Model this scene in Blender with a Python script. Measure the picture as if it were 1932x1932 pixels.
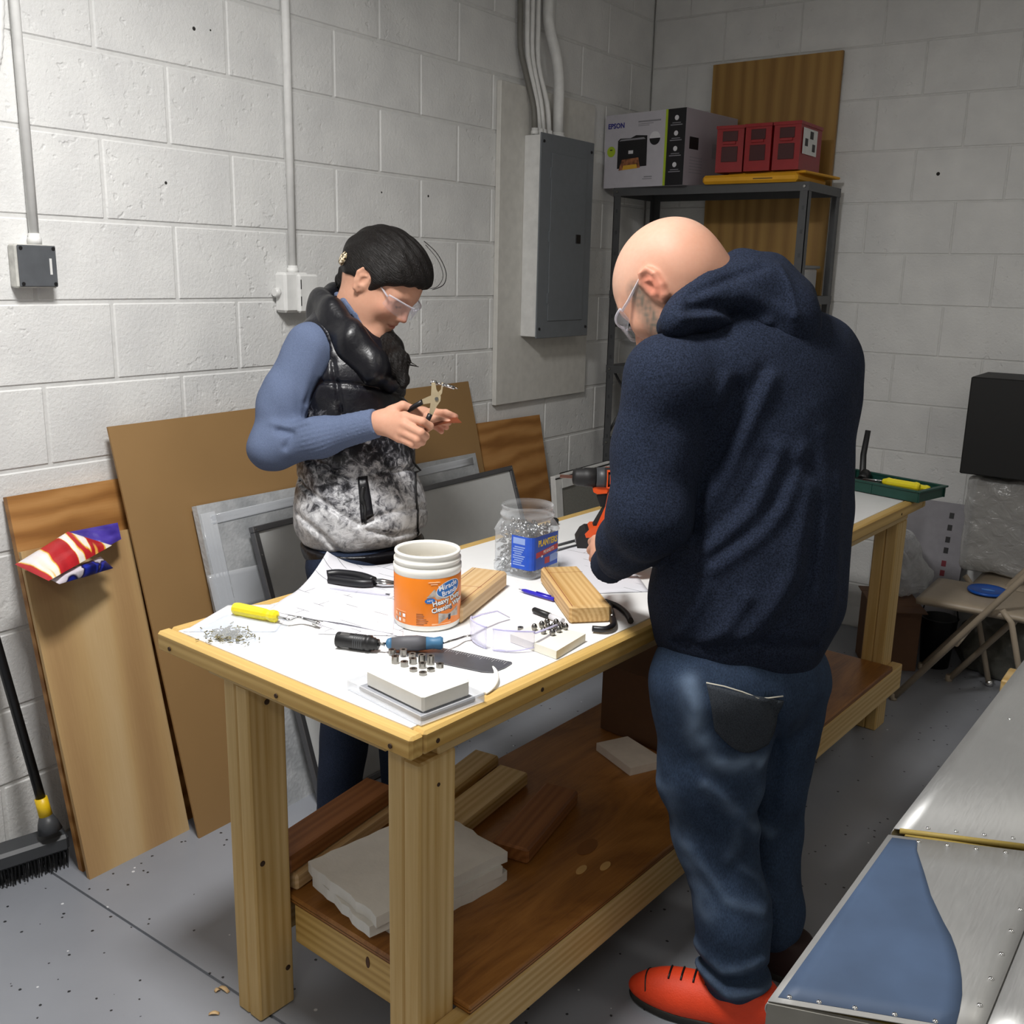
import bpy, bmesh, math, random
import numpy as np
from mathutils import Vector, Matrix, Euler, noise as mnoise
random.seed(7)
for o in list(bpy.data.objects): bpy.data.objects.remove(o)
SC = bpy.context.scene
COL = SC.collection
R = math.radians
# ---------------------------------------------------------------- camera
CAM_LOC = (2.4214, -4.3873, 1.5211)
def cam_axes(yaw, pitch, roll):
    fw = Vector((-math.sin(yaw)*math.cos(pitch), math.cos(yaw)*math.cos(pitch), -math.sin(pitch)))
    rt = Vector((math.cos(yaw), math.sin(yaw), 0)); up = rt.cross(fw)
    return (math.cos(roll)*rt+math.sin(roll)*up, -math.sin(roll)*rt+math.cos(roll)*up, fw)
_r, _u, _f = cam_axes(R(35.75565677), R(13.42865022), R(1.26988763))
cam = bpy.data.cameras.new('camera'); camo = bpy.data.objects.new('camera', cam); COL.objects.link(camo)
camo.matrix_world = Matrix(((_r.x, _u.x, -_f.x, CAM_LOC[0]), (_r.y, _u.y, -_f.y, CAM_LOC[1]), (_r.z, _u.z, -_f.z, CAM_LOC[2]), (0, 0, 0, 1)))
cam.sensor_width = 36; cam.lens = 1898.54/1932*36; cam.clip_start = .05
SC.camera = camo
# ---------------------------------------------------------------- world, lamps, exposure
W = bpy.data.worlds.new('world'); SC.world = W; W.use_nodes = True
W.node_tree.nodes['Background'].inputs[0].default_value = (.02, .02, .022, 1)
W.node_tree.nodes['Background'].inputs[1].default_value = 1
SC.view_settings.view_transform = 'Standard'; SC.view_settings.look = 'None'
SC.view_settings.exposure = 0.0; SC.view_settings.gamma = 1; SC.view_settings.use_curve_mapping = False
def area(name, loc, sx, sy, power, col=(1, .985, .965)):
    l = bpy.data.lights.new(name, 'AREA'); l.shape = 'RECTANGLE'; l.size = sx; l.size_y = sy; l.energy = power; l.color = col
    o = bpy.data.objects.new(name, l); COL.objects.link(o); o.location = loc; return o
area('bench_lamp_light', (1.22, -3.42, 2.62), .30, .42, 50)
area('room_fill_light', (2.6, -5.6, 2.93), 1.1, .3, 15, (1, .94, .84))  # unseen lamp added as warm fill from behind the camera
area('far_fill_light', (3.4, -2.3, 2.93), 1.1, .3, 6, (1, .93, .80))  # unseen lamp added as dim warm fill for the far side
CEIL = 3.0
# ---------------------------------------------------------------- helpers
def setp(o, label=None, cat=None, group=None, kind=None):
    if label: o['label'] = label
    if cat: o['category'] = cat
    if group: o['group'] = group
    if kind: o['kind'] = kind
    return o
WM = {}
def link(o, M, parent):
    WM[o.name] = M.copy()
    COL.objects.link(o)
    if parent is not None:
        o.parent = parent; o.matrix_basis = WM[parent.name].inverted() @ M
    else: o.matrix_basis = M
    return o
def thing(name, label, cat, loc=(0, 0, 0), rz=0, group=None, M=None):
    o = bpy.data.objects.new(name, None); o.empty_display_size = .05
    link(o, M if M is not None else Matrix.Translation(loc) @ Matrix.Rotation(rz, 4, 'Z'), None)
    return setp(o, label, cat, group)
def T(x, y=None, z=None):
    return Matrix.Translation((x, y, z)) if y is not None else Matrix.Translation(x)
def RX(d): return Matrix.Rotation(R(d), 4, 'X')
def RY(d): return Matrix.Rotation(R(d), 4, 'Y')
def RZ(d): return Matrix.Rotation(R(d), 4, 'Z')
def frame(o, x, z=None, y=None):
    """matrix with origin o, local X along x and local Z near z (or local Y near y)"""
    x = Vector(x).normalized()
    if y is not None:
        z = x.cross(Vector(y)).normalized(); y = z.cross(x)
    else:
        y = Vector(z).cross(x).normalized(); z = x.cross(y)
    return Matrix(((x.x, y.x, z.x, o[0]), (x.y, y.y, z.y, o[1]), (x.z, y.z, z.z, o[2]), (0, 0, 0, 1)))
class MB:
    def __init__(s): s.v = []; s.f = []; s.m = []; s.sm = []
    def add(s, vs, fs, M=None, m=0, sm=False):
        b = len(s.v)
        s.v += [tuple(M @ Vector(p)) for p in vs] if M is not None else [tuple(p) for p in vs]
        s.f += [tuple(b+i for i in f) for f in fs]; s.m += [m]*len(fs); s.sm += [sm]*len(fs)
        return s
    def box(s, lo, hi, M=None, m=0, bev=0):
        if bev > 0:
            b = bev; xs = (lo[0], hi[0]); ys = (lo[1], hi[1]); zs = (lo[2], hi[2]); vs = []; idx = {}
            for i in (0, 1):
                for j in (0, 1):
                    for k in (0, 1):
                        sx, sy, sz = 1-2*i, 1-2*j, 1-2*k
                        for a in range(3):
                            p = [xs[i]+sx*b, ys[j]+sy*b, zs[k]+sz*b]; p[a] = (xs[i], ys[j], zs[k])[a]
                            idx[(i, j, k, a)] = len(vs); vs.append(p)
            fs = []
            for a in range(3):
                o1, o2 = [(1, 2), (2, 0), (0, 1)][a]
                for e in (0, 1):
                    q = []
                    for c1, c2 in ((0, 0), (1, 0), (1, 1), (0, 1)):
                        t = [0, 0, 0]; t[a] = e; t[o1] = c1; t[o2] = c2; q.append(idx[(*t, a)])
                    fs.append(q if e else q[::-1])
                for c1 in (0, 1):
                    for c2 in (0, 1):
                        t0 = [0, 0, 0]; t0[o1] = c1; t0[o2] = c2; t1 = list(t0); t1[a] = 1
                        q = [idx[(*t0, o1)], idx[(*t1, o1)], idx[(*t1, o2)], idx[(*t0, o2)]]
                        fs.append(q if (c1 == c2) else q[::-1])
            for i in (0, 1):
                for j in (0, 1):
                    for k in (0, 1):
                        q = [idx[(i, j, k, 0)], idx[(i, j, k, 1)], idx[(i, j, k, 2)]]
                        fs.append(q if (i+j+k) % 2 else q[::-1])
            return s.add(vs, fs, M, m)
        x0, y0, z0 = lo; x1, y1, z1 = hi
        return s.add([(x0, y0, z0), (x1, y0, z0), (x1, y1, z0), (x0, y1, z0), (x0, y0, z1), (x1, y0, z1), (x1, y1, z1), (x0, y1, z1)],
                     [(0, 3, 2, 1), (4, 5, 6, 7), (0, 1, 5, 4), (1, 2, 6, 5), (2, 3, 7, 6), (3, 0, 4, 7)], M, m)
    def tube(s, pts, r, n=10, M=None, m=0, cap=True, sm=True, flat=1.0, up=None):
        P = [Vector(p) for p in pts]; k = len(P); rs = r if hasattr(r, '__len__') else [r]*k
        vs = []; prev = Vector(up) if up is not None else None
        for i in range(k):
            t = (P[min(i+1, k-1)]-P[max(i-1, 0)]).normalized()
            a = prev if prev is not None else (Vector((0, 0, 1)) if abs(t.z) < .9 else Vector((1, 0, 0)))
            a = (a-t*a.dot(t)).normalized(); b = t.cross(a); prev = a
            for j in range(n):
                q = 2*math.pi*j/n; vs.append(P[i]+a*(rs[i]*math.cos(q)*flat)+b*(rs[i]*math.sin(q)))
        fs = [(i*n+j, i*n+(j+1) % n, (i+1)*n+(j+1) % n, (i+1)*n+j) for i in range(k-1) for j in range(n)]
        s.add(vs, fs, M, m, sm)
        if cap:
            b0 = len(s.v)-len(vs)
            s.f += [tuple(b0+j for j in range(n))[::-1], tuple(b0+(k-1)*n+j for j in range(n))]; s.m += [m]*2; s.sm += [False]*2
        return s
    def lathe(s, prof, n=24, M=None, m=0, sm=True, caps=(True, True)):
        vs = [(r*math.cos(2*math.pi*j/n), r*math.sin(2*math.pi*j/n), z) for r, z in prof for j in range(n)]
        k = len(prof); fs = [(i*n+j, i*n+(j+1) % n, (i+1)*n+(j+1) % n, (i+1)*n+j) for i in range(k-1) for j in range(n)]
        b0 = len(s.v); s.add(vs, fs, M, m, sm)
        if caps[0]: s.f.append(tuple(b0+j for j in range(n))[::-1]); s.m.append(m); s.sm.append(False)
        if caps[1]: s.f.append(tuple(b0+(k-1)*n+j for j in range(n))); s.m.append(m); s.sm.append(False)
        return s
    def prism(s, poly, z0, z1, M=None, m=0, sm=False):
        n = len(poly); ar = sum(poly[i][0]*poly[(i+1) % n][1]-poly[(i+1) % n][0]*poly[i][1] for i in range(n))
        if ar < 0: poly = poly[::-1]
        vs = [(x, y, z0) for x, y in poly]+[(x, y, z1) for x, y in poly]
        s.add(vs, [tuple(range(n))[::-1], tuple(range(n, 2*n))], M, m)
        b0 = len(s.v)-2*n
        s.f += [(b0+i, b0+(i+1) % n, b0+n+(i+1) % n, b0+n+i) for i in range(n)]; s.m += [m]*n; s.sm += [sm]*n
        return s
    def ball(s, c, r, n=10, M=None, m=0):
        rr = r if hasattr(r, '__len__') else (r, r, r); k = max(4, n//2+1); vs = [(c[0], c[1], c[2]-rr[2])]
        for i in range(1, k):
            ph = -math.pi/2+math.pi*i/k
            vs += [(c[0]+rr[0]*math.cos(ph)*math.cos(2*math.pi*j/n), c[1]+rr[1]*math.cos(ph)*math.sin(2*math.pi*j/n), c[2]+rr[2]*math.sin(ph)) for j in range(n)]
        vs.append((c[0], c[1], c[2]+rr[2])); t = len(vs)-1
        fs = [(0, 1+(j+1) % n, 1+j) for j in range(n)]
        fs += [(1+(i-1)*n+j, 1+(i-1)*n+(j+1) % n, 1+i*n+(j+1) % n, 1+i*n+j) for i in range(1, k-1) for j in range(n)]
        fs += [(t, 1+(k-2)*n+j, 1+(k-2)*n+(j+1) % n) for j in range(n)]
        return s.add(vs, fs, M, m, True)
    def grid(s, fn, nu, nv, M=None, m=0, sm=True, thick=0):
        """fn(u,v)->(x,y,z), u,v in 0..1; with thick>0 closed as a thin solid below"""
        vs = [Vector(fn(i/nu, j/nv)) for j in range(nv+1) for i in range(nu+1)]; w = nu+1
        fs = [(j*w+i, j*w+i+1, (j+1)*w+i+1, (j+1)*w+i) for j in range(nv) for i in range(nu)]
        if thick:
            N = [Vector((0, 0, 0)) for _ in vs]
            for f in fs:
                q = (vs[f[2]]-vs[f[0]]).cross(vs[f[3]]-vs[f[1]])
                for i in f: N[i] += q
            k = len(vs); vs += [vs[i]-N[i].normalized()*thick for i in range(k)]
            fs = fs+[tuple(k+i for i in f[::-1]) for f in fs]
            rim = [i for i in range(nu)]+[j*w+nu for j in range(nv)]+[nv*w+i for i in range(nu, 0, -1)]+[j*w for j in range(nv, 0, -1)]
            fs += [(rim[(i+1) % len(rim)], rim[i], k+rim[i], k+rim[(i+1) % len(rim)]) for i in range(len(rim))]
        return s.add(vs, fs, M, m, sm)
    def build(s, name, mat, parent=None, M=None, data=None):
        if M is None:
            a = np.array(s.v); lo = a.min(0); hi = a.max(0)
            M = Matrix.Translation(((lo[0]+hi[0])/2, (lo[1]+hi[1])/2, lo[2]))
            iv = Vector(M.translation); vs = [(p[0]-iv.x, p[1]-iv.y, p[2]-iv.z) for p in s.v]
        else: vs = s.v
        me = bpy.data.meshes.new(name); me.from_pydata(vs, [], s.f); me.update()
        for x in (mat if isinstance(mat, (list, tuple)) else [mat]): me.materials.append(x)
        me.polygons.foreach_set('material_index', s.m); me.polygons.foreach_set('use_smooth', s.sm)
        o = bpy.data.objects.new(name, me); return link(o, M, parent)
def share(name, src, M, parent=None):
    o = bpy.data.objects.new(name, src.data); return link(o, M, parent)
def text(name, body, size, M, mat, parent, ext=.0004, sx=1, align='CENTER', bold=0.0):
    """lettering as thin solid mesh lying in local XY"""
    c = bpy.data.curves.new(name, 'FONT'); c.body = body; c.size = size; c.extrude = ext; c.align_x = align; c.align_y = 'CENTER'; c.offset = bold; c.resolution_u = 2
    t = bpy.data.objects.new(name, c); COL.objects.link(t); dg = bpy.context.evaluated_depsgraph_get()
    me = bpy.data.meshes.new_from_object(t.evaluated_get(dg)); bpy.data.objects.remove(t)
    if sx != 1:
        for v in me.vertices: v.co.x *= sx
    me.materials.clear(); me.materials.append(mat); o = bpy.data.objects.new(name, me); return link(o, M, parent)
# ---------------------------------------------------------------- materials
def srgb(c):
    if isinstance(c, str): c = [int(c[i:i+2], 16)/255 for i in (0, 2, 4)]
    return tuple((x/12.92 if x <= .04045 else ((x+.055)/1.055)**2.4) for x in c)+(1,)
class NT:
    def __init__(s, name):
        s.mat = bpy.data.materials.new(name); s.mat.use_nodes = True; s.t = s.mat.node_tree; s.t.nodes.clear()
        s.out = s.n('ShaderNodeOutputMaterial'); s.b = s.n('ShaderNodeBsdfPrincipled'); s.l(s.b.outputs[0], s.out.inputs[0])
    def n(s, typ, **kw):
        x = s.t.nodes.new(typ)
        for k, v in kw.items():
            if k[0] == '_': setattr(x, k[1:], v)
            else: x.inputs[k.replace('_', ' ')].default_value = v
        return x
    def l(s, a, b): s.t.links.new(a, b)
    def coord(s, scale=(1, 1, 1), rot=(0, 0, 0), loc=(0, 0, 0)):
        c = s.n('ShaderNodeTexCoord'); m = s.n('ShaderNodeMapping'); m.inputs['Scale'].default_value = scale; m.inputs['Rotation'].default_value = rot; m.inputs['Location'].default_value = loc
        s.l(c.outputs['Object'], m.inputs[0]); return m.outputs[0]
    def noise(s, co, scale, detail=3, rough=.5, dist=0):
        x = s.n('ShaderNodeTexNoise', Scale=scale, Detail=detail, Roughness=rough, Distortion=dist); s.l(co, x.inputs['Vector']); return x.outputs['Fac']
    def ramp(s, fac, stops, interp='LINEAR'):
        r = s.n('ShaderNodeValToRGB'); r.color_ramp.interpolation = interp; e = r.color_ramp.elements
        while len(e) < len(stops): e.new(.5)
        for i, (p, c) in enumerate(stops): e[i].position = p; e[i].color = c if len(c) == 4 else (*c, 1)
        s.l(fac, r.inputs[0]); return r.outputs[0]
    def mix(s, fac, a, b, mode='MIX'):
        x = s.n('ShaderNodeMix', _data_type='RGBA', _blend_type=mode)
        for v, i in ((fac, 0), (a, 6), (b, 7)):
            if hasattr(v, 'links') or isinstance(v, bpy.types.NodeSocket): s.l(v, x.inputs[i])
            else: x.inputs[i].default_value = v
        return x.outputs[2]
    def math(s, op, a, b=0.0):
        x = s.n('ShaderNodeMath', _operation=op)
        for v, i in ((a, 0), (b, 1)):
            if isinstance(v, bpy.types.NodeSocket): s.l(v, x.inputs[i])
            else: x.inputs[i].default_value = v
        return x.outputs[0]
    def bump(s, h, strength=.3, dist=.002):
        b = s.n('ShaderNodeBump', Strength=strength, Distance=dist); s.l(h, b.inputs['Height']); s.l(b.outputs[0], s.b.inputs['Normal'])
    def set(s, col=None, rough=None, metal=None, spec=None, **kw):
        for v, k in ((col, 'Base Color'), (rough, 'Roughness'), (metal, 'Metallic'), (spec, 'Specular IOR Level')):
            if v is None: continue
            if isinstance(v, bpy.types.NodeSocket): s.l(v, s.b.inputs[k])
            else: s.b.inputs[k].default_value = v
        for k, v in kw.items(): s.b.inputs[k.replace('_', ' ')].default_value = v
        return s.mat
def plain(name, c, rough=.5, metal=0, var=.06, scale=30, bump=0, bscale=200, bdist=.001, **kw):
    """one colour with faint mottling and optional fine relief"""
    t = NT(name); co = t.coord(); a = srgb(c)
    f = t.noise(co, scale, 4); lo = tuple(x*(1-var) for x in a[:3])+(1,); hi = tuple(min(1, x*(1+var)) for x in a[:3])+(1,)
    col = t.ramp(f, [(.3, lo), (.7, hi)])
    if bump: t.bump(t.noise(co, bscale, 3), bump, bdist)
    return t.set(col, rough, metal, **kw)
def wood(name, c1, c2, axis=0, fine=60, stretch=.05, rough=.55, wave=.5, c3=None, bump=.15):
    """grain lines running along the given local axis"""
    t = NT(name); sc = [1, 1, 1]; sc[axis] = stretch; co = t.coord(scale=sc)
    f1 = t.noise(co, fine*.16, 4, .55, wave*2); f2 = t.noise(co, fine*2.2, 3, .6)
    w = t.n('ShaderNodeTexWave', _wave_type='RINGS', _rings_direction='XYZ'[axis], Scale=fine*.35, Distortion=6*wave+1.0, Detail=2, **{'Detail_Scale': .8}); t.l(co, w.inputs[0])
    g = t.math('ADD', t.math('MULTIPLY', w.outputs['Fac'], .20), t.math('ADD', t.math('MULTIPLY', f1, .52), t.math('MULTIPLY', f2, .30)))
    st = [(.36, srgb(c2)), (.64, srgb(c1))]
    if c3: st = [(.22, srgb(c3)), (.45, srgb(c2)), (.75, srgb(c1))]
    col = t.ramp(g, st)
    t.bump(g, bump, .0006); return t.set(col, rough)

# ================================================================ the room
def paint_block():
    t = NT('painted_block'); g = t.n('ShaderNodeNewGeometry'); co = g.outputs['Position']
    n1 = t.noise(co, 7, 3); n2 = t.noise(co, 95, 5, .65); n3 = t.noise(co, 34, 2, .5)
    pit = t.ramp(n3, [(.60, (0, 0, 0)), (.70, (1, 1, 1))])
    patch = t.ramp(t.noise(co, 2.3, 2), [(.42, (0, 0, 0)), (.62, (1, 1, 1))])
    h = t.math('ADD', t.math('MULTIPLY', n2, .9), t.math('MULTIPLY', t.math('MULTIPLY', pit, patch), -.75))
    col = t.ramp(n1, [(.3, srgb('d9d9d8')), (.7, srgb('e6e6e4'))])
    t.bump(h, .62, .004); return t.set(col, .6, spec=.25)
M_BLOCK = paint_block()
M_MORTAR = plain('painted_mortar', 'd6d6d4', .65, bump=.4, bscale=90, bdist=.003)
def floor_mat():
    t = NT('grey_floor_paint'); g = t.n('ShaderNodeNewGeometry'); co = g.outputs['Position']
    base = t.ramp(t.noise(co, 1.6, 4), [(.3, srgb('85888f')), (.7, srgb('989ba2'))])
    v = t.n('ShaderNodeTexVoronoi', Scale=34.0, Randomness=1.0); t.l(co, v.inputs['Vector'])
    w = t.n('ShaderNodeTexWhiteNoise'); t.l(v.outputs['Color'], w.inputs['Vector'])
    wob = t.noise(co, 160, 2)
    dot = t.math('MULTIPLY', t.math('LESS_THAN', t.math('ADD', v.outputs['Distance'], t.math('MULTIPLY', wob, .16)), .20), t.math('GREATER_THAN', w.outputs['Value'], .62))
    c = t.mix(dot, base, srgb('2b2c30'))
    v2 = t.n('ShaderNodeTexVoronoi', Scale=23.0); t.l(co, v2.inputs['Vector']); w2 = t.n('ShaderNodeTexWhiteNoise'); t.l(v2.outputs['Color'], w2.inputs['Vector'])
    dot2 = t.math('MULTIPLY', t.math('LESS_THAN', v2.outputs['Distance'], .09), t.math('GREATER_THAN', w2.outputs['Value'], .8))
    c = t.mix(dot2, c, srgb('d5d6da'))
    t.bump(t.noise(co, 45, 3), .12, .002)
    return t.set(c, .36, spec=.45)
M_FLOOR = floor_mat()
M_WHITE = plain('white_paint', 'dcdcda', .7)
X1, Y0 = 4.6, -7.0
fl = MB().box((-.2, -3.206, -.12), (X1, .2, 0)).box((-.2, Y0, -.12), (X1, -3.214, 0)).box((-.2, Y0, -.2), (X1, .2, -.008)).build('floor', M_FLOOR, M=T(0, 0, 0)); setp(fl, 'grey painted concrete floor with dark flecks', kind='structure')
ce = MB().box((-.2, Y0, CEIL), (X1, .2, CEIL+.1)).build('ceiling', M_WHITE); setp(ce, 'white ceiling above the workshop', kind='structure')
BW, BH = .4064, .2032
def wall_blocks(wall, along, start, end, off, pitch, parity, cell, g=.0042, bev=.0036):
    """single painted blocks standing 3 mm proud of the mortar; along = unit vector of the wall, cell(s, z) -> matrix"""
    cache = {}
    n = 0
    for j in range(15):
        z0 = j*BH; z1 = min(z0+BH, CEIL)
        if z1-z0 < .05: continue
        o = off + (0 if (j % 2 == parity) else pitch/2)
        k0 = math.floor((start-o)/pitch)-1
        for k in range(k0, k0+40):
            a = max(start, o+k*pitch); b = min(end, o+(k+1)*pitch)
            if b-a < .03 or a >= end: continue
            key = (round(b-a, 4), round(z1-z0, 4)); M = cell(a, z0)
            if key not in cache:
                cache[key] = MB().box((g, 0, g), (key[0]-g, .03, key[1]-g), bev=bev).build('block', M_BLOCK, wall, M)
            else: share('block', cache[key], M, wall)
            n += 1
    return n
wl = MB().box((-.2, Y0, 0), (-.0034, .2, CEIL)).build('wall_left', M_MORTAR); setp(wl, 'white painted concrete block wall beside the workbench', kind='structure')
wall_blocks(wl, None, -4.35, -.002, -2.832, BW, 0, lambda a, z: T(0, a, z) @ RZ(90))
wb = MB().box((0.002, .0034, 0), (X1, .2, CEIL)).build('wall_back', M_MORTAR); setp(wb, 'white painted concrete block wall behind the shelving', kind='structure')
wall_blocks(wb, None, .002, 2.6, 1.217, .346, 1, lambda a, z: T(a, 0, z), .003, .0022)
for nm, lo, hi in (('wall_right', (X1, Y0, 0), (X1+.1, .2, CEIL)), ('wall_front', (-.2, Y0-.1, 0), (X1, Y0, CEIL))):
    setp(MB().box(lo, hi).build(nm, M_WHITE), 'plain white wall of the workshop', kind='structure')
M_HOLEW = plain('anchor_hole', '2a2927', .9)
for p, r, w in (((0.0000, -2.5323, 2.1363), .005, wl), ((0.0000, -2.4785, 2.1424), .0025, wl), ((0.0000, -2.6472, 1.7328), .004, wl), ((0.0000, -1.5708, 1.7733), .004, wl), ((0.0000, -1.8085, 1.7687), .003, wl)):
    MB().lathe([(r*1.2, -.001), (r, .0006), (r*.4, .0008)], 9, T(p) @ RY(90)).build('anchor_hole', M_HOLEW, w)
MB().lathe([(.008, -.001), (.007, .0006), (.003, .0008)], 10, T((1.3113, 0.0000, 1.9355)) @ RX(90)).build('anchor_hole', M_HOLEW, wb)
# ---------------------------------------------------------------- lamps above the frame
def emis(name, c, s):
    t = NT(name); t.b.inputs['Emission Color'].default_value = (*c, 1); t.b.inputs['Emission Strength'].default_value = s; return t.set((.9, .9, .9, 1), .4)
M_TUBE = emis('lamp_diffuser_glow', (1, .985, .965), 3.0)
M_HOUSE = plain('white_enamel', 'e2e2e0', .35)
def lamp(x, y, z, sx, sy, label):
    t = thing('ceiling_lamp', label, 'lamp', (x, y, z))
    MB().box((x-sx/2-.03, y-sy/2-.03, z+.02), (x+sx/2+.03, y+sy/2+.03, z+.06), bev=.006).build('housing', M_HOUSE, t)
    MB().box((x-sx/2, y-sy/2, z+.008), (x+sx/2, y+sy/2, z+.02)).build('diffuser', M_TUBE, t)
    if z < CEIL-.1:
        for s in (-1, 1): MB().tube([(x, y+s*sy*.4, z+.06), (x, y+s*sy*.4, CEIL)], .003, 6).build('suspension_rod', M_HOUSE, t)
lamp(1.22, -3.42, 2.62, .32, .44, 'lamp hanging from the ceiling above the near end of the workbench')
lamp(2.6, -5.6, 2.935, 1.12, .32, 'unseen added fill lamp on the ceiling behind the camera position')
lamp(3.4, -2.3, 2.935, 1.12, .32, 'unseen added fill lamp on the ceiling over the riveted metal panel')
# ---------------------------------------------------------------- wall services
M_GALV = plain('conduit_paint', 'e8e8e6', .6)
M_PANELGREY = plain('panel_grey_enamel', '70757a', .42, var=.04, bump=.05, bscale=400)
M_BOXGREY = plain('dark_grey_cover', '55585c', .5, var=.1, bump=.2, bscale=60)
M_BLACK = plain('black_plastic', '131315', .45)
M_GREYDK = plain('dark_grey_metal', '3c3e41', .45)
M_SCREW = plain('steel_screw', '9b9a96', .3, 1)
# junction box on the left
def pipe(name, pts, r, mat, parent, n=12): return MB().tube(pts, r, n).build(name, mat, parent)
t = thing('junction_box', 'dark grey square junction box at the foot of the white conduit', 'junction box', (.02, -3.03, 1.456))
MB().box((0, -3.098, 1.458), (.034, -2.997, 1.560), bev=.004).build('box', plain('box_side_white', 'c9c8c2', .5, var=.2, scale=40), t)
MB().box((.034, -3.094, 1.461), (.040, -2.999, 1.558), bev=.002).build('cover', M_BOXGREY, t)
for yy, zz in ((-3.087, 1.551), (-3.006, 1.551), (-3.087, 1.468), (-3.006, 1.468)):
    MB().lathe([(.0045, 0), (.0045, .002)], 8, T(.0395, yy, zz) @ RY(90)).build('screw', M_BLACK, t)
MB().box((.0402, -3.018, 1.490), (.0408, -3.012, 1.528)).build('sticker', M_WHITE, t)
t = thing('conduit', 'white vertical conduit running up from the dark grey junction box', 'conduit', (.014, -3.036, 1.56))
pipe('pipe', [(.014, -3.036, 1.575), (.014, -3.036, CEIL)], .0115, M_GALV, t)
MB().lathe([(.016, 0), (.016, .016), (.0135, .018), (.0135, .026)], 12, T(.014, -3.036, 1.56)).build('coupling', M_GALV, t)
# outlet / thermostat box with conduit
t = thing('wall_control_box', 'white wall control box with a round dial behind the woman in the vest', 'control box', (.03, -2.22, 1.375))
MB().box((0, -2.285, 1.385), (.05, -2.185, 1.505), bev=.008).build('back_box', M_HOUSE, t)
MB().box((.05, -2.245, 1.385), (.068, -2.165, 1.500), bev=.006).build('cover', M_HOUSE, t)
MB().lathe([(.022, 0), (.021, .008), (.017, .012)], 20, T(.068, -2.188, 1.425) @ RY(90)).build('dial', M_HOUSE, t)
for zz in (1.470, 1.420): MB().box((.0682, -2.2395, zz-.014), (.0688, -2.236, zz+.014)).build('slot', M_BLACK, t)
MB().lathe([(.014, 0), (.017, .006), (.012, .016)], 6, T(.02, -2.286, 1.445) @ RX(90)).build('knockout_plug', M_HOUSE, t)
t = thing('conduit', 'white vertical conduit rising from the white wall control box', 'conduit', (.016, -2.222, 1.505))
pipe('pipe', [(.016, -2.222, 1.51), (.016, -2.222, CEIL)], .0125, M_GALV, t)
MB().lathe([(.018, 0), (.018, .012), (.0145, .014), (.0145, .02)], 12, T(.016, -2.222, 1.505)).build('coupling', M_GALV, t)
# corrugated flexible conduit at the top corner
pts = [(.012, -3.065, CEIL), (.012, -3.067, 2.16), (.012, -3.069, 2.08), (.016, -3.085, 1.98), (.02, -3.105, 1.93), (.02, -3.125, 1.89)]
fine = [Vector(pts[0]).lerp(Vector(pts[1]), i/90) for i in range(90)]
for a, b in zip(pts[1:], pts[2:]): fine += [Vector(a).lerp(Vector(b), i/8) for i in range(8)]
rr = [.0095+(.0016 if i % 2 else -.0008) for i in range(len(fine))]
setp(MB().tube(fine, rr, 10).build('flexible_conduit', M_GALV), 'white corrugated flexible conduit curving along the top corner of the wall', 'conduit')
setp(MB().box((0, -3.215, 1.645), (.03, -3.128, 1.792), bev=.004).build('wall_control_unit', M_BLACK), 'black rectangular unit on the wall above the junction box', 'wall unit')
# electrical panel
t = thing('electrical_panel', 'tall grey breaker panel with a door on a white backing board', 'electrical panel', (.03, -.8, 1.0))
MB().box((.0012, -1.183, 1.0), (.022, -.515, 2.213), bev=.002).build('backing_board', plain('backing_board_paint', 'd3d1cb', .6, bump=.08, bscale=30), t)
MB().box((.022, -1.026, 1.268), (.100, -.655, 2.036), bev=.002).build('cabinet', M_HOUSE, t)
MB().box((.100, -1.034, 1.262), (.106, -.647, 2.043), bev=.002).build('front_plate', M_PANELGREY, t)
dr = MB().box((.1062, -.960, 1.33), (.1095, -.700, 1.975), bev=.0012).build('door', M_PANELGREY, t)
MB().box((.1095, -.772, 1.640), (.113, -.738, 1.675), bev=.001).build('latch', M_BLACK, dr)
for zz in (1.42, 1.66, 1.90): MB().box((.1062, -.966, zz-.02), (.1105, -.959, zz+.02)).build('hinge', M_PANELGREY, dr)
for yy, zz in ((-1.015, 2.012), (-.668, 2.005), (-1.015, 1.30), (-.668, 1.30)): MB().lathe([(.006, 0), (.005, .004)], 8, T(.106, yy, zz) @ RY(90)).build('screw', M_BLACK, t)
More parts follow.
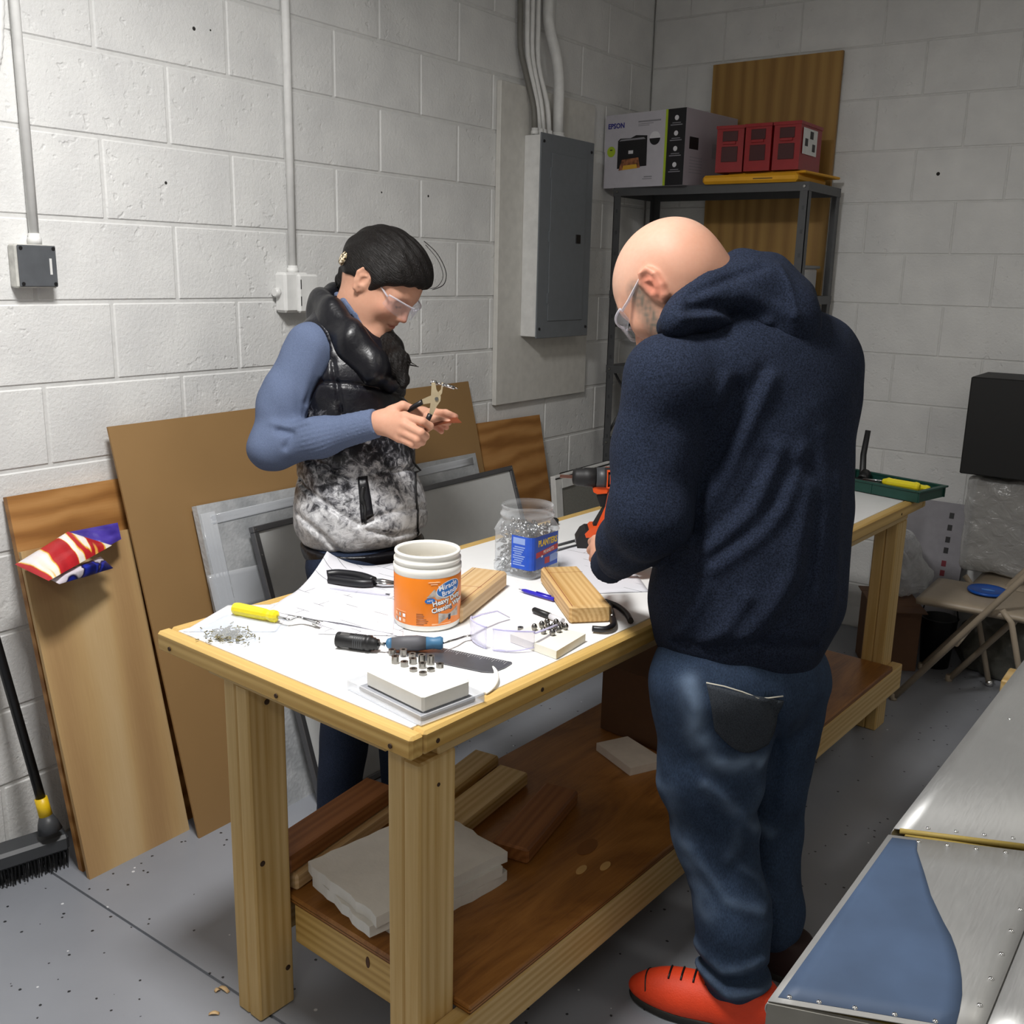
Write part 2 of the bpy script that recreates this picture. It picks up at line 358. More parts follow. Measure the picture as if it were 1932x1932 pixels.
for nm, lb, r, m, pts in (
    ('conduit', 'thick white conduit entering the top of the grey breaker panel', .021, M_GALV, [(.055, -.845, 2.04), (.055, -.845, 2.25), (.05, -.86, 2.34), (.03, -.90, 2.46), (.028, -.90, CEIL)]),
    ('conduit', 'first thin white conduit beside the thick one above the breaker panel', .010, M_GALV, [(.055, -.905, 2.04), (.05, -.915, 2.16), (.03, -.965, 2.30), (.022, -.965, CEIL)]),
    ('conduit', 'middle thin white conduit bending above the breaker panel', .010, M_GALV, [(.055, -.945, 2.04), (.05, -.96, 2.16), (.03, -1.005, 2.32), (.022, -1.0, CEIL)]),
    ('conduit', 'outermost thin white conduit bending above the breaker panel', .010, M_GALV, [(.055, -.968, 2.04), (.045, -.985, 2.17), (.03, -1.035, 2.32), (.02, -1.04, CEIL)]),
    ('flexible_cable', 'grey flexible cable entering the breaker panel beside the white conduits', .011, plain('grey_cable', '77756f', .5), [(.05, -.998, 2.04), (.045, -1.0, 2.14), (.03, -1.03, 2.24), (.02, -1.068, 2.34), (.016, -1.072, CEIL)])):
    q = thing(nm, lb, 'cable' if 'cable' in nm else 'conduit', pts[0])
    P = [Vector(p) for p in pts]; sm = [P[0]]
    for i in range(1, len(P)-1):
        a = P[i].lerp(P[i-1], .3); b = P[i].lerp(P[i+1], .3 if i < len(P)-2 else .08)
        sm += [a, a.lerp(P[i], .5).lerp(P[i].lerp(b, .5), .5), b]
    sm.append(P[-1]); pipe('pipe', sm, r, m, q)
    MB().lathe([(r*1.45, 0), (r*1.45, .012), (r*1.2, .014), (r*1.2, .024)], 12, T(*pts[0])).build('fitting', M_GALV, q)

# ================================================================ workbench
M_PINE = {a: wood('pine_grain_%s' % 'xyz'[a], 'd6b983', 'bb9859', a, 60, .035, .5) for a in range(3)}
M_PINE2 = {a: wood('yellow_pine_grain_%s' % 'xyz'[a], 'd3b06a', 'b28c47', a, 55, .03, .42) for a in range(3)}
M_KNOT = plain('wood_knot', '4f3015', .6, var=.3, scale=300)
M_HOLE = plain('screw_hole_dark', '3a2614', .8)
M_TOP = plain('white_laminate', 'f1f1f0', .32, var=.01, spec=.4)
TB = frame((1.4720, -3.3210, 0), (-.99822, .0597, 0), (0, 0, 1))   # local x: across the bench to the wall, local -y: along it
TBI = TB @ Matrix.Scale(-1, 4, (0, 1, 0))
TW, TL, TH = .7047, 2.437, .82
# proper right-handed frame: X across, Y = toward the camera; v measures along the bench
def bx(mb, u0, u1, v0, v1, z0, z1, bev=.003, m=0): return mb.box((u0, -v1, z0), (u1, -v0, z1), bev=bev, m=m)
bench = thing('workbench', 'long pine workbench with a white top and a lower plywood shelf', 'workbench', M=TB @ T(.35, -1.2, 0))
def bp(name, u0, u1, v0, v1, z0, z1, mat, par=bench, bev=.003):
    mb = MB(); c = ((u0+u1)/2, -(v0+v1)/2, z0)
    mb.box((u0-c[0], -v1-c[1], 0), (u1-c[0], -v0-c[1], z1-z0), bev=bev)
    return mb.build(name, mat, par, TB @ T(*c))
tw = .030
bp('top_panel', tw, TW-tw, tw, TL-tw, TH-.018, TH-.0006, M_TOP, bev=.0004)
bp('top_substrate', tw, TW-tw, tw, TL-tw, TH-.038, TH-.0185, M_PINE[1], bev=.0004)
tr = []
tr.append(bp('edge_trim', 0, TW, 0, tw, TH-.040, TH, M_PINE2[0], bev=.005))
tr.append(bp('edge_trim', 0, tw, tw, TL-tw, TH-.040, TH, M_PINE2[1], bev=.005))
tr.append(bp('edge_trim', TW-tw, TW, tw, TL-tw, TH-.040, TH, M_PINE2[1], bev=.005))
tr.append(bp('edge_trim', 0, TW, TL-tw, TL, TH-.040, TH, M_PINE2[0], bev=.005))
def hole(u, v, z, face, par, r=.0042):
    d = {'n': RX(90), 'r': RY(-90)}[face]
    M = TB @ T(u, -v, z) @ d
    MB().lathe([(r, -.002), (r, .0006), (r*.55, .0008)], 10, None).build('screw_hole', M_HOLE, par, M)
for u in (.045, .33, .66): hole(u, -.0003, TH-.026, 'n', tr[0])
for v in (.06, .33, .73, 1.2, 1.7, 2.2): hole(-.0003, v, TH-.024, 'r', tr[1])
zf = TH-.040
for u0 in (.036, .560): bp('apron_rail', u0, u0+.04, .10, TL-.055, zf-.038, zf, M_PINE[1])
for v0 in (.052, TL-.092): bp('apron_rail', .112, .615, v0, v0+.038, zf-.040, zf, M_PINE[0])
def leg(u, v, inner):
    q = MB(); l = None
    for k in (0, 1):
        a = bp('leg_board', u+.038*k, u+.038*(k+1), v, v+.089, 0, zf-(.0 if (k == inner) else .038), M_PINE[2], bench, .004)
    return a
for (u, v) in ((.036, .055), (.036, TL-.144), (.494, .055), (.494, TL-.144)): leg(u, v, 1)
for (u, v, z, f) in ((.0355, .10, .69, 'r'), (.0355, .12, .095, 'r'), (.4935, .075, .36, 'r'), (.4935, .10, .70, 'r'), (.4935, .128, .09, 'r')): hole(u, v, z, f, bench, .0035 if u < .1 else .006)
for (u, z) in ((.09, .52), (.5, .2)): pass
SZ = .25
def shelf_ply():
    t = NT('shelf_plywood'); co = t.coord(scale=(1, .28, 1)); n = t.noise(co, 7, 5, .6, 2.2); f = t.noise(t.coord(scale=(1, .03, 1)), 260, 2); d = t.noise(t.coord(), 2.2, 2)
    g = t.math('ADD', t.math('MULTIPLY', n, .62), t.math('ADD', t.math('MULTIPLY', f, .16), t.math('MULTIPLY', d, .22))); t.bump(f, .12, .0005)
    return t.set(t.ramp(g, [(.34, srgb('6f431b')), (.48, srgb('93602b')), (.66, srgb('b07a3c'))]), .42)
sh = bp('shelf_panel', .000, .570, .146, TL-.146, SZ-.018, SZ, shelf_ply())
for k in range(2): bp('ply_line', -.0004, .570, .1456, TL-.1456, SZ-.016+.006*k, SZ-.0145+.006*k, wood('ply_edge_dark_%d' % k, '6d4317', '55330f', 1), sh, 0)
bp('shelf_rail', .114, .492, .148, .186, SZ-.108, SZ-.018, M_PINE2[0])
bp('shelf_rail', .114, .492, TL-.186, TL-.148, SZ-.108, SZ-.018, M_PINE2[0])
bp('shelf_rail', -.002, .036, .050, TL-.05, SZ-.108, SZ-.018, M_PINE[1])
bp('shelf_rail', .532, .570, .146, TL-.146, SZ-.108, SZ-.018, M_PINE[1])
k = MB().ball((0, 0, 0), (.006, .0012, .013), 10).build('knot', M_KNOT, bench, TB @ T(.268, -.1476, .205))
text('grade_stamp', 'STUD', .013, TB @ T(.0352, -.118, .085) @ RY(-90) @ RZ(-90), plain('stamp_ink', '3a3126', .8), bench, .0003, 1.6)

# ================================================================ implicit-surface modelling for bodies and clothes
V3 = lambda *a: np.array(a, float)
def rc(P, a, b, r1, r2=None):
    """tapered capsule"""
    a = np.asarray(a, float); b = np.asarray(b, float); r2 = r1 if r2 is None else r2
    ab = b-a; t = np.clip(((P-a)@ab)/max(ab@ab, 1e-12), 0, 1)
    return np.linalg.norm(P-a-t[:, None]*ab, axis=1)-(r1+(r2-r1)*t)
def chain(P, pts, rs, k=.01):
    d = None
    for i in range(len(pts)-1):
        e = rc(P, pts[i], pts[i+1], rs[i], rs[i+1]); d = e if d is None else smin(d, e, k)
    return d
def ell(P, c, r, A=None):
    """ellipsoid; rows of A are its axes"""
    q = P-np.asarray(c, float)
    if A is not None: q = q@np.asarray(A).T
    r = np.asarray(r, float); k0 = np.linalg.norm(q/r, axis=1); k1 = np.linalg.norm(q/(r*r), axis=1)
    return np.where(k1 > 1e-9, k0*(k0-1)/np.maximum(k1, 1e-9), -r.min())
def rbox(P, c, h, rad, A=None):
    q = P-np.asarray(c, float)
    if A is not None: q = q@np.asarray(A).T
    q = np.abs(q)-(np.asarray(h)-rad)
    return np.linalg.norm(np.maximum(q, 0), axis=1)+np.minimum(q.max(1), 0)-rad
def smin(a, b, k):
    h = np.maximum(k-np.abs(a-b), 0)/k; return np.minimum(a, b)-h*h*k*.25
def smax(a, b, k): return -smin(-a, -b, k)
def half(P, o, n):
    n = np.asarray(n, float); return (P-np.asarray(o, float))@(n/np.linalg.norm(n))
VIEW = np.array([-.568, .789, -.232])
def polyd(P, pts, V=None):
    """distance to a polyline, optionally ignoring the component along V"""
    Q = P; pts = [np.asarray(p, float) for p in pts]
    if V is not None:
        V = V/np.linalg.norm(V); Q = P-(P@V)[:, None]*V; pts = [p-(p@V)*V for p in pts]
    d = None
    for a, b in zip(pts, pts[1:]):
        e = rc(Q, a, b, 0); d = e if d is None else np.minimum(d, e)
    return d
def fold(P, pts, w, A, V=VIEW): return A*np.exp(-(polyd(P, pts, V)/w)**2)
def snoise(P, sc, seed=0.0):
    """cheap smooth pseudo-noise"""
    x, y, z = (P*sc+seed).T
    return (np.sin(x*1.7+np.sin(y*1.3+z*.7)*1.9)+np.sin(y*1.9+np.sin(z*1.1+x*.9)*1.7)+np.sin(z*2.1+np.sin(x*1.2+y*.8)*1.8))/3
def surfnet(fn, lo, hi, h):
    lo = np.asarray(lo, float); hi = np.asarray(hi, float); n = np.ceil((hi-lo)/h).astype(int)+1
    ax = [lo[i]+h*np.arange(n[i]) for i in range(3)]
    F = np.full(n, 1e3, np.float32); B = 12
    starts = [range(0, n[i], B) for i in range(3)]
    S = np.array([(i, j, k) for i in starts[0] for j in starts[1] for k in starts[2]])
    cen = lo+h*(S+B/2); dc = fn(cen); rad = h*B*.5*1.7321*1.5+h
    for (i, j, k), d in zip(S, dc):
        e = (min(i+B, n[0]), min(j+B, n[1]), min(k+B, n[2]))
        if abs(d) > rad: F[i:e[0], j:e[1], k:e[2]] = d; continue
        X, Y, Z = np.meshgrid(ax[0][i:e[0]], ax[1][j:e[1]], ax[2][k:e[2]], indexing='ij')
        F[i:e[0], j:e[1], k:e[2]] = fn(np.stack([X.ravel(), Y.ravel(), Z.ravel()], 1)).reshape(X.shape)
    F[0] = F[-1] = 1e3; F[:, 0] = F[:, -1] = 1e3; F[:, :, 0] = F[:, :, -1] = 1e3
    F = np.where(F == 0, 1e-6, F); I = F < 0; m = np.array(F.shape)-1
    sl = lambda d: tuple(slice(d[a], d[a]+m[a]) for a in range(3))
    corners = [(a, b, c) for a in (0, 1) for b in (0, 1) for c in (0, 1)]
    cnt = sum(I[sl(c)].astype(np.int8) for c in corners); act = (cnt > 0) & (cnt < 8)
    idx = -np.ones(m, np.int64); cells = np.argwhere(act); idx[act] = np.arange(len(cells))
    acc = np.zeros((len(cells), 3)); w = np.zeros(len(cells))
    for c in corners:
        for a in range(3):
            if c[a]: continue
            d = list(c); d[a] = 1
            f0 = F[sl(c)][act].astype(float); f1 = F[sl(d)][act].astype(float); x = (f0 < 0) != (f1 < 0)
            t = np.clip(np.where(x, f0/np.where(x, f0-f1, 1), 0), 0, 1)
            p = np.tile(np.array(c, float), (len(cells), 1)); p[:, a] += t
            acc += p*x[:, None]; w += x
    verts = lo+h*(cells+acc/w[:, None]); quads = []
    for a in range(3):
        b, c = (a+1) % 3, (a+2) % 3
        s0 = [slice(0, m[i]) for i in range(3)]; s1 = list(s0); s1[a] = slice(1, m[a]+1)
        A0 = I[tuple(s0)]; A1 = I[tuple(s1)]; e = np.argwhere(A0 != A1); e = e[(e[:, b] > 0) & (e[:, c] > 0)]
        flip = A0[tuple(e.T)]; ob = np.zeros(3, int); ob[b] = 1; oc = np.zeros(3, int); oc[c] = 1
        g = lambda q: idx[tuple(q.T)]
        q = np.stack([g(e), g(e-ob), g(e-ob-oc), g(e-oc)], 1); q[~flip] = q[~flip][:, ::-1]; quads.append(q)
    Q = np.concatenate(quads); Q = Q[(Q >= 0).all(1)][:, ::-1]
    return verts, Q
def relax(v, q, it=1, f=.5):
    for _ in range(it):
        s = np.zeros_like(v); c = np.zeros(len(v))
        for a, b in ((0, 1), (1, 2), (2, 3), (3, 0)):
            np.add.at(s, q[:, a], v[q[:, b]]); np.add.at(c, q[:, a], 1); np.add.at(s, q[:, b], v[q[:, a]]); np.add.at(c, q[:, b], 1)
        v = v+f*(s/np.maximum(c, 1)[:, None]-v)
    return v
def sdf_obj(name, parts, mat, parent=None, col=None, it=1, M=None):
    """parts: list of (fn, lo, hi, h); one mesh object; col(verts)->Nx3 colour stored as attribute 'tint'"""
    vs = []; qs = []; n = 0
    for fn, lo, hi, h in parts:
        v, q = surfnet(fn, lo, hi, h); v = relax(v, q, it); vs.append(v); qs.append(q+n); n += len(v)
    v = np.concatenate(vs); q = np.concatenate(qs); base = Vector(((v[:, 0].min()+v[:, 0].max())/2, (v[:, 1].min()+v[:, 1].max())/2, v[:, 2].min()))
    loc = inv(M)(v) if M is not None else v-np.array(base)
    me = bpy.data.meshes.new(name); me.from_pydata(loc.tolist(), [], q.tolist()); me.update()
    me.polygons.foreach_set('use_smooth', [True]*len(me.polygons)); me.materials.append(mat)
    if col is not None:
        c = np.ones((len(v), 4), np.float32); c[:, :3] = col(v)
        at = me.color_attributes.new('tint', 'FLOAT_COLOR', 'POINT'); at.data.foreach_set('color', c.ravel())
    o = bpy.data.objects.new(name, me); return link(o, M if M is not None else Matrix.Translation(base), parent)
def inv(M):
    I = np.array(M.inverted()); return lambda P: P@I[:3, :3].T+I[:3, 3]
# ---------------------------------------------------------------- head in its own frame: +x face, +y left, +z up, origin between the ears
def head_sdf(Q, male=True, ears=(1, -1)):
    w = 1.0 if male else .94
    ay = np.stack([Q[:, 0], np.abs(Q[:, 1]), Q[:, 2]], 1)
    d = ell(Q, (-.004, 0, .046), (.101, .079*w, .086))
    d = smin(d, ell(Q, (-.045, 0, .015), (.058, .064*w, .062)), .05)
    d = smin(d, ell(Q, (.036, 0, .005), (.060, .064*w, .075)), .045)
    d = smin(d, ell(Q, (.034, 0, -.052), (.055, .054*w, .048)), .035)
    d = smin(d, ell(ay, (.022, .045*w, -.048), (.035, .014, .034)), .03)
    d = smin(d, ell(Q, (.078 if male else .074, 0, -.086), (.019, .024*w, .016)), .025)
    d = smin(d, ell(ay, (.068, .041*w, -.016), (.022, .020, .017)), .03)
    d = smin(d, rc(ay, (.088, .012, .030), (.076, .044*w, .027), .010 if male else .007), .022)
    d = smax(d, -ell(ay, (.103, .031*w, .008), (.017, .018, .013)), .018)
    d = smin(d, ell(ay, (.078, .031*w, .007), (.0135, .0145, .0125)), .004)
    d = smin(d, rc(Q, (.094, 0, .022), (.118 if male else .113, 0, -.020), .007, .0105 if male else .0085), .014)
    d = smin(d, ell(ay, (.104 if male else .101, .0105, -.025), (.011, .0075, .0075)), .008)
    d = smin(d, ell(Q, (.086, 0, -.050), (.014, .026, .017)), .02)
    d = smin(d, ell(Q, (.0985, 0, -.0465), (.006, .019, .0045)), .006)
    d = smin(d, ell(Q, (.0970, 0, -.0565), (.0065, .017, .0052)), .006)
    d = smax(d, -rc(ay, (.106, 0, -.0515), (.094, .024, -.0525), .0016), .004)
    E = ell(ay, (-.008, .0815*w, .003), (.019, .0075, .033), [(.96, 0, .27), (.12, .97, -.12), (-.27, .1, .95)])
    E = smax(E, -ell(ay, (-.002, .0895*w, .006), (.0105, .0065, .020)), .004)
    rim = chain(ay, [(.008, .080*w, .004), (.008, .085*w, .022), (-.004, .089*w, .034), (-.020, .091*w, .030), (-.026, .091*w, .012), (-.021, .088*w, -.010), (-.011, .083*w, -.026), (-.003, .080*w, -.031)], [.0035, .0038, .004, .0042, .004, .0038, .0058, .004], .004)
    inr = chain(ay, [(-.003, .086*w, .018), (-.013, .088*w, .010), (-.014, .087*w, -.006), (-.007, .085*w, -.014), (.004, .082*w, -.008)], [.003, .0032, .0032, .003, .003], .004)
    E = smin(smin(E, rim, .005), inr, .004)
    return smin(d, E, .007)
def hand_sdf(P, wrist, palm, fingers, k=.007):
    """palm: list of (a, b, r) bones; fingers: list of (points, radii)"""
    d = None
    for a, b, r in palm:
        e = rc(P, a, b, r, r*.92); d = e if d is None else smin(d, e, .012)
    d = smin(d, rc(P, wrist[0], wrist[1], wrist[2], wrist[3]), .02)
    for pts, rs in fingers:
        d = smin(d, chain(P, pts, rs, .003), k)
    return d
def headM(ear, yaw, pitch, roll, side, w):
    """matrix of the head given the position of one ear (side +1 left)"""
    Rm = Matrix.Rotation(R(yaw), 4, 'Z') @ Matrix.Rotation(R(pitch), 4, 'Y') @ Matrix.Rotation(R(roll), 4, 'X')
    return Matrix.Translation(Vector(ear)-(Rm @ Vector((0, side*w, 0)))) @ Rm
# ---------------------------------------------------------------- skin and cloth materials
def skin(name):
    t = NT(name); a = t.n('ShaderNodeAttribute', _attribute_name='tint'); co = t.coord()
    n = t.noise(co, 120, 3); c = t.mix(t.math('MULTIPLY', n, .35), a.outputs['Color'], t.mix(1.0, a.outputs['Color'], (.82, .62, .56, 1), 'MULTIPLY'))
    t.bump(t.noise(co, 420, 3), .12, .001)
    t.b.inputs['Subsurface Weight'].default_value = .12; t.b.inputs['Subsurface Radius'].default_value = (.01, .004, .002); t.b.inputs['Subsurface Scale'].default_value = .4
    return t.set(c, .56, spec=.28)
def cloth(name, c1, c2, fine=900, rough=.9, bump=.25, big=3.0, bigvar=.12, attr=None, sheen=0.0):
    t = NT(name); co = t.coord(); f = t.noise(co, fine, 2, .7); col = t.ramp(f, [(.35, srgb(c1)), (.65, srgb(c2))])
    g = t.noise(co, big, 3); col = t.mix(t.math('MULTIPLY', g, bigvar), col, (0, 0, 0, 1))
    if attr:
        a = t.n('ShaderNodeAttribute', _attribute_name='tint'); col = t.mix(a.outputs['Fac'], col, srgb(attr))
    t.bump(t.noise(co, fine*.6, 2), bump, .0012)
    t.b.inputs['Sheen Weight'].default_value = sheen
    return t.set(col, rough, spec=.15)

# ================================================================ man in the navy hoodie
M_SKIN = skin('skin'); 
M_HOODIE = cloth('navy_heather_fleece', '121722', '272f42', 330, .92, .45, 2.5, .1)
M_RIB = cloth('navy_rib_knit', '171d2b', '20283a', 500, .95, .4)
def denim():
    t = NT('blue_denim'); co = t.coord(scale=(1, 1, .35)); f = t.noise(co, 420, 3, .7); col = t.ramp(f, [(.3, srgb('222c3d')), (.7, srgb('374860'))])
    g = t.noise(t.coord(), 9, 4, .6); col = t.mix(t.ramp(g, [(.45, (0, 0, 0)), (.75, (.55, .55, .55))]), col, srgb('171e2c'))
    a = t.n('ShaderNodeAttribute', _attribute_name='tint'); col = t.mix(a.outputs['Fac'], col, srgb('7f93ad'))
    t.bump(f, .3, .0012); return t.set(col, .85, spec=.15)
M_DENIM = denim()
man = thing('person', 'bald bearded man in a navy hoodie and jeans bending over the workbench', 'person', (1.72, -2.55, 0))
HM = headM((1.5035, -2.6806, 1.4946), 178, 47, 2, 1, .084)
_hi = inv(HM)
hc = np.array(HM @ Vector((-.02, 0, -.01)))
c7 = np.array((1.6133, -2.5172, 1.4584)); chest0 = np.array((1.6549, -2.4768, 1.2784))
mLs = np.array((1.5505, -2.6861, 1.3392)); mRs = np.array((1.7085, -2.3613, 1.3677))
mLe = np.array((1.5568, -2.7515, 1.0801)); mLw = np.array((1.4508, -2.6774, 0.9668)); mRe = np.array((1.62, -2.22, 1.09)); mRw = np.array((1.40, -2.30, .93))
mPel = np.array((1.6628, -2.5466, 0.7633)); mLh = np.array((1.6265, -2.6356, 0.6791)); mRh = np.array((1.7159, -2.4640, 0.6560))
mLk = np.array((1.6774, -2.6056, 0.3982)); mLa = np.array((1.750, -2.628, .10)); mRk = np.array((1.7137, -2.4090, 0.3316)); mRa = np.array((1.755, -2.435, .10))
def man_head(P):
    Q = _hi(P)/1.05; d = head_sdf(Q, True)*1.05
    nk = rc(P, np.array(HM @ Vector((-.034, 0, -.012))), c7, .062, .068)
    d = smin(d, nk, .045)
    th = rc(P, np.array(HM @ Vector((.02, 0, -.07))), np.array(c7)+np.array((-.09, .03, -.05)), .04, .055)
    d = smin(d, th, .04)
    return d
def man_torso(P):
    d = rc(P, mLs, mRs, .05, .05); d = smin(d, rc(P, c7, chest0, .06, .11), .06); d = smin(d, rc(P, chest0, mPel, .11, .12), .08)
    d = smin(d, chain(P, [mLs, mLe, mLw], [.045, .038, .026], .02), .03); d = smin(d, chain(P, [mRs, mRe, mRw], [.045, .038, .026], .02), .03)
    d = smin(d, chain(P, [mLh, mLk, mLa], [.075, .05, .036], .02), .05); d = smin(d, chain(P, [mRh, mRk, mRa], [.075, .05, .036], .02), .05)
    return d
mh0 = np.array((1.4273, -2.6613, 0.9499)); mk = np.array((1.3629, -2.6040, 0.9578))
def mfing(base, mid, tip, r): return ([base, mid, tip], [r, r*.95, r*.85])
LH = [mfing((1.3671, -2.6210, 0.9760), (1.3399, -2.5883, 0.9599), (1.3351, -2.5659, 0.9401), .0095), mfing((1.3736, -2.6327, 0.9635), (1.3458, -2.6011, 0.9448), (1.3391, -2.5736, 0.9257), .0098), mfing((1.3838, -2.6420, 0.9500), (1.3573, -2.6099, 0.9300), (1.3503, -2.5820, 0.9130), .0094), mfing((1.3953, -2.6496, 0.9390), (1.3725, -2.6212, 0.9190), (1.3677, -2.5970, 0.9055), .0085),
      ([(1.4089, -2.6318, 0.9662), (1.3781, -2.5891, 0.9715), (1.3520, -2.5583, 0.9677)], [.012, .0105, .009])]
def man_lhand(P): return hand_sdf(P, (mLw, mh0, .030, .027), [(mh0, (1.3744, -2.6223, 0.9753), .0135), (mh0, (1.3782, -2.6296, 0.9625), .0135), (mh0, (1.3838, -2.6420, 0.9500), .0135), (mh0, (1.4007, -2.6457, 0.9391), .013)], LH)
rw = mRw
def V(*a): return np.array(a, float)
RHp = [(rw+V(-.03, -.01, -.02), rw+V(-.085, -.02-.018*i, -.045), .0135) for i in range(-1, 3)]
RHf = [([rw+V(-.085, -.02-.018*i, -.045), rw+V(-.115, -.022-.018*i, -.062), rw+V(-.128, -.024-.018*i, -.082)], [.0098, .0095, .0085]) for i in range(-1, 3)]
RHf.append(([rw+V(-.04, -.045, -.03), rw+V(-.068, -.078, -.05), rw+V(-.088, -.086, -.07)], [.012, .011, .0095]))
def man_rhand(P): return hand_sdf(P, (rw+V(.03, .01, .02), rw+V(-.03, -.01, -.02), .028, .026), RHp, RHf)
def bb(pts, m): a = np.array(pts); return a.min(0)-m, a.max(0)+m
def man_tint(v):
    Q = _hi(v)/1.05; c = np.tile(np.array(srgb('bf917a')[:3]), (len(v), 1))
    def blend(c, m, k): return c*(1-m[:, None])+np.array(srgb(k)[:3])*m[:, None]
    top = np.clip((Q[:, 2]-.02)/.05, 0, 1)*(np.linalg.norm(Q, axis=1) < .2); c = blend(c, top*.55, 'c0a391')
    ay = np.abs(Q[:, 1]); inh = (np.linalg.norm(Q-np.array((.02, 0, 0)), axis=1) < .16)
    ear = np.exp(-((Q[:, 0]+.008)**2/.024**2+(ay-.088)**2/.014**2+(Q[:, 2]-.002)**2/.036**2)**2); c = blend(c, ear*.75, 'c07560')
    jaw = [(.026, .074, .022), (.034, .070, -.01), (.042, .064, -.04), (.052, .052, -.068), (.068, .034, -.088), (.086, .0, -.092)]
    A = np.stack([Q[:, 0], ay, Q[:, 2]], 1); b = np.clip(1.5-polyd(A, jaw)/.019, 0, 1)*inh
    b *= np.clip(.78+.3*snoise(A, 260.), 0, 1); c = blend(c, b, '6b655b')
    must = np.clip(1.2-polyd(A, [(.104, 0, -.036), (.09, .03, -.045), (.083, .032, -.075)])/.012, 0, 1)*inh; c = blend(c, must*.5, '978a7c')
    lip = np.exp(-((Q[:, 0]-.1)**2/.012**2+ay**2/.022**2+(Q[:, 2]+.052)**2/.009**2)); c = blend(c, lip*.6, 'b0705f')
    brow = np.clip(1.1-polyd(A, [(.098, .014, .032), (.086, .046, .031)])/.007, 0, 1)*inh; c = blend(c, brow*.6, '8a7865')
    return c
body = sdf_obj('body', [(man_head, *bb([hc, c7], .17), .0034), (man_torso, *bb([mLs, mRs, mLw, mRw, mLa, mRa, mRe], .12), .014), (man_lhand, *bb([mLw, mk, mh0], .09), .003), (man_rhand, *bb([rw, rw+V(-.13, -.05, -.08)], .06), .003)], M_SKIN, man, man_tint)
# ---------------------------------------------------------------- hoodie
mLax = mLs-mRs; mLax[2] = 0; mLax /= np.linalg.norm(mLax); mFax = np.array((mLax[1], -mLax[0], 0.)); 
if mFax[0] > 0: mFax = -mFax
AX = np.array([mFax, mLax, (0, 0, 1)])
AX2 = AX
hem_o = np.array((1.7021, -2.5944, 0.7632)); hem_n = V(.02, .03, -1)
def hoodie(P):
    d = rc(P, mLs+V(.015, 0, -.01), mRs+V(0, 0, -.015), .088, .088)
    d = smin(d, ell(P, np.array((1.6578, -2.4685, 1.2567)), (.152, .196, .22), AX), .07)
    d = smin(d, ell(P, np.array((1.6700, -2.4979, 1.0405)), (.168, .200, .25), AX), .08)
    d = smin(d, ell(P, np.array((1.6709, -2.5303, 0.8636)), (.172, .200, .20), AX2), .08)
    d = smin(d, rc(P, c7+V(.0, 0, -.03), chest0, .085, .13), .06)
    bulge = np.clip((P[:, 2]-.83)/.05, 0, 1)
    d = d+(1-bulge)*.004
    wr = snoise(P, 14, 1.0)*.004+snoise(P, 31, 4.0)*.0016
    d = d-wr
    for pts, w, A in FOLDS: d = d-fold(P, pts, w, A)
    d = smax(d, half(P, hem_o, hem_n), .006)
    s = chain(P, [mLs+V(0, 0, -.012), .5*(mLs+mLe)+V(-.012, .02, -.01), mLe+V(0, .005, 0), .45*mLe+.55*mLw, mLw+V(.012, -.008, .003)], [.085, .082, .074, .060, .046], .03)
    cuffn = mLw-mLe; s = smax(s, half(P, mLw+cuffn*.06, cuffn), .008)
    s = s-.003*np.sin(45*((P-mLe)@(cuffn/np.linalg.norm(cuffn)))+3*snoise(P, 9))*np.clip(1-np.abs((P-mLe)@(cuffn/np.linalg.norm(cuffn))-.07)/.07, 0, 1)-snoise(P, 22, 2.)*.003
    d = smin(d, s, .030)
    s2 = chain(P, [mRs+V(0, 0, -.012), mRe, mRw+V(.02, .0, .012)], [.082, .07, .046], .03); s2 = smax(s2, half(P, mRw+(mRw-mRe)*.02, mRw-mRe), .008)
    d = smin(d, s2, .035)
    d = smax(d, -rc(P, np.array(HM @ Vector((-.03, 0, -.02))), c7+V(-.02, .0, .0), .072, .074), .012)
    return d
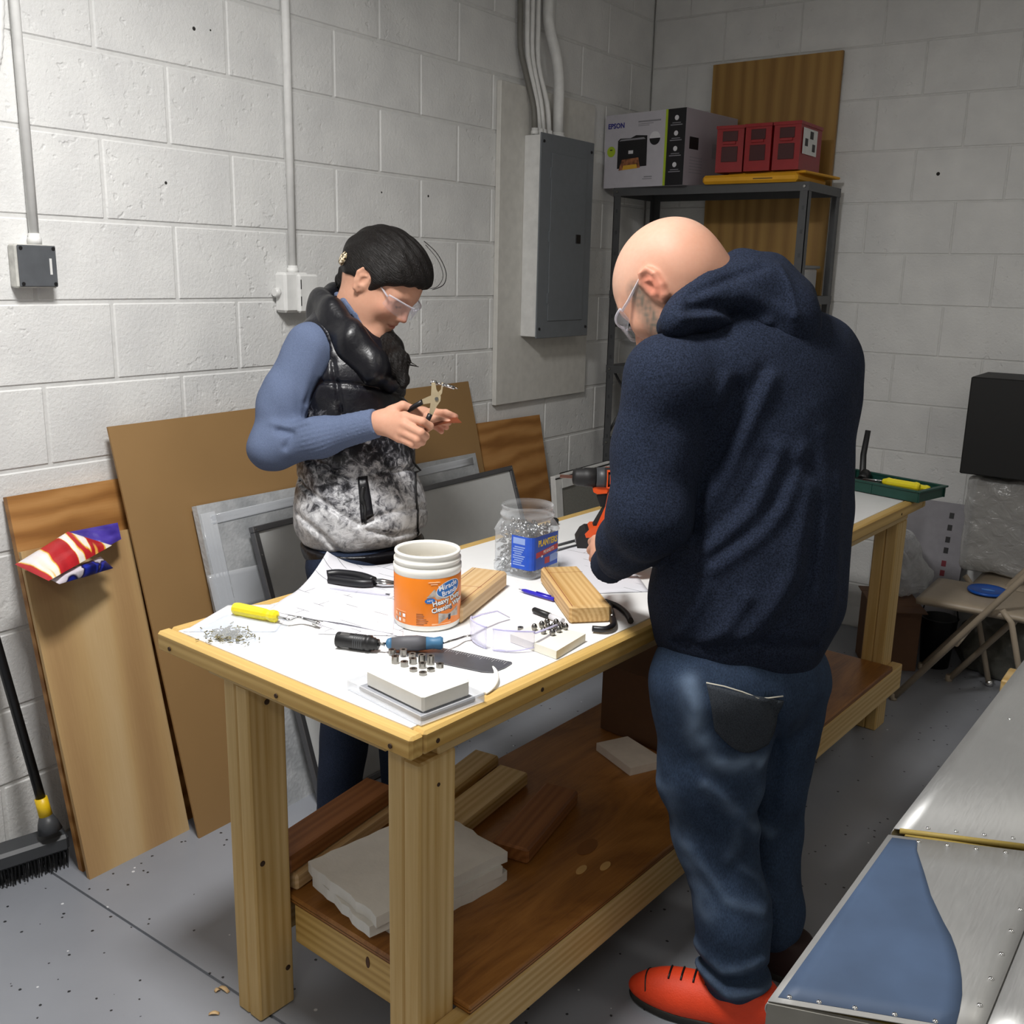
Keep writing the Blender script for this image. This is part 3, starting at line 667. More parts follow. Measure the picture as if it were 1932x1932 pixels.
FOLDS = [([(1.6802, -2.6587, 1.3261), (1.6458, -2.6748, 1.2562), (1.6284, -2.6820, 1.1755)], .012, -.012), ([(1.6671, -2.6852, 1.3414), (1.6294, -2.6756, 1.1948), (1.6211, -2.6749, 1.1227)], .013, .008),
         ([(1.7247, -2.6221, 1.3414), (1.7066, -2.6499, 1.2697), (1.6719, -2.6714, 1.1697), (1.6351, -2.6842, 1.0957)], .017, .011), ([(1.7096, -2.6252, 1.3549), (1.6775, -2.6539, 1.2671), (1.6445, -2.6674, 1.1553)], .014, -.008),
         ([(1.7521, -2.6250, 1.2131), (1.7270, -2.6667, 1.1069), (1.6543, -2.7015, 1.0202)], .016, .010), ([(1.7356, -2.6324, 1.2022), (1.7044, -2.6635, 1.1129), (1.6435, -2.6828, 1.0454)], .013, -.008),
         ([(1.7870, -2.5983, 1.2139), (1.7749, -2.6342, 1.1086), (1.7356, -2.6760, 1.0498), (1.6608, -2.7093, 0.9819)], .017, .011), ([(1.7780, -2.6072, 1.1843), (1.7461, -2.6575, 1.0782), (1.6642, -2.6974, 1.0057)], .012, -.008),
         ([(1.8079, -2.5978, 1.1473), (1.8076, -2.6404, 0.9946), (1.7862, -2.6744, 0.9271), (1.7396, -2.6983, 0.8609)], .020, .010), ([(1.8234, -2.5892, 1.1082), (1.8229, -2.6076, 0.9694), (1.7670, -2.6632, 0.8572)], .014, -.007),
         ([(1.8130, -2.5527, 1.2409), (1.8363, -2.5719, 1.0666), (1.8419, -2.5964, 0.9395)], .02, .006), ([(1.8432, -2.5313, 1.1619), (1.8591, -2.5474, 1.0039), (1.8612, -2.5638, 0.8826)], .016, .007),
         ([(1.6653, -2.7145, 0.9530), (1.6320, -2.7248, 0.8748), (1.5792, -2.6818, 0.8230)], .014, .008), ([(1.7420, -2.6951, 0.9435), (1.7137, -2.7150, 0.8805), (1.6626, -2.7150, 0.8419)], .014, .008),
         ([(1.5944, -2.6894, 0.8289), (1.6807, -2.7062, 0.8362), (1.7603, -2.6721, 0.8561), (1.8388, -2.5747, 0.8356)], .009, -.010), ([(1.6369, -2.7151, 1.2789), (1.6244, -2.6773, 1.1541), (1.6162, -2.6723, 1.0490)], .010, -.014)]
FOLDS = [([np.array(p) for p in a], w, A) for a, w, A in FOLDS]
hd = sdf_obj('hoodie', [(hoodie, *bb([mLs, mRs, mLe, mLw, mRe, mRw, mPel, c7, hem_o], .27), .0062)], M_HOODIE, man)
def hood(P):
    q0 = np.array((1.6477, -2.5405, 1.4886)); q1 = np.array((1.7160, -2.5195, 1.4359)); q2 = np.array((1.5934, -2.6397, 1.4567))
    d = ell(P, q0, (.060, .092, .066), [mFax*.8+V(0, 0, .6), mLax, mFax*-.6+V(0, 0, .8)])
    d = smin(d, ell(P, q1, (.048, .058, .064), AX), .045)
    d = smin(d, rc(P, q2, np.array((1.5654, -2.6691, 1.4465)), .044, .028), .05)
    d = smin(d, chain(P, [(1.5695, -2.7061, 1.4399), (1.5851, -2.6281, 1.4949), (1.6066, -2.5254, 1.5330), (1.6477, -2.4712, 1.5305), (1.6961, -2.4622, 1.4857)], [.024, .028, .032, .034, .036], .02), .045)
    d = smin(d, chain(P, [(1.5695, -2.7061, 1.4399), (1.5287, -2.6507, 1.4269), (1.4974, -2.5556, 1.4391)], [.024, .024, .024], .02), .02)
    neckc = rc(P, np.array(HM @ Vector((-.03, 0, -.02))), c7+V(-.03, .005, .01), .066, .064)
    d = smax(d, -neckc, .012)
    d = d-snoise(P, 18, 3.)*.004
    for pts, w, A in ((([(1.5897, -2.6983, 1.4605), (1.6168, -2.6683, 1.4657), (1.6538, -2.6086, 1.4490)]), .012, -.012), (([(1.5947, -2.7277, 1.4472), (1.6267, -2.6414, 1.4466), (1.6974, -2.5877, 1.4389)]), .010, .007), (([(1.5837, -2.6894, 1.4837), (1.6280, -2.6323, 1.5131), (1.6750, -2.5784, 1.5382)]), .008, -.006), (([(1.6578, -2.6264, 1.4950), (1.7051, -2.5876, 1.4679), (1.7361, -2.5593, 1.4495)]), .016, .006), (([(1.6901, -2.5406, 1.5438), (1.7235, -2.5606, 1.5062), (1.7361, -2.5593, 1.4495)]), .006, .005)):
        d = d-fold(P, [np.array(p) for p in pts], w, A)
    return d
sdf_obj('hood', [(hood, *bb([(1.6560, -2.5419, 1.4850), (1.7200, -2.5091, 1.4398), (1.5679, -2.7073, 1.4399)], .17), .0052)], M_HOODIE, hd)
def cuff(P):
    n = (mLw-mLe)/np.linalg.norm(mLw-mLe); a = (P-mLw)@n
    d = rc(P, mLw-n*.02, mLw+n*.06, .041, .038); d = smax(d, a-.052, .004); d = smax(d, -a-.01, .004)
    return d-.0008*np.cos(a*900)
sdf_obj('cuff', [(cuff, *bb([mLw], .12), .004)], M_RIB, hd)
# ---------------------------------------------------------------- jeans
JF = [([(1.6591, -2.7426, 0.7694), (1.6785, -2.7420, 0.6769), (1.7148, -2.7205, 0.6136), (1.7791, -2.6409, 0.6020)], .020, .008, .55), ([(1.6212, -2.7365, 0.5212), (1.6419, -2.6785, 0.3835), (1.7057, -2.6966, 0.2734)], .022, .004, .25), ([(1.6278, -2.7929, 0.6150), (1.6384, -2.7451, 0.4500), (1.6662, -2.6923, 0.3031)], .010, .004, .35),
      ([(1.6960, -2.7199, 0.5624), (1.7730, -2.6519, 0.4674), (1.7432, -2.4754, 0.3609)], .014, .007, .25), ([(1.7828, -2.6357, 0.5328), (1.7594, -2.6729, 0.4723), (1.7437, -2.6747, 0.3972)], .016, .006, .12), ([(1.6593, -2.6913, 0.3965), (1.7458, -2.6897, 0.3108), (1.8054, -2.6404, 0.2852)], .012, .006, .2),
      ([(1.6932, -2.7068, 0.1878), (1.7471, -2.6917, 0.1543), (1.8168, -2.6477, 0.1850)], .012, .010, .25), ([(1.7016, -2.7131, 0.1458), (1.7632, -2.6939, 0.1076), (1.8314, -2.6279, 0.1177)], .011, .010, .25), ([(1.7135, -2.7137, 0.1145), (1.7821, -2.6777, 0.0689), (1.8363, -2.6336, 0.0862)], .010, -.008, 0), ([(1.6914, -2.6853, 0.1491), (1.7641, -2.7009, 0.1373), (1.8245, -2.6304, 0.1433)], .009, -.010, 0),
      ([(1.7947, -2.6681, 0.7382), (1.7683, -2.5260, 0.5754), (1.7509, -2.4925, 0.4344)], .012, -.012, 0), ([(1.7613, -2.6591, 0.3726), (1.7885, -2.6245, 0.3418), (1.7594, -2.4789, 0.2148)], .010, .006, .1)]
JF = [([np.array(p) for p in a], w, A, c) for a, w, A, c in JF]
def jeans(P):
    hips = ell(P, mPel+V(.02, .005, -.035), (.150, .176, .14), np.array([(-.97, .22, 0), (-.22, -.97, 0), (0, 0, 1)]))
    L = chain(P, [mLh+V(.02, 0, .05), .5*(mLh+mLk)+V(.012, 0, 0), mLk, mLa+V(-.008, 0, .13), mLa+V(0, 0, .015)], [.112, .098, .078, .069, .072], .04)
    Rr = chain(P, [mRh+V(.02, 0, .05), mRk, mRa+V(0, 0, .06), mRa+V(0, 0, .02)], [.10, .072, .060, .060], .04)
    d = smin(smin(hips, L, .06), Rr, .03)
    d = d-snoise(P, 17, 2.)*.003-snoise(P, 40, 5.)*.0012
    for pts, w, A, c in JF: d = d-fold(P, pts, w, A)
    d = smax(d, .035-P[:, 2], .01)
    return smax(d, P[:, 2]-.86, .01)
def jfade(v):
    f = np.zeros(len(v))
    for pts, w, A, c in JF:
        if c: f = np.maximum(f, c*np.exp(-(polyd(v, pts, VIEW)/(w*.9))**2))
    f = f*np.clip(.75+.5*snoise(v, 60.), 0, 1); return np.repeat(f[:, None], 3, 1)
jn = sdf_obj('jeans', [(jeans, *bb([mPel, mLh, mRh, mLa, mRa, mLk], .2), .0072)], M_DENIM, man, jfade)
# back pocket: a stitched patch lying on the hip surface
def on_surface(fn, o, n, reach=.5):
    """first point of the surface hit from o along n"""
    o = np.asarray(o, float); n = np.asarray(n, float)/np.linalg.norm(n); t = 0.
    for _ in range(60):
        s = fn((o+n*t)[None])[0]
        t += min(max(s*.7, -.05), .05)
        if abs(s) < 2e-4: break
        if t > reach: return o+n*reach
    return o+n*t
def patch(fn, corners, nu, nv, off, thick, name, mat, parent, outline=None):
    """thin cloth patch draped on the surface; corners are four points in front of it, view along V"""
    c = [np.asarray(p, float) for p in corners]; mb = MB()
    def f(u, v):
        if outline: u, v = outline(u, v)
        p = (c[0]*(1-u)+c[1]*u)*(1-v)+(c[3]*(1-u)+c[2]*u)*v; q = on_surface(fn, p-VIEW*.25, VIEW); e = 1e-3
        g = np.array([fn((q+d)[None])[0]-fn((q-d)[None])[0] for d in np.eye(3)*e]); g /= max(np.linalg.norm(g), 1e-9); return tuple(q+g*off)
    mb.grid(f, nu, nv, thick=thick); return mb.build(name, mat, parent)
M_DENIMD = cloth('dark_worn_denim', '2c3036', '42474e', 500, .85, .3, 9, .3)
pk = patch(jeans, ((1.6905, -2.7360, 0.7756), (1.8088, -2.6441, 0.7424), (1.7812, -2.6494, 0.6196), (1.7156, -2.7247, 0.6575)), 14, 12, .003, .004, 'back_pocket', M_DENIMD, jn, lambda u, v: (u, v*(1-.25*abs(2*u-1)**2)+0*u))
M_THREAD = plain('pale_stitching', 'b9b5a8', .8)
edge = [on_surface(jeans, np.array(p)-VIEW*.25, VIEW)-VIEW*.006 for p in ((1.6888, -2.7351, 0.7781), (1.7199, -2.7226, 0.7748), (1.7511, -2.7076, 0.7665), (1.7753, -2.6877, 0.7535), (1.7914, -2.6705, 0.7510), (1.8079, -2.6436, 0.7506))]
MB().tube(edge, .0016, 6).build('pocket_edge_stitching', M_THREAD, pk)
# ---------------------------------------------------------------- shoes
M_ORANGE = plain('orange_mesh_upper', 'e8431a', .6, bump=.6, bscale=330, bdist=.0012)
M_SOLE = plain('dark_rubber_sole', '24221f', .7, bump=.3, bscale=120)
def shoe(o, toe, name, col, lab):
    o = np.array(o, float); f = np.array(toe, float)-o; f[2] = 0; ln = np.linalg.norm(f); f /= ln; s = V(-f[1], f[0], 0)
    A = [f, s, (0, 0, 1)]
    def up(P):
        d = ell(P, o+f*(ln-.085)+V(0, 0, .030), (.105, .047, .040), A); d = smin(d, ell(P, o+f*.055+V(0, 0, .045), (.075, .040, .055), A), .05)
        d = smin(d, rc(P, o+f*.07+V(0, 0, .05), o+f*.05+V(0, 0, .10), .042, .038), .04); d = smin(d, ell(P, o+f*(ln*.55)+V(0, 0, .045), (.10, .042, .042), A), .04)
        d = smax(d, .016-P[:, 2], .004); return smax(d, P[:, 2]-.105, .01)
    def so(P):
        d = ell(P, o+f*(ln-.09)+V(0, 0, .012), (.108, .050, .035), A); d = smin(d, ell(P, o+f*.07+V(0, 0, .012), (.09, .042, .035), A), .06); d = smin(d, rc(P, o+f*.05+V(0, 0, .012), o+f*(ln-.08)+V(0, 0, .012), .036, .042), .02)
        d = smax(d, P[:, 2]-.022, .003); return smax(d, .0005-P[:, 2], .002)
    q = sdf_obj(name, [(up, *bb([o, toe, o+V(0, 0, .1)], .08), .004)], col, man); sdf_obj('sole', [(so, *bb([o, toe], .08), .004)], M_SOLE, q)
    lacem = M_BLACK
    for k in range(4):
        t = ln*.50+k*.026; pts = [on_surface(up, o+f*(t+.006*abs(y)*30*.1)+s*y+V(0, 0, .2), V(0, 0, -1))+V(0, 0, .0015) for y in (-.022, -.011, 0, .011, .022)]
        MB().tube(pts, .0022, 6).build('lace', lacem, q)
    pts = [on_surface(up, o+f*(ln-.040+.022*math.cos(a))+s*(.052*math.sin(a))+V(0, 0, .2), V(0, 0, -1))+V(0, 0, .001) for a in [R(x) for x in range(-70, 71, 14)]]
    MB().tube(pts, .0016, 6).build('toe_cap_line', lacem, q)
    return q
shoe((1.845, -2.612, 0), (1.562, -2.690, 0), 'shoe', M_ORANGE, '')
shoe((1.85, -2.43, 0), (1.57, -2.38, 0), 'shoe', plain('dark_shoe_upper', '2a1512', .7), '')
# ---------------------------------------------------------------- safety glasses on the head
def glass(name, tint=(1, 1, 1), rough=.03, alpha=.18, edge=.55, bump=0):
    t = NT(name); tr = t.n('ShaderNodeBsdfTransparent'); tr.inputs[0].default_value = (*tint, 1); m = t.n('ShaderNodeMixShader')
    lw = t.n('ShaderNodeLayerWeight', Blend=.35); f = t.math('ADD', t.math('MULTIPLY', lw.outputs['Facing'], edge), alpha)
    if bump: t.bump(t.noise(t.coord(), bump, 3, .6, .8), .9, .012)
    t.b.inputs['Base Color'].default_value = (*tint, 1); t.b.inputs['Roughness'].default_value = rough; t.b.inputs['Specular IOR Level'].default_value = .8
    t.l(f, m.inputs[0]); t.l(tr.outputs[0], m.inputs[1]); t.l(t.b.outputs[0], m.inputs[2]); t.l(m.outputs[0], t.out.inputs[0]); return t.mat
M_LENS = glass('clear_lens', (.97, .97, 1), .04, .02, .22); M_CLEARFR = glass('clear_frame', (.9, .9, .95), .15, .28)
def worn_glasses(Mh, label, w, z0=.008):
    g = thing('safety_glasses', label, 'glasses', M=Mh @ T(.11, 0, z0))
    for s in (1, -1):
        def f(u, v, s=s):
            a = R(4+u*62); yy = s*(.004+ (w-.002)*math.sin(a)/math.sin(R(66))); xx = .122-.052*(1-math.cos(a))/(1-math.cos(R(66))); h = .021*(1-.35*u**3)
            return (xx, yy, z0-h+2*h*v*(1-.12*(1-u)))
        mb = MB(); mb.grid(f, 12, 6, thick=.0018); mb.build('lens', M_LENS, g, Mh)
        rim = [Vector(f(u/12, 1)) for u in range(13)]; MB().tube(rim, .0022, 6).build('brow_bar', M_CLEARFR, g, Mh)
        MB().tube([f(1, .8), (.05, s*(w+.001), z0+.012), (.0, s*(w+.002), z0+.024), (-.018, s*(w-.002), z0+.020), (-.035, s*(w-.006), z0+.0)], [.004, .004, .0034, .003, .0024], 8, flat=.5).build('temple_arm', M_CLEARFR, g, Mh)
    MB().tube([(.121, -.008, z0+.01), (.123, 0, z0+.013), (.121, .008, z0+.01)], .002, 6).build('bridge', M_CLEARFR, g, Mh)
    return g
worn_glasses(HM @ Matrix.Scale(1.05, 4), 'clear safety glasses on the bald man', .081)

# ================================================================ woman in the quilted vest
wo = thing('person', 'dark-haired woman in a speckled quilted vest holding pliers', 'person', (.58, -2.5, 0))
WF = V(.97, .24, 0); WL = V(-.24, .97, 0); WA = np.array([WF, WL, (0, 0, 1)])
WH = headM((0.6134, -2.5256, 1.4870), 14, 40, -4, -1, .075); _wi = inv(WH)
wc7 = np.array((0.4812, -2.4966, 1.4140)); wR = np.array((0.4961, -2.5983, 1.3333)); wL = wR+WL*.33+WF*.01
wRe = np.array((0.4663, -2.7223, 1.0707)); wRw = np.array((0.7350, -2.6239, 1.1567)); wLe = wL+V(-.03, .07, -.28); wLw = np.array((0.7292, -2.4627, 1.1375))
wP = np.array((0.5813, -2.5005, 0.8109)); wRh = wP-WL*.09+V(0, 0, -.06); wLh = wP+WL*.09+V(0, 0, -.06)
wRa = V(.56, -2.60, .09); wLa = V(.60, -2.38, .09); wRk = .5*(wRh+wRa)+V(.02, 0, 0); wLk = .5*(wLh+wLa)+V(.02, 0, 0)
def wo_head(P):
    d = head_sdf(_wi(P), False)
    d = smin(d, rc(P, np.array(WH @ Vector((-.034, 0, -.02))), wc7+V(.03, .01, -.03), .048, .052), .035)
    return smin(d, rc(P, np.array(WH @ Vector((.015, 0, -.06))), wc7+V(.09, .02, -.06), .032, .05), .03)
def wo_torso(P):
    d = rc(P, wR, wL, .04, .04); d = smin(d, rc(P, wc7+V(.03, 0, -.03), wP+V(-.01, 0, .2), .06, .10), .06); d = smin(d, rc(P, wP+V(-.01, 0, .2), wP+V(-.01, 0, 0), .085, .10), .06)
    d = smin(d, chain(P, [wR, wRe, wRw], [.036, .03, .022], .02), .03); d = smin(d, chain(P, [wL, wLe, wLw], [.036, .03, .022], .02), .03)
    d = smin(d, chain(P, [wRh, wRk, wRa], [.07, .046, .032], .02), .05); return smin(d, chain(P, [wLh, wLk, wLa], [.07, .046, .032], .02), .05)
F1 = [([(0.8240, -2.6122, 1.1812), (0.8737, -2.6063, 1.1743), (0.8772, -2.5836, 1.1609), (0.8552, -2.5715, 1.1483)], [.0112, .0102, .0095, .0085]),
      ([(0.8325, -2.6236, 1.1643), (0.8786, -2.6176, 1.1497), (0.8734, -2.5945, 1.1376), (0.8478, -2.5823, 1.1295)], [.0110, .0102, .0094, .0084]),
      ([(0.8285, -2.6267, 1.1465), (0.8701, -2.6211, 1.1328), (0.8658, -2.5991, 1.1233), (0.8426, -2.5898, 1.1170)], [.0105, .0096, .009, .008]),
      ([(0.8178, -2.6262, 1.1313), (0.8538, -2.6214, 1.1196), (0.8515, -2.6018, 1.1144), (0.8354, -2.5969, 1.1106)], [.0096, .0086, .008, .0072]),
      ([(0.7738, -2.6056, 1.1883), (0.7979, -2.5906, 1.2020), (0.8122, -2.5705, 1.1925), (0.8208, -2.5552, 1.1802)], [.014, .0125, .0108, .009])]
def wo_rh(P): return hand_sdf(P, (wRw, (0.7580, -2.6187, 1.1611), .0265, .0255), [((0.7567, -2.6171, 1.1698), (0.8218, -2.6116, 1.1796), .0150), ((0.7613, -2.6221, 1.1631), (0.8299, -2.6207, 1.1637), .0150), ((0.7626, -2.6237, 1.1544), (0.8258, -2.6237, 1.1459), .0145), ((0.7636, -2.6248, 1.1482), (0.8152, -2.6232, 1.1306), .0130), ((0.7508, -2.6145, 1.1715), (0.7779, -2.6026, 1.1884), .0150)], F1, .006)
F2 = [([(0.8049, -2.4852, 1.1770), (0.8455, -2.4868, 1.1798), (0.8785, -2.4901, 1.1743)], [.0098, .009, .0078]), ([(0.8022, -2.4840, 1.1660), (0.8399, -2.4820, 1.1670), (0.8683, -2.4816, 1.1633)], [.0098, .009, .0078]),
      ([(0.7985, -2.4837, 1.1550), (0.8324, -2.4851, 1.1533), (0.8488, -2.4884, 1.1449)], [.0095, .0088, .0076]), ([(0.7892, -2.4808, 1.1444), (0.8193, -2.4857, 1.1401), (0.8345, -2.4895, 1.1329)], [.0085, .0078, .007]),
      ([(0.8068, -2.5115, 1.1693), (0.8452, -2.5165, 1.1658), (0.8734, -2.5101, 1.1616)], [.012, .0102, .0086])]
def wo_lh(P): return hand_sdf(P, (wLw, (0.7562, -2.4752, 1.1578), .024, .023), [((0.7558, -2.4748, 1.1604), (0.8049, -2.4852, 1.1770), .0135), ((0.7562, -2.4752, 1.1578), (0.8022, -2.4840, 1.1660), .0135), ((0.7571, -2.4762, 1.1526), (0.7985, -2.4837, 1.1550), .013), ((0.7579, -2.4771, 1.1474), (0.7892, -2.4808, 1.1444), .012), ((0.7600, -2.4756, 1.1690), (0.8056, -2.5062, 1.1686), .0135)], F2, .006)
def wo_tint(v):
    Q = _wi(v); c = np.tile(np.array(srgb('cf9f86')[:3]), (len(v), 1)); ay = np.abs(Q[:, 1]); A = np.stack([Q[:, 0], ay, Q[:, 2]], 1); inh = np.linalg.norm(Q-np.array((.03, 0, 0)), axis=1) < .16
    def blend(c, m, k): return c*(1-m[:, None])+np.array(srgb(k)[:3])*m[:, None]
    lip = np.exp(-((Q[:, 0]-.098)**2/.014**2+ay**2/.02**2+(Q[:, 2]+.0515)**2/.0085**2)**2); c = blend(c, lip*.8, 'a9594d')
    c = blend(c, np.exp(-((Q[:, 0]-.115)**2/.02**2+ay**2/.014**2+(Q[:, 2]+.02)**2/.02**2))*.4, 'cf7f6a')
    c = blend(c, np.exp(-((Q[:, 0]-.07)**2/.03**2+(ay-.045)**2/.025**2+(Q[:, 2]+.02)**2/.022**2))*.35, 'd58a76')
    c = blend(c, np.clip(1.1-polyd(A, [(.094, .013, .032), (.084, .034, .036), (.072, .052, .029)])/.0055, 0, 1)*inh*.8, '38281f')
    c = blend(c, np.clip(1.1-polyd(A, [(.092, .018, .003), (.092, .031, .0), (.080, .046, .004)])/.004, 0, 1)*inh*.8, '2e211c')
    for (pts, rs) in F1+F2:
        tip = np.array(pts[-1]); c = blend(c, np.exp(-(np.linalg.norm(v-tip, axis=1)/.014)**2)*.35, 'd28b78')
        for p in pts[:2]: c = blend(c, np.exp(-(np.linalg.norm(v-np.array(p), axis=1)/.010)**2)*.25, 'd08c78')
    return c
sdf_obj('body', [(wo_head, *bb([np.array(WH.translation), wc7], .16), .0034), (wo_torso, *bb([wR, wL, wRe, wRw, wLe, wLw, wRa, wLa], .12), .014), (wo_rh, *bb([wRw, (0.8724, -2.5990, 1.1418), (0.8080, -2.6018, 1.2039)], .05), .0024), (wo_lh, *bb([wLw, (0.8687, -2.4963, 1.1557), (0.7731, -2.4845, 1.1712)], .05), .0028)], M_SKIN, wo, wo_tint)
# ---------------------------------------------------------------- hair
def dense(pts, k=5):
    P = [np.array(p, float) for p in pts]; out = []
    for i in range(len(P)-1):
        a = P[max(i-1, 0)]; b = P[i]; c = P[i+1]; d = P[min(i+2, len(P)-1)]
        for j in range(k):
            t = j/k; out.append(.5*((2*b)+(c-a)*t+(2*a-5*b+4*c-d)*t*t+(3*b-a-3*c+d)*t**3))
    return out+[P[-1]]
def hair_mat():
    t = NT('dark_brown_hair'); co = t.coord(scale=(7, 75, 75), rot=(0, R(30), 0)); f = t.noise(co, 4.5, 3, .65, .6)
    t.bump(f, .8, .004); return t.set(t.ramp(f, [(.3, srgb('070505')), (.7, srgb('15100d'))]), .5, spec=.25)
M_HAIR = hair_mat()
def hair(P):
    Q = _wi(P); ay = np.stack([Q[:, 0], np.abs(Q[:, 1]), Q[:, 2]], 1)
    d = ell(Q, (-.006, 0, .052), (.110, .087, .096)); d = smin(d, ell(Q, (-.055, 0, .02), (.062, .066, .065)), .05); d = smin(d, ell(Q, (.05, 0, .066), (.055, .068, .06)), .04)
    d = smin(d, ell(ay, (.020, .062, .030), (.045, .018, .04)), .03)
    n = np.array((-.70, 0, .71)); pl = -((Q-np.array((.092, 0, .062)))@n)+.010*np.clip(np.abs(Q[:, 1])/.08, 0, 1)
    d = smax(d, pl, .010)
    d = smax(d, -ell(ay, (-.004, .09, -.003), (.024, .036, .034)), .006)
    d = smax(d, -ell(ay, (-.02, .075, -.055), (.05, .05, .045)), .012)
    d = smin(d, ell(ay, (.026, .066, .012), (.008, .010, .022), [(.94, 0, -.34), (0, 1, 0), (.34, 0, .94)]), .012)
    return d-.0016*np.sin(Q[:, 1]*230+Q[:, 2]*90+snoise(Q, 22.)*2.0)-.002*snoise(Q, 40.)
hr = sdf_obj('hair', [(hair, *bb([np.array(WH @ Vector((0, 0, .03)))], .17), .0032)], M_HAIR, wo, M=WH)
def tail(P):
    d = chain(P, [np.array(WH @ Vector((-.09, .02, -.01))), np.array(WH @ Vector((-.085, .045, -.06))), (0.5050, -2.4117, 1.3858), (0.6137, -2.4509, 1.3310), (0.6808, -2.4843, 1.2900), (0.7186, -2.4966, 1.2418)], [.034, .034, .034, .032, .031, .012], .02)
    return d-.003*snoise(P, 70, 2.)-.0015*np.sin(P[:, 0]*500+P[:, 1]*300)
sdf_obj('ponytail', [(tail, *bb([np.array(WH @ Vector((-.09, .04, -.02))), (0.7171, -2.4969, 1.2444), (0.5039, -2.4105, 1.3927)], .06), .0036)], M_HAIR, hr, M=WH)
for pts, r in ((dense([(0.7408, -2.4481, 1.5893), (0.7813, -2.4516, 1.5642), (0.8019, -2.4459, 1.5333), (0.8111, -2.4466, 1.5083), (0.8084, -2.4552, 1.4856), (0.7816, -2.4654, 1.4735)], 4), .0011), (dense([(0.7454, -2.4474, 1.5805), (0.7818, -2.4441, 1.5456), (0.8016, -2.4472, 1.5081), (0.7918, -2.4554, 1.4826), (0.7760, -2.4688, 1.4759)], 4), .0008), ([(0.7008, -2.4865, 1.2981), (0.7175, -2.4774, 1.2882), (0.7377, -2.4642, 1.2835)], .0022), ([(0.7013, -2.4831, 1.3086), (0.7163, -2.4760, 1.2960), (0.7330, -2.4669, 1.2860)], .0016), ([(0.5011, -2.4837, 1.4952), (0.4921, -2.4942, 1.4816), (0.4853, -2.5030, 1.4680)], .0012)):
    MB().tube(pts, [r]*(len(pts)-1)+[r*.4], 6).build('loose_strand', M_HAIR, hr)
def clipf(P):
    c = np.array((0.5386, -2.5104, 1.5493)); return ell(P, c, (.013, .034, .026), [V(*((0.5449, -2.5054, 1.5508)))*0+V(-.62, -.45, .64), V(-.2, .9, .38), V(.7, .0, .7)])-.003*np.abs(snoise(P, 150.))
t_ = NT('tortoise_clip'); _c = t_.coord(); sdf_obj('hair_clip', [(clipf, *bb([(0.5449, -2.5054, 1.5508)], .05), .003)], t_.set(t_.ramp(t_.noise(_c, 170, 2), [(.42, srgb('1d1410')), (.52, srgb('c9b48a')), (.62, srgb('efe6d2'))]), .25), hr)
# ---------------------------------------------------------------- vest
def vest_mat():
    t = NT('speckled_quilted_shell'); g = t.n('ShaderNodeNewGeometry'); s = t.n('ShaderNodeSeparateXYZ'); t.l(g.outputs['Position'], s.inputs[0]); co = g.outputs['Position']
    n1 = t.noise(co, 46, 5, .72, .6); n2 = t.noise(co, 11, 3, .6)
    lvl = t.n('ShaderNodeMapRange'); lvl.inputs[1].default_value = 1.24; lvl.inputs[2].default_value = .80; lvl.inputs[3].default_value = -.30; lvl.inputs[4].default_value = .30; t.l(s.outputs['Z'], lvl.inputs[0])
    x = t.math('ADD', t.math('ADD', n1, lvl.outputs[0]), t.math('MULTIPLY', t.math('SUBTRACT', n2, .5), .55))
    top = t.math('LESS_THAN', s.outputs['Z'], 1.205)
    col = t.ramp(x, [(.40, srgb('101016')), (.50, srgb('4d4d52')), (.60, srgb('9c9c9f')), (.78, srgb('d6d6d8'))])
    col = t.mix(top, srgb('101018'), col)
    t.bump(t.noise(co, 60, 3, .6, 1.0), .35, .004); return t.set(col, .36, spec=.45)
M_VEST = vest_mat()
SE = [([(0.4814, -2.6475, 0.9865), (0.5569, -2.6095, 0.9310), (0.6387, -2.5664, 0.8770)], .006), ([(0.6488, -2.5572, 0.8840), (0.6939, -2.5176, 0.9079), (0.7494, -2.4733, 0.9228)], .006), ([(0.4969, -2.6611, 0.9027), (0.5699, -2.6244, 0.8484), (0.6105, -2.6087, 0.8027)], .006), ([(0.5110, -2.5571, 1.2213), (0.6006, -2.4939, 1.2170), (0.6857, -2.4359, 1.2059)], .006), ([(0.5046, -2.6161, 1.0366), (0.6142, -2.5508, 0.9900), (0.7252, -2.4602, 1.0264)], .006),
      ([(0.6564, -2.5576, 0.8641), (0.7083, -2.5237, 0.8521), (0.7615, -2.4810, 0.8669)], .005), ([(0.5253, -2.5113, 1.3421), (0.5865, -2.4778, 1.3062), (0.6443, -2.4444, 1.2784)], .006), ([(0.5247, -2.5314, 1.2752), (0.5527, -2.5386, 1.1823), (0.5763, -2.5489, 1.0893)], .005)]
SE = [([np.array(p) for p in a], w) for a, w in SE]
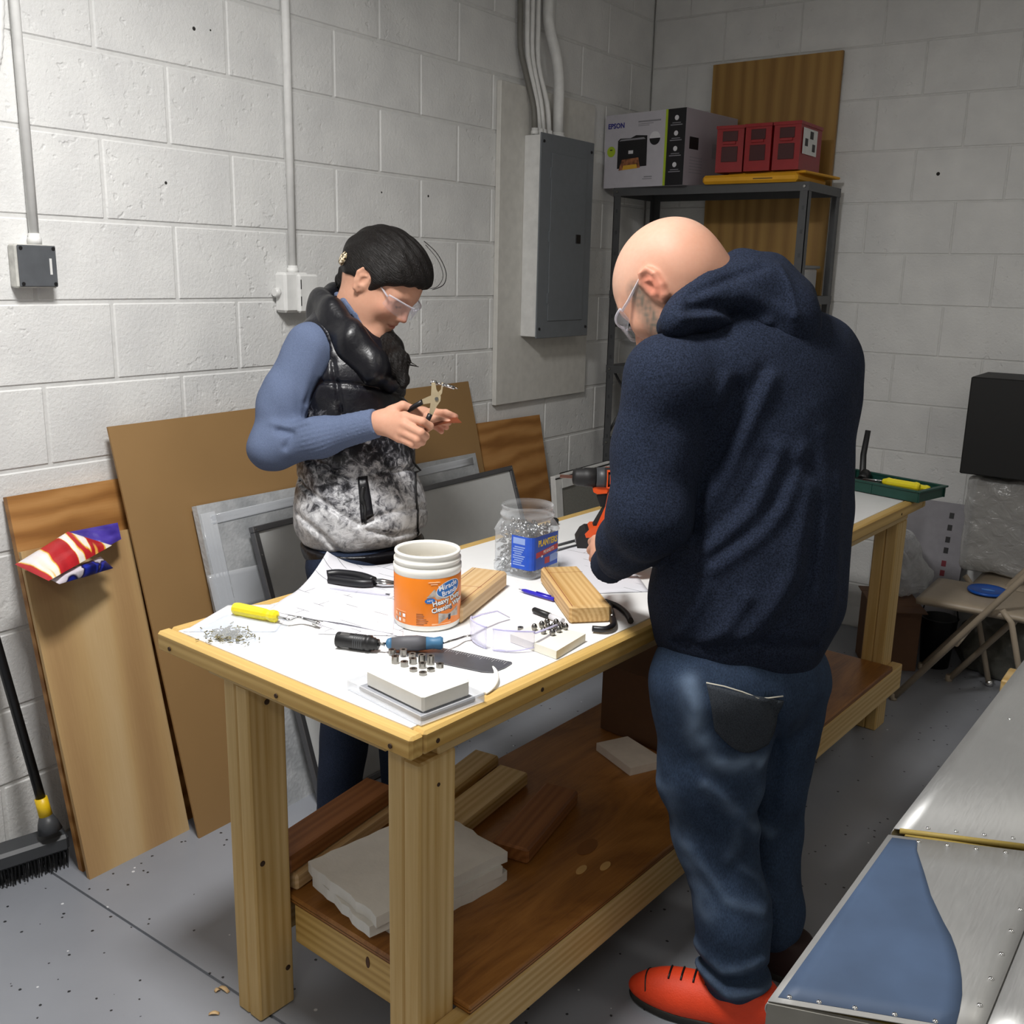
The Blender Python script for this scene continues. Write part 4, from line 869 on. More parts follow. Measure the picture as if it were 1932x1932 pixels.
def vest(P):
    d = ell(P, np.array((0.5608, -2.4943, 0.8826)), (.172, .195, .15), WA); d = smin(d, ell(P, np.array((0.5376, -2.4874, 1.0490)), (.150, .175, .17), WA), .07)
    d = smin(d, ell(P, np.array((0.5192, -2.4810, 1.2231)), (.138, .165, .15), WA), .07); d = smin(d, rc(P, wR+WL*.03+V(.01, 0, .012), wL-WL*.03, .058, .058), .07); d = smin(d, rc(P, wc7+V(.03, 0, -.02), wc7+V(.05, .01, -.12), .06, .10), .06)
    d = d-snoise(P, 26, 1.)*.0035-snoise(P, 60, 3.)*.0014
    for pts, w in SE: d = d+.010*np.exp(-(polyd(P, pts, VIEW)/w)**2)
    d = smax(d, (.806+.018*np.sin(P[:, 1]*7))-P[:, 2], .02)
    arm = chain(P, [wR-WL*.10+V(0, 0, .03), wR+V(-.01, 0, -.06), .5*(wR+wRe)+V(0, 0, .02)], [.075, .074, .062], .03); d = smax(d, -arm, .008)
    d = smax(d, -rc(P, np.array(WH @ Vector((-.03, 0, -.01))), wc7+V(.05, .01, -.05), .058, .056), .01)
    return d
vs_ = sdf_obj('vest', [(vest, *bb([(0.5608, -2.4943, 0.8826), wR, wL, wc7], .23), .0055)], M_VEST, wo)
ring = [(0.4478, -2.5169, 1.4266), (0.5325, -2.5580, 1.4026), (0.6087, -2.5681, 1.3541), (0.6563, -2.5431, 1.3009), (0.6505, -2.4772, 1.2808), (0.5810, -2.4017, 1.3201), (0.4791, -2.3846, 1.4121), (0.4253, -2.4372, 1.4512), (0.4472, -2.5162, 1.4306)]
def collar(P):
    a = [np.array(p) for p in ring]; d = chain(P, a, [.028]*9, .02); d = smin(d, chain(P, [p+V(0, 0, -.030) for p in a], [.034]*9, .02), .03)
    d = smin(d, chain(P, [p+V(-.006, 0, .022) for p in a[:4]], [.022, .022, .018, .008], .02), .02)
    d = d-snoise(P, 34, 2.)*.0035
    return smax(d, -rc(P, np.array(WH @ Vector((-.03, 0, -.01))), wc7+V(.05, .01, -.05), .056, .054), .01)
M_VBLACK = plain('black_quilted_shell', '0e0e14', .36, bump=.5, bscale=40, bdist=.004, spec=.45)
sdf_obj('collar', [(collar, *bb(ring, .08), .0048)], M_VBLACK, vs_)
# armhole binding, zip, pocket
def drape(fn, pts, off=.002): return [on_surface(fn, np.array(p)-VIEW*.25, VIEW)-VIEW*off for p in pts]
MB().tube(drape(vest, dense([(0.6998, -2.4622, 1.0819), (0.7163, -2.4667, 1.0262), (0.7324, -2.4747, 0.9598), (0.7452, -2.4811, 0.9066), (0.7514, -2.4923, 0.8533)])), .0034, 6).build('zip', M_BLACK, vs_)
pkt = patch(vest, ((0.6169, -2.5477, 0.9941), (0.6357, -2.5340, 0.9946), (0.6637, -2.5412, 0.9018), (0.6421, -2.5620, 0.8838)), 4, 10, .002, .003, 'pocket_opening', M_VBLACK, vs_)
MB().tube(drape(vest, dense([(0.6329, -2.5432, 0.9705), (0.6349, -2.5496, 0.9438), (0.6457, -2.5496, 0.9173), (0.6499, -2.5564, 0.8840)]), .006), [.006]*8+[.004]*8, 8).build('zip_pull', M_BLACK, pkt)
def hemb(P):
    z = P[:, 2]; d = smax(vest(P)-.001, z-.826, .003); d = ell(P, np.array((0.5734, -2.5022, 0.8246)), (.160, .182, .14), WA); d = smax(d, z-.815, .004); return smax(d, .775-z, .004)
sdf_obj('hem_band', [(hemb, *bb([(0.5734, -2.5022, 0.8246)], .24), .006)], M_VBLACK, vs_)
# ---------------------------------------------------------------- sweater
M_KNIT = cloth('grey_blue_knit', '55607a', '6b7894', 800, .9, .3, 5, .12)
fd = (wRw-wRe)/np.linalg.norm(wRw-wRe); fu = np.cross(fd, (0, 0, 1)); fu /= np.linalg.norm(fu); fv = np.cross(fd, fu)
def sleeves(P):
    d = chain(P, [wR+V(0, 0, -.01), wR*.45+wRe*.55+V(-.012, -.005, 0), wRe+V(.008, 0, .008), wRe*.5+wRw*.5, wRw], [.066, .060, .052, .044, .036], .035)
    t = (P-wRe)@fd; ang = np.arctan2((P-wRe)@fu, (P-wRe)@fv); rib = np.clip((t-.085)/.04, 0, 1)
    d = d-.0013*np.cos(ang*26)*rib-snoise(P, 30, 2.)*.0025*(1-rib)
    for pts, w, A in (([(0.5059, -2.7169, 1.1215), (0.5392, -2.6953, 1.1133), (0.5279, -2.7122, 1.0835)], .008, -.008), ([(0.5601, -2.6396, 1.2515), (0.5492, -2.6570, 1.2191), (0.5426, -2.6693, 1.1932)], .006, -.005), ([(0.4922, -2.7212, 1.1404), (0.5306, -2.6954, 1.1337), (0.5659, -2.6660, 1.1475)], .009, .006)): d = d-fold(P, [np.array(p) for p in pts], w, A)
    d = smax(d, half(P, wRw+fd*.008, fd), .004)
    e = chain(P, [wL-WL*.02+V(-.01, 0, -.05), wLe, wLw], [.046, .045, .034], .03); e = smax(e, half(P, wLw, wLw-wLe), .004); d = np.minimum(d, e)
    return d
sw = sdf_obj('sweater', [(sleeves, *bb([wR, wRe, wRw, wL, wLe, wLw], .09), .0042)], M_KNIT, wo)
def neckband(P): return chain(P, [(0.4772, -2.4879, 1.4530), (0.5436, -2.5273, 1.4368), (0.5905, -2.5413, 1.4034), (0.6337, -2.5413, 1.3623)], [.009, .009, .008, .006], .01)
sdf_obj('neckband', [(neckband, *bb([(0.4719, -2.4902, 1.4582), (0.6442, -2.4893, 1.3411)], .05), .0045)], M_KNIT, sw)
# ---------------------------------------------------------------- trousers and shoes
def pants(P):
    d = ell(P, wP+V(0, 0, -.05), (.135, .175, .13), WA); d = smin(d, chain(P, [wRh, wRk, wRa+V(0, 0, -.02)], [.098, .070, .062], .03), .05); d = smin(d, chain(P, [wLh, wLk, wLa+V(0, 0, -.02)], [.098, .070, .062], .03), .03)
    d = d-snoise(P, 20, 3.)*.003; d = smax(d, .04-P[:, 2], .01); return smax(d, P[:, 2]-.82, .01)
sdf_obj('trousers', [(pants, *bb([wP, wRa, wLa], .2), .011)], cloth('dark_blue_jeans', '1d2536', '2f3a50', 500, .85, .3, 6, .2), wo)
def wshoe(o):
    o = np.array(o, float)
    def f(P):
        d = ell(P, o+WF*.10+V(0, 0, .03), (.10, .042, .04), WA); d = smin(d, ell(P, o+V(0, 0, .04), (.06, .036, .05), WA), .05); return smax(d, .001-P[:, 2], .004)
    sdf_obj('shoe', [(f, *bb([o, o+WF*.2], .09), .006)], plain('dark_shoe_leather', '1c1a1c', .5), wo)
wshoe((.55, -2.60, 0)); wshoe((.59, -2.38, 0))
worn_glasses(WH, 'clear safety glasses on the dark-haired woman', .073)
# ---------------------------------------------------------------- pliers with a clamp pin, copper strip
M_CREAM = plain('zinc_plated_steel', 'c9b999', .35, .55); M_CHROME = plain('bright_steel', 'd8d8da', .16, 1, var=.03); M_GRIP = plain('black_vinyl_grip', '15151a', .4)
pliers = thing('hand_pliers', 'cream pliers with black grips gripping a silver pin in the woman\'s hand', 'pliers', (0.8736, -2.5623, 1.2204))
PM = frame((0.8771, -2.5587, 1.2241), V(.808, .588, .022), (0, 0, 1)) ; PS = 2.39/1898.54
def pz(pts): return [((x-824)*PS, (752-y)*PS) for x, y in pts]
PR = PM @ RX(90)
MB().prism(pz([(815,722),(822,722),(824,735),(832,748),(831,756),(824,766),(816,783),(809,783),(813,756)]), -.0015, .0035, PR).build('jaw', M_CREAM, pliers)
MB().prism(pz([(837,722),(834,742),(828,752),(816,760),(798,763),(796,754),(812,747),(822,745),(832,735),(834,722)]), -.0068, -.002, PR).build('jaw', M_CREAM, pliers)
MB().lathe([(.0045, -.008), (.0045, .006)], 12, PR).build('pivot', M_SCREW, pliers)
MB().tube([(0.8475, -2.5763, 1.2154), (0.8249, -2.5772, 1.2032), (0.8010, -2.5866, 1.1865)], .0062, 8).build('grip', M_GRIP, pliers)
MB().tube([(0.8718, -2.5755, 1.1886), (0.8682, -2.5790, 1.1772), (0.8555, -2.5796, 1.1632)], .0062, 8).build('grip', M_GRIP, pliers)
pin = thing('clamp_pin', 'small silver spring pin held in the jaws of the pliers', 'pin', (0.8778, -2.5481, 1.2586))
A_, B_ = Vector((0.8610, -2.5613, 1.2632)), Vector((0.9101, -2.5299, 1.2498))
for a, b, r in ((0, .22, .0052), (.2, .5, .0026), (.45, .52, .0048), (.5, .97, .0042), (.97, 1.1, .0012)): MB().tube([A_.lerp(B_, a), A_.lerp(B_, b)], r, 10).build('barrel' if r > .004 else 'shank', M_CHROME, pin)
MB().add([(0.8425, -2.5529, 1.1564), (0.8743, -2.5134, 1.1698), (0.8837, -2.4924, 1.1750), (0.9087, -2.5028, 1.1645), (0.8829, -2.5217, 1.1638), (0.8554, -2.5504, 1.1550)], [(0, 1, 4, 5), (1, 2, 3, 4)])
cs = MB(); top = [Vector(p) for p in ((0.8410, -2.5512, 1.1574), (0.8705, -2.5088, 1.1689), (0.8823, -2.4908, 1.1754), (0.9075, -2.5013, 1.1642), (0.8816, -2.5201, 1.1635), (0.8561, -2.5511, 1.1551))]
cs.add(top+[p+Vector((0, 0, -.0015)) for p in top], [(0, 1, 4, 5), (1, 2, 3, 4), (11, 10, 7, 6), (10, 9, 8, 7)]+[(i, i+6, (i+1) % 6+6, (i+1) % 6) for i in range(6)])
setp(cs.build('copper_strip', plain('copper_brown', '8a4a30', .4, .5)), 'thin copper-brown metal strip between the fingers of the woman', 'metal strip')

# ================================================================ boards leaning on the left wall
def slab(name, bl, br, tr, tl, th, mat, label, cat, parent=None, bev=None):
    """board with front face bl,br,tr,tl; local X along the bottom edge, local Y up the face"""
    M = frame(bl, Vector(br)-Vector(bl), y=Vector(tl)-Vector(bl)); I = M.inverted()
    q = [I @ Vector(p) for p in (bl, br, tr, tl)]; vs = [(p.x, p.y, 0) for p in q]+[(p.x, p.y, -th) for p in q]
    mb = MB().add(vs, [(0, 1, 2, 3), (7, 6, 5, 4), (0, 4, 5, 1), (1, 5, 6, 2), (2, 6, 7, 3), (3, 7, 4, 0)])
    o = mb.build(name, mat, parent, M)
    if label: setp(o, label, cat)
    return o, M
def ply_mat(name, c1, c2, c3, axis=1, sc=7.0, st=.18):
    t = NT(name); s = [1, 1, 1]; s[axis] = st; co = t.coord(scale=s); w = t.n('ShaderNodeTexWave', _wave_type='BANDS', _bands_direction='XYZ'[1-axis] if axis < 2 else 'X', Scale=sc*.55, Distortion=9.0, Detail=3.0); w.inputs['Detail Scale'].default_value = 1.1; t.l(co, w.inputs[0])
    n = t.noise(co, sc*1.3, 4, .6, 1.2); f = t.noise(t.coord(scale=[(1 if i != axis else .04) for i in range(3)]), 240, 2); g = t.math('ADD', t.math('MULTIPLY', w.outputs['Fac'], .38), t.math('ADD', t.math('MULTIPLY', n, .5), t.math('MULTIPLY', f, .14)))
    t.bump(f, .12, .0006); return t.set(t.ramp(g, [(.25, srgb(c3)), (.5, srgb(c2)), (.75, srgb(c1))]), .55)
M_FIR = ply_mat('fir_plywood', 'bb8a52', 'a8763f', '8b5c2b', 0, 8, .3)
slab('plywood_sheet', (.207, -3.160, 0), (.207, -2.62, 0), (.026, -2.62, .960), (.026, -3.170, .960), .018, M_FIR, 'orange fir plywood sheet leaning on the wall behind the pale board', 'plywood')
M_BIRCH = ply_mat('birch_plywood', 'ccb084', 'bd9c6c', 'a8855a', 1, 3.2, .12)
slab('plywood_board', (.252, -3.168, 0), (.252, -2.868, 0), (.080, -2.880, .832), (.080, -3.176, .832), .012, M_BIRCH, 'narrow pale birch plywood board leaning in front of the orange sheet', 'plywood')
M_HARD = plain('brown_hardboard', '96754a', .65, var=.05, scale=3, bump=.06, bscale=160)
slab('hardboard_sheet', (.310, -2.880, 0), (.30, -1.365, 0), (.038, -1.365, 1.114), (.038, -2.894, 1.104), .006, M_HARD, 'large brown hardboard sheet leaning on the wall behind the woman', 'hardboard')
slab('plywood_sheet', (.225, -1.33, 0), (.222, -.886, 0), (.034, -.886, .936), (.034, -1.31, .944), .018, M_FIR, 'small orange plywood sheet leaning below the electrical panel', 'plywood')
def wrap_mat():
    t = NT('cloudy_bubble_wrap'); co = t.coord(); n = t.noise(co, 9, 4, .6, .6); f = t.noise(co, 70, 3, .6); v = t.n('ShaderNodeTexVoronoi', Scale=95.0); t.l(co, v.inputs['Vector'])
    t.bump(t.math('ADD', t.math('MULTIPLY', v.outputs['Distance'], .6), t.math('MULTIPLY', f, .5)), .5, .003); return t.set(t.ramp(n, [(.3, srgb('9a9da0')), (.7, srgb('c3c5c7'))]), .3, spec=.5)
M_WRAP = wrap_mat()
wp, wM = slab('packaged_whiteboard', (.372, -2.712, 0), (.352, -1.43, 0), (.130, -1.43, .857), (.130, -2.700, .872), .022, M_WRAP, 'flat board wrapped in cloudy bubble film leaning on the brown sheet', 'wrapped board')
M_TAPE = glass('clear_packing_tape', (.9, .92, .95), .12, .35)
for (x0, y0, x1, y1, r) in ((0.0, .60, .30, .71, -3), (.02, .0, .07, .88, 0), (.05, .845, 1.26, .872, 0)):
    def f(u, v, a=(x0, y0, x1, y1, r)): return (a[0]+(a[2]-a[0])*u, a[1]+(a[3]-a[1])*v+u*math.tan(R(a[4]))*.3, .0022+.0012*mnoise.noise((u*9, v*9, a[0]*50)))
    MB().grid(f, 14, 8, thick=.001).build('tape_strip', M_TAPE, wp, wM)
# framed whiteboard in front of it
wb_t = thing('whiteboard', 'whiteboard with a grey metal frame leaning in front of the wrapped panel', 'whiteboard', (.46, -1.95, 0))
bM = frame((.455, -2.565, 0), (-.002, 1, 0), y=(-.262, -.01, .795)); HH = .838; WW = 1.262
M_WBOARD = plain('whiteboard_surface', 'd3d4d3', .25, var=.02); M_ALU = plain('dull_aluminium', '77777a', .38, .8, var=.04)
MB().box((.014, .014, -.012), (WW-.014, HH-.014, 0)).build('panel', M_WBOARD, wb_t, bM)
for lo, hi in (((0, HH-.018, -.014), (WW, HH, .008)), ((0, 0, -.014), (WW, .018, .008)), ((0, .018, -.014), (.018, HH-.018, .008)), ((WW-.018, .018, -.014), (WW, HH-.018, .008))): MB().box(lo, hi, bev=.002).build('frame_bar', M_ALU, wb_t, bM)
for x in (.009, WW-.009):
    for y in (HH-.009, HH-.085): MB().lathe([(.0032, 0), (.0026, .0015)], 8, T(x, y, .008)).build('screw', M_SCREW, wb_t, bM)
# filter panel and tube by the wall
ft = thing('filter_panel', 'grey mesh filter panel in a white frame standing by the wall beyond the bench', 'filter', (.30, -.85, 0))
fM = frame((.335, -1.105, 0), (-.02, 1, 0), y=(-.10, 0, 1)); FH = .735; FW = .46
for lo, hi in (((0, 0, -.02), (.05, FH, .004)), ((FW-.04, 0, -.02), (FW, FH, .004)), ((.05, FH-.055, -.02), (FW-.04, FH, .004)), ((.05, 0, -.02), (FW-.04, .05, .004))): MB().box(lo, hi, bev=.002).build('frame_board', M_WHITE, ft, fM)
def mesh_mat():
    t = NT('grey_woven_mesh'); co = t.coord(); b = t.n('ShaderNodeTexBrick', Scale=1.0); b.inputs['Brick Width'].default_value = .004; b.inputs['Row Height'].default_value = .004; b.inputs['Mortar Size'].default_value = .0008; b.inputs['Scale'].default_value = 1; b.inputs['Color1'].default_value = srgb('a8a79f'); b.inputs['Color2'].default_value = srgb('98978f'); b.inputs['Mortar'].default_value = srgb('6a6a65'); t.l(co, b.inputs[0]); return t.set(b.outputs[0], .7)
MB().box((.05, .05, -.012), (FW-.04, FH-.055, -.004)).build('mesh', mesh_mat(), ft, fM)
MB().box((0, FH-.012, .0042), (FW, FH-.007, .0056)).build('edge_strip', M_BLACK, ft, fM)
setp(MB().box((.12, -.87, 0), (.17, -.47, .665), bev=.004).build('storage_carton', plain('off_white_card', 'c9c9c4', .7)), 'flat off-white carton standing against the wall behind the filter panel', 'carton')
setp(MB().tube([(.145, -.87, .682), (.145, -.47, .682)], .017, 12).build('cardboard_tube', M_BLACK), 'black tube lying on the flat carton by the wall', 'tube')
# push broom
bt = thing('push_broom', 'push broom with a black pole and yellow collar standing in the corner by the boards', 'broom', (.20, -3.24, 0))
p0 = Vector((0.1350, -3.2066, 0.1691)); p1 = Vector((0.0450, -3.2385, 0.6051)); dv = (p1-p0).normalized(); p1 = p0+dv*1.2
pipe('pole', [p0+dv*.03, p1], .0118, M_BLACK, bt)
MB().tube([p0-dv*.014, p0+dv*.036], [.0165, .0155], 12).build('collar', plain('yellow_plastic', 'e8c11c', .4), bt)
MB().tube([p0-dv*.055, p0-dv*.03, p0-dv*.012], [.030, .024, .0165], 12).build('socket', M_GREYDK, bt)
hM = frame((0.1352, -3.1774, 0.0500), (-.25, -.97, 0), (0, 0, 1))
MB().box((-.02, -.045, 0), (.52, .028, .045), bev=.008).build('block', M_GREYDK, bt, hM)
br = MB(); random.seed(3)
for i in range(60):
    for j in range(7):
        x = -.014+i*.0089; y = -.04+j*.0105; br.tube([(x, y, .004), (x+random.uniform(-.004, .004), y+random.uniform(-.006, .006), -.048)], [.0022, .0012], 4, sm=False)
setp(br.build('bristles', M_BLACK, bt, hM), kind='stuff')
# ---------------------------------------------------------------- crumpled snack bag on the board
def bag_mat(name, cols, sc, loc):
    t = NT(name); co = t.coord(scale=sc, loc=loc); n = t.noise(co, 1.0, 2, .4, .8); t.bump(t.noise(t.coord(), 60, 3), .4, .003); return t.set(t.ramp(n, cols, 'EASE'), .28, spec=.55)
M_BAG = bag_mat('printed_bag_film', [(.40, srgb('e9e6ea')), (.455, srgb('eadfcf')), (.475, srgb('e3b23c')), (.495, srgb('b8242a')), (.60, srgb('a81f26')), (.62, srgb('e4a84a')), (.645, srgb('ece9ee'))], (2, 14, 4), (3.1, .4, 1.7))
M_BAGP = bag_mat('purple_bag_film', [(.35, srgb('3a2b86')), (.65, srgb('5a48b4'))], (9, 9, 9), (0, 0, 0)); M_BAGB = bag_mat('dark_blue_bag_film', [(.40, srgb('151a5e')), (.50, srgb('2433a8')), (.58, srgb('1a1440')), (.66, srgb('d8cfd8'))], (16, 16, 16), (1, 0, 0))
bag = thing('snack_bag', 'crumpled red, white and purple snack bag lodged on top of the pale board', 'bag', (.15, -3.04, .80))
def pillow(name, L, Tp, Rt, Bt, th, mat, seed):
    L, Tp, Rt, Bt = [Vector(p) for p in (L, Tp, Rt, Bt)]; n = (Rt-L).cross(Tp-Bt).normalized()
    def f(s):
        def g(u, v):
            p = (L*(1-u)+Tp*u)*(1-v)+(Bt*(1-u)+Rt*u)*v; b = (16*u*(1-u)*v*(1-v))**.6
            return p+n*s*(th*b)+n*(.006*mnoise.noise((u*4+seed, v*4, s))*b)
        return g
    mb = MB(); mb.grid(f(1), 12, 12); mb.grid(f(-1), 12, 12)
    k = 169; 
    for i in range(len(mb.f)//2): mb.f[i] = mb.f[i][::-1]
    return mb.build(name, mat, bag)
pillow('flap', (0.1000, -3.0628, 0.8634), (0.1050, -2.9272, 0.8632), (0.1300, -2.9357, 0.8250), (0.1500, -2.9854, 0.8204), .006, M_BAGP, 5)
mainb = pillow('front_panel', (0.1100, -3.2084, 0.8140), (0.1200, -3.0741, 0.8704), (0.1650, -2.9858, 0.8246), (0.2350, -3.1966, 0.7952), .020, M_BAG, 1)
pillow('bottom_fold', (0.2000, -3.1820, 0.7925), (0.1500, -3.0094, 0.7977), (0.1650, -2.9860, 0.7645), (0.2250, -3.1660, 0.7779), .018, M_BAGB, 9)
# ================================================================ steel shelving in the corner
su = thing('shelving_unit', 'dark grey steel shelving unit in the room corner', 'shelving', (.51, -.24, 0))
M_SHELF = plain('dark_grey_enamel', '4b4c4e', .45, var=.05)
SX0, SX1, SY0, SY1, SZT = .075, .945, -.42, -.055, 1.885
for x in (SX0, SX1):
    for y in (SY0, SY1):
        sx = 1 if x == SX0 else -1; sy = 1 if y == SY0 else -1
        lx = sorted((x, x+sx*.034)); ly = sorted((y, y+sy*.034)); tx = sorted((x, x+sx*.003)); ty = sorted((y, y+sy*.003))
        ps = MB().box((lx[0], ty[0], 0), (lx[1], ty[1], SZT-.001)).box((tx[0], ly[0], 0), (tx[1], ly[1], SZT-.001)).build('post', M_SHELF, su)
        fy = y-sy*.0006
        for k in range(18):
            MB().box((min(x, x+sx*.034)+.013, fy-.0008, .25+.09*k), (min(x, x+sx*.034)+.021, fy+.0008, .266+.09*k)).build('slot', M_BLACK if y == SY1 else M_GREYDK, ps)
for z in (SZT, 1.45, 1.12, .785, .12):
    s_ = MB().box((SX0+.001, SY0+.001, z-.004), (SX1-.001, SY1-.001, z)).box((SX0-.002, SY0-.002, z-.034), (SX1+.002, SY0+.002, z)).box((SX0-.002, SY1-.002, z-.034), (SX1+.002, SY1+.002, z)).box((SX0-.002, SY0, z-.034), (SX0+.002, SY1, z)).box((SX1-.002, SY0, z-.034), (SX1+.002, SY1, z)).build('shelf', M_SHELF, su)
    for x in (SX0+.017, SX1-.017):
        MB().lathe([(.006, 0), (.005, .004)], 8, T(x, SY0-.002, z-.017) @ RX(90)).build('bolt', M_SCREW, s_)
for a, b in (((SX0+.01, SY0+.01, 1.295), (SX0+.01, SY1-.01, 1.295)), ((SX0+.01, SY0+.02, 1.12), (SX0+.01, SY1-.02, .80)), ((SX0+.01, SY0+.02, .80), (SX0+.01, SY1-.02, 1.11)), ((SX1-.01, SY0+.02, .80), (SX1-.01, SY1-.02, 1.11))): MB().tube([a, b], .006, 6).build('brace', M_SHELF, su)
slab('plywood_sheet', (.335, -.045, .50), (.890, -.045, .50), (.893, -.028, 2.428), (.320, -.028, 2.424), .018, ply_mat('pine_plywood', 'ab8646', 'a07a3e', '8d6833', 1, 9, .06), 'tall pine plywood sheet standing behind the steel shelving', 'plywood')
# ---------------------------------------------------------------- printer carton
px = thing('printer_carton', 'printer carton with a black side stripe on the top shelf', 'carton', M=T(.424, -.462, SZT) @ RZ(-7))
PXM = T(.424, -.462, SZT) @ RZ(-7)
CW, CD, CH = .412, .395, .300
M_CARD = plain('grey_printed_card', 'bfbcc4', .5, var=.03); M_CARD2 = plain('mauve_printed_card', 'a29aa2', .55, var=.05, scale=6)
MB().box((-CW, 0, 0), (0, CD, CH)).build('box', M_CARD, px, PXM)
def dec(pts, mat, name='print_patch', face='f', e=.0007):
    """flat print; pts in (u, v) of the face, v from the top"""
    if face == 'f': M = PXM @ T(-CW, 0, CH) @ RX(90); w = CW
    else: M = PXM @ T(0, 0, CH) @ RZ(90) @ RX(90); w = CD
    return MB().prism([(a*w, -b*CH) for a, b in pts], .0002, e, M).build(name, mat, px)
def rect(a, b, c, d): return [(a, b), (c, b), (c, d), (a, d)]
def circ(u, v, r, a0=0, a1=360, n=20, w=CW): return [(u+r/w*math.cos(R(a0+(a1-a0)*i/n)), v-r/CH*math.sin(R(a0+(a1-a0)*i/n))) for i in range(n+(0 if a1-a0 == 360 else 1))]
M_INK = plain('black_ink', '17161a', .5); M_LIME = plain('lime_ink', 'a9c22c', .5); M_GREYINK = plain('grey_ink', '8b8a90', .5); M_PALEINK = plain('pale_ink', 'd9d8dc', .5); M_BLUEINK = plain('deep_blue_ink', '2b2a86', .5); M_PHOTO = plain('photo_ink', '8d5a3c', .5, var=.7, scale=60); M_YEL = plain('yellow_ink', 'd9a93a', .5)
dec(rect(.785, 0, 1, 1), M_INK, 'side_stripe'); dec(rect(.757, 0, .785, 1), M_LIME, 'lime_line'); dec(rect(0, .0, 1.0, 1.0), M_CARD2, 'side_face', 's')
dec([(.17, .36), (.20, .33), (.33, .335), (.40, .30), (.54, .315), (.545, .72), (.17, .74)], M_INK, 'printer_picture', e=.0009)
dec([(.185, .365), (.21, .345), (.5, .335), (.52, .36)], M_GREYINK, e=.0011); dec(rect(.31, .50, .37, .545), M_PALEINK, e=.0011)
dec([(.23, .62), (.44, .60), (.465, .74), (.19, .765)], M_PHOTO, 'photo_print', e=.0012); dec([(.25, .70), (.42, .69), (.43, .745), (.24, .76)], M_YEL, e=.0014)
dec(circ(.635, .36, .027, 0, 180), M_PALEINK, 'badge'); dec(circ(.635, .36, .027, 180, 360), M_INK, 'badge'); dec(circ(.085, .50, .022), M_LIME, 'badge'); dec(rect(.068, .47, .10, .485), M_INK, e=.001)
for i in range(3): dec(rect(.42, .13+.022*i, .66-.05*i, .138+.022*i) if i else rect(.42, .115, .70, .135), M_GREYINK)
for i, v in enumerate((.12, .32, .52, .73)):
    dec(circ(.89, v, .010), M_PALEINK, 'icon', e=.0011); dec(rect(.84, v+.06, .94, v+.07), M_GREYINK, e=.0011); dec(rect(.82, v+.085, .96, v+.097), M_GREYINK, e=.0011)
dec(rect(.52, .86, .62, .875), M_GREYINK); dec(rect(.50, .89, .62, .90), M_GREYINK)
text('brand_lettering', 'EPSON', .029, PXM @ T(-CW+.058, -.0012, CH-.047) @ RX(90), M_BLUEINK, px, .0003, 1.0, bold=.0008)
dec(rect(.08, .36, .25, .52), M_INK, face='s', e=.001); dec(rect(.52, .40, .78, .60), M_GREYINK, face='s', e=.001); dec(rect(.72, .16, .86, .30), M_PALEINK, face='s', e=.001)
for i in range(6): dec(rect(.1, .62+.04*i, .34, .63+.04*i), M_GREYINK, face='s', e=.001)
# ---------------------------------------------------------------- yellow envelopes and red bins on the top shelf
M_ENV = plain('yellow_kraft', 'e0a21c', .6, var=.06, scale=12, bump=.2, bscale=30)
def envelope(lo, hi, rz, label, slit=False):
    cx, cy = (lo[0]+hi[0])/2, (lo[1]+hi[1])/2; M = T(cx, cy, lo[2]) @ RZ(rz); w, d, h = hi[0]-lo[0], hi[1]-lo[1], hi[2]-lo[2]
    def g(s): return lambda u, v: ((u-.5)*w, (v-.5)*d, h/2+s*h/2*(16*u*(1-u)*v*(1-v)+.001)**.13+.0015*mnoise.noise((u*6, v*6, lo[0]*9)))
    mb = MB().box((-w/2, -d/2, 0), (w/2, d/2, h), bev=min(.010, h*.35))
    o = mb.build('padded_envelope', M_ENV, None, M); setp(o, label, 'envelope'); return o, M, d
e0, eM, ed = envelope((.50, -.445, SZT), (.90, -.10, SZT+.034), 1, 'yellow padded envelope under the red bins on the top shelf')
envelope((.60, -.40, SZT+.034), (.935, -.06, SZT+.044), -4, 'thin yellow envelope lying on the padded envelope')
MB().box((.02, -.1735, .014), (.10, -.1720, .017)).build('slit', M_INK, e0, eM)
M_RED = plain('red_bin_plastic', '8f1318', .35, var=.06); M_REDSHADE = plain('red_recess_shade', '3d070a', .5)  # second red darkened to stand for shade inside the bin recesses
def bin_(x, y, w, rz, label, sticker=False):
    M = T(x, y, SZT+.046) @ RZ(rz); b = thing('parts_bin', label, 'bin', M=M, group='red parts bins on the top shelf'); d, h, t = .23, .178, .004
    mb = MB().box((0, 0, 0), (w, d, t)).box((0, 0, t), (w, t, h)).box((0, d-t, t), (w, d, h)).box((0, t, t), (t, d-t, h)).box((w-t, t, t), (w, d-t, h)); mb.build('body', M_RED, b, M)
    MB().box((-.003, -.004, h-.012), (w+.003, d+.003, h)).build('rim', M_RED, b, M)
    MB().box((w*.22, -.0025, h*.66), (w*.78, -.0004, h*.88), bev=.001).build('handle_recess_shade', M_REDSHADE, b, M); MB().box((w*.25, -.006, h*.60), (w*.72, -.0004, h*.66), bev=.001).build('label_holder', M_RED, b, M); MB().box((w*.2, -.0020, h*.22), (w*.8, -.0004, h*.55), bev=.001).build('front_recess_shade', M_REDSHADE, b, M)  # dark plates on the front, recess shade put into their colour
    if sticker:
        MB().box((w+.0032, .02, .06), (w+.0044, .17, h-.022)).build('sticker', M_WHITE, b, M)
        for yy, zz, s in ((.04, .10, .03), (.09, .13, .035), (.12, .085, .03)): MB().box((w+.0045, yy, zz-.01), (w+.0052, yy+s, zz+.018)).build('sticker_print', M_INK, b, M)
    return b
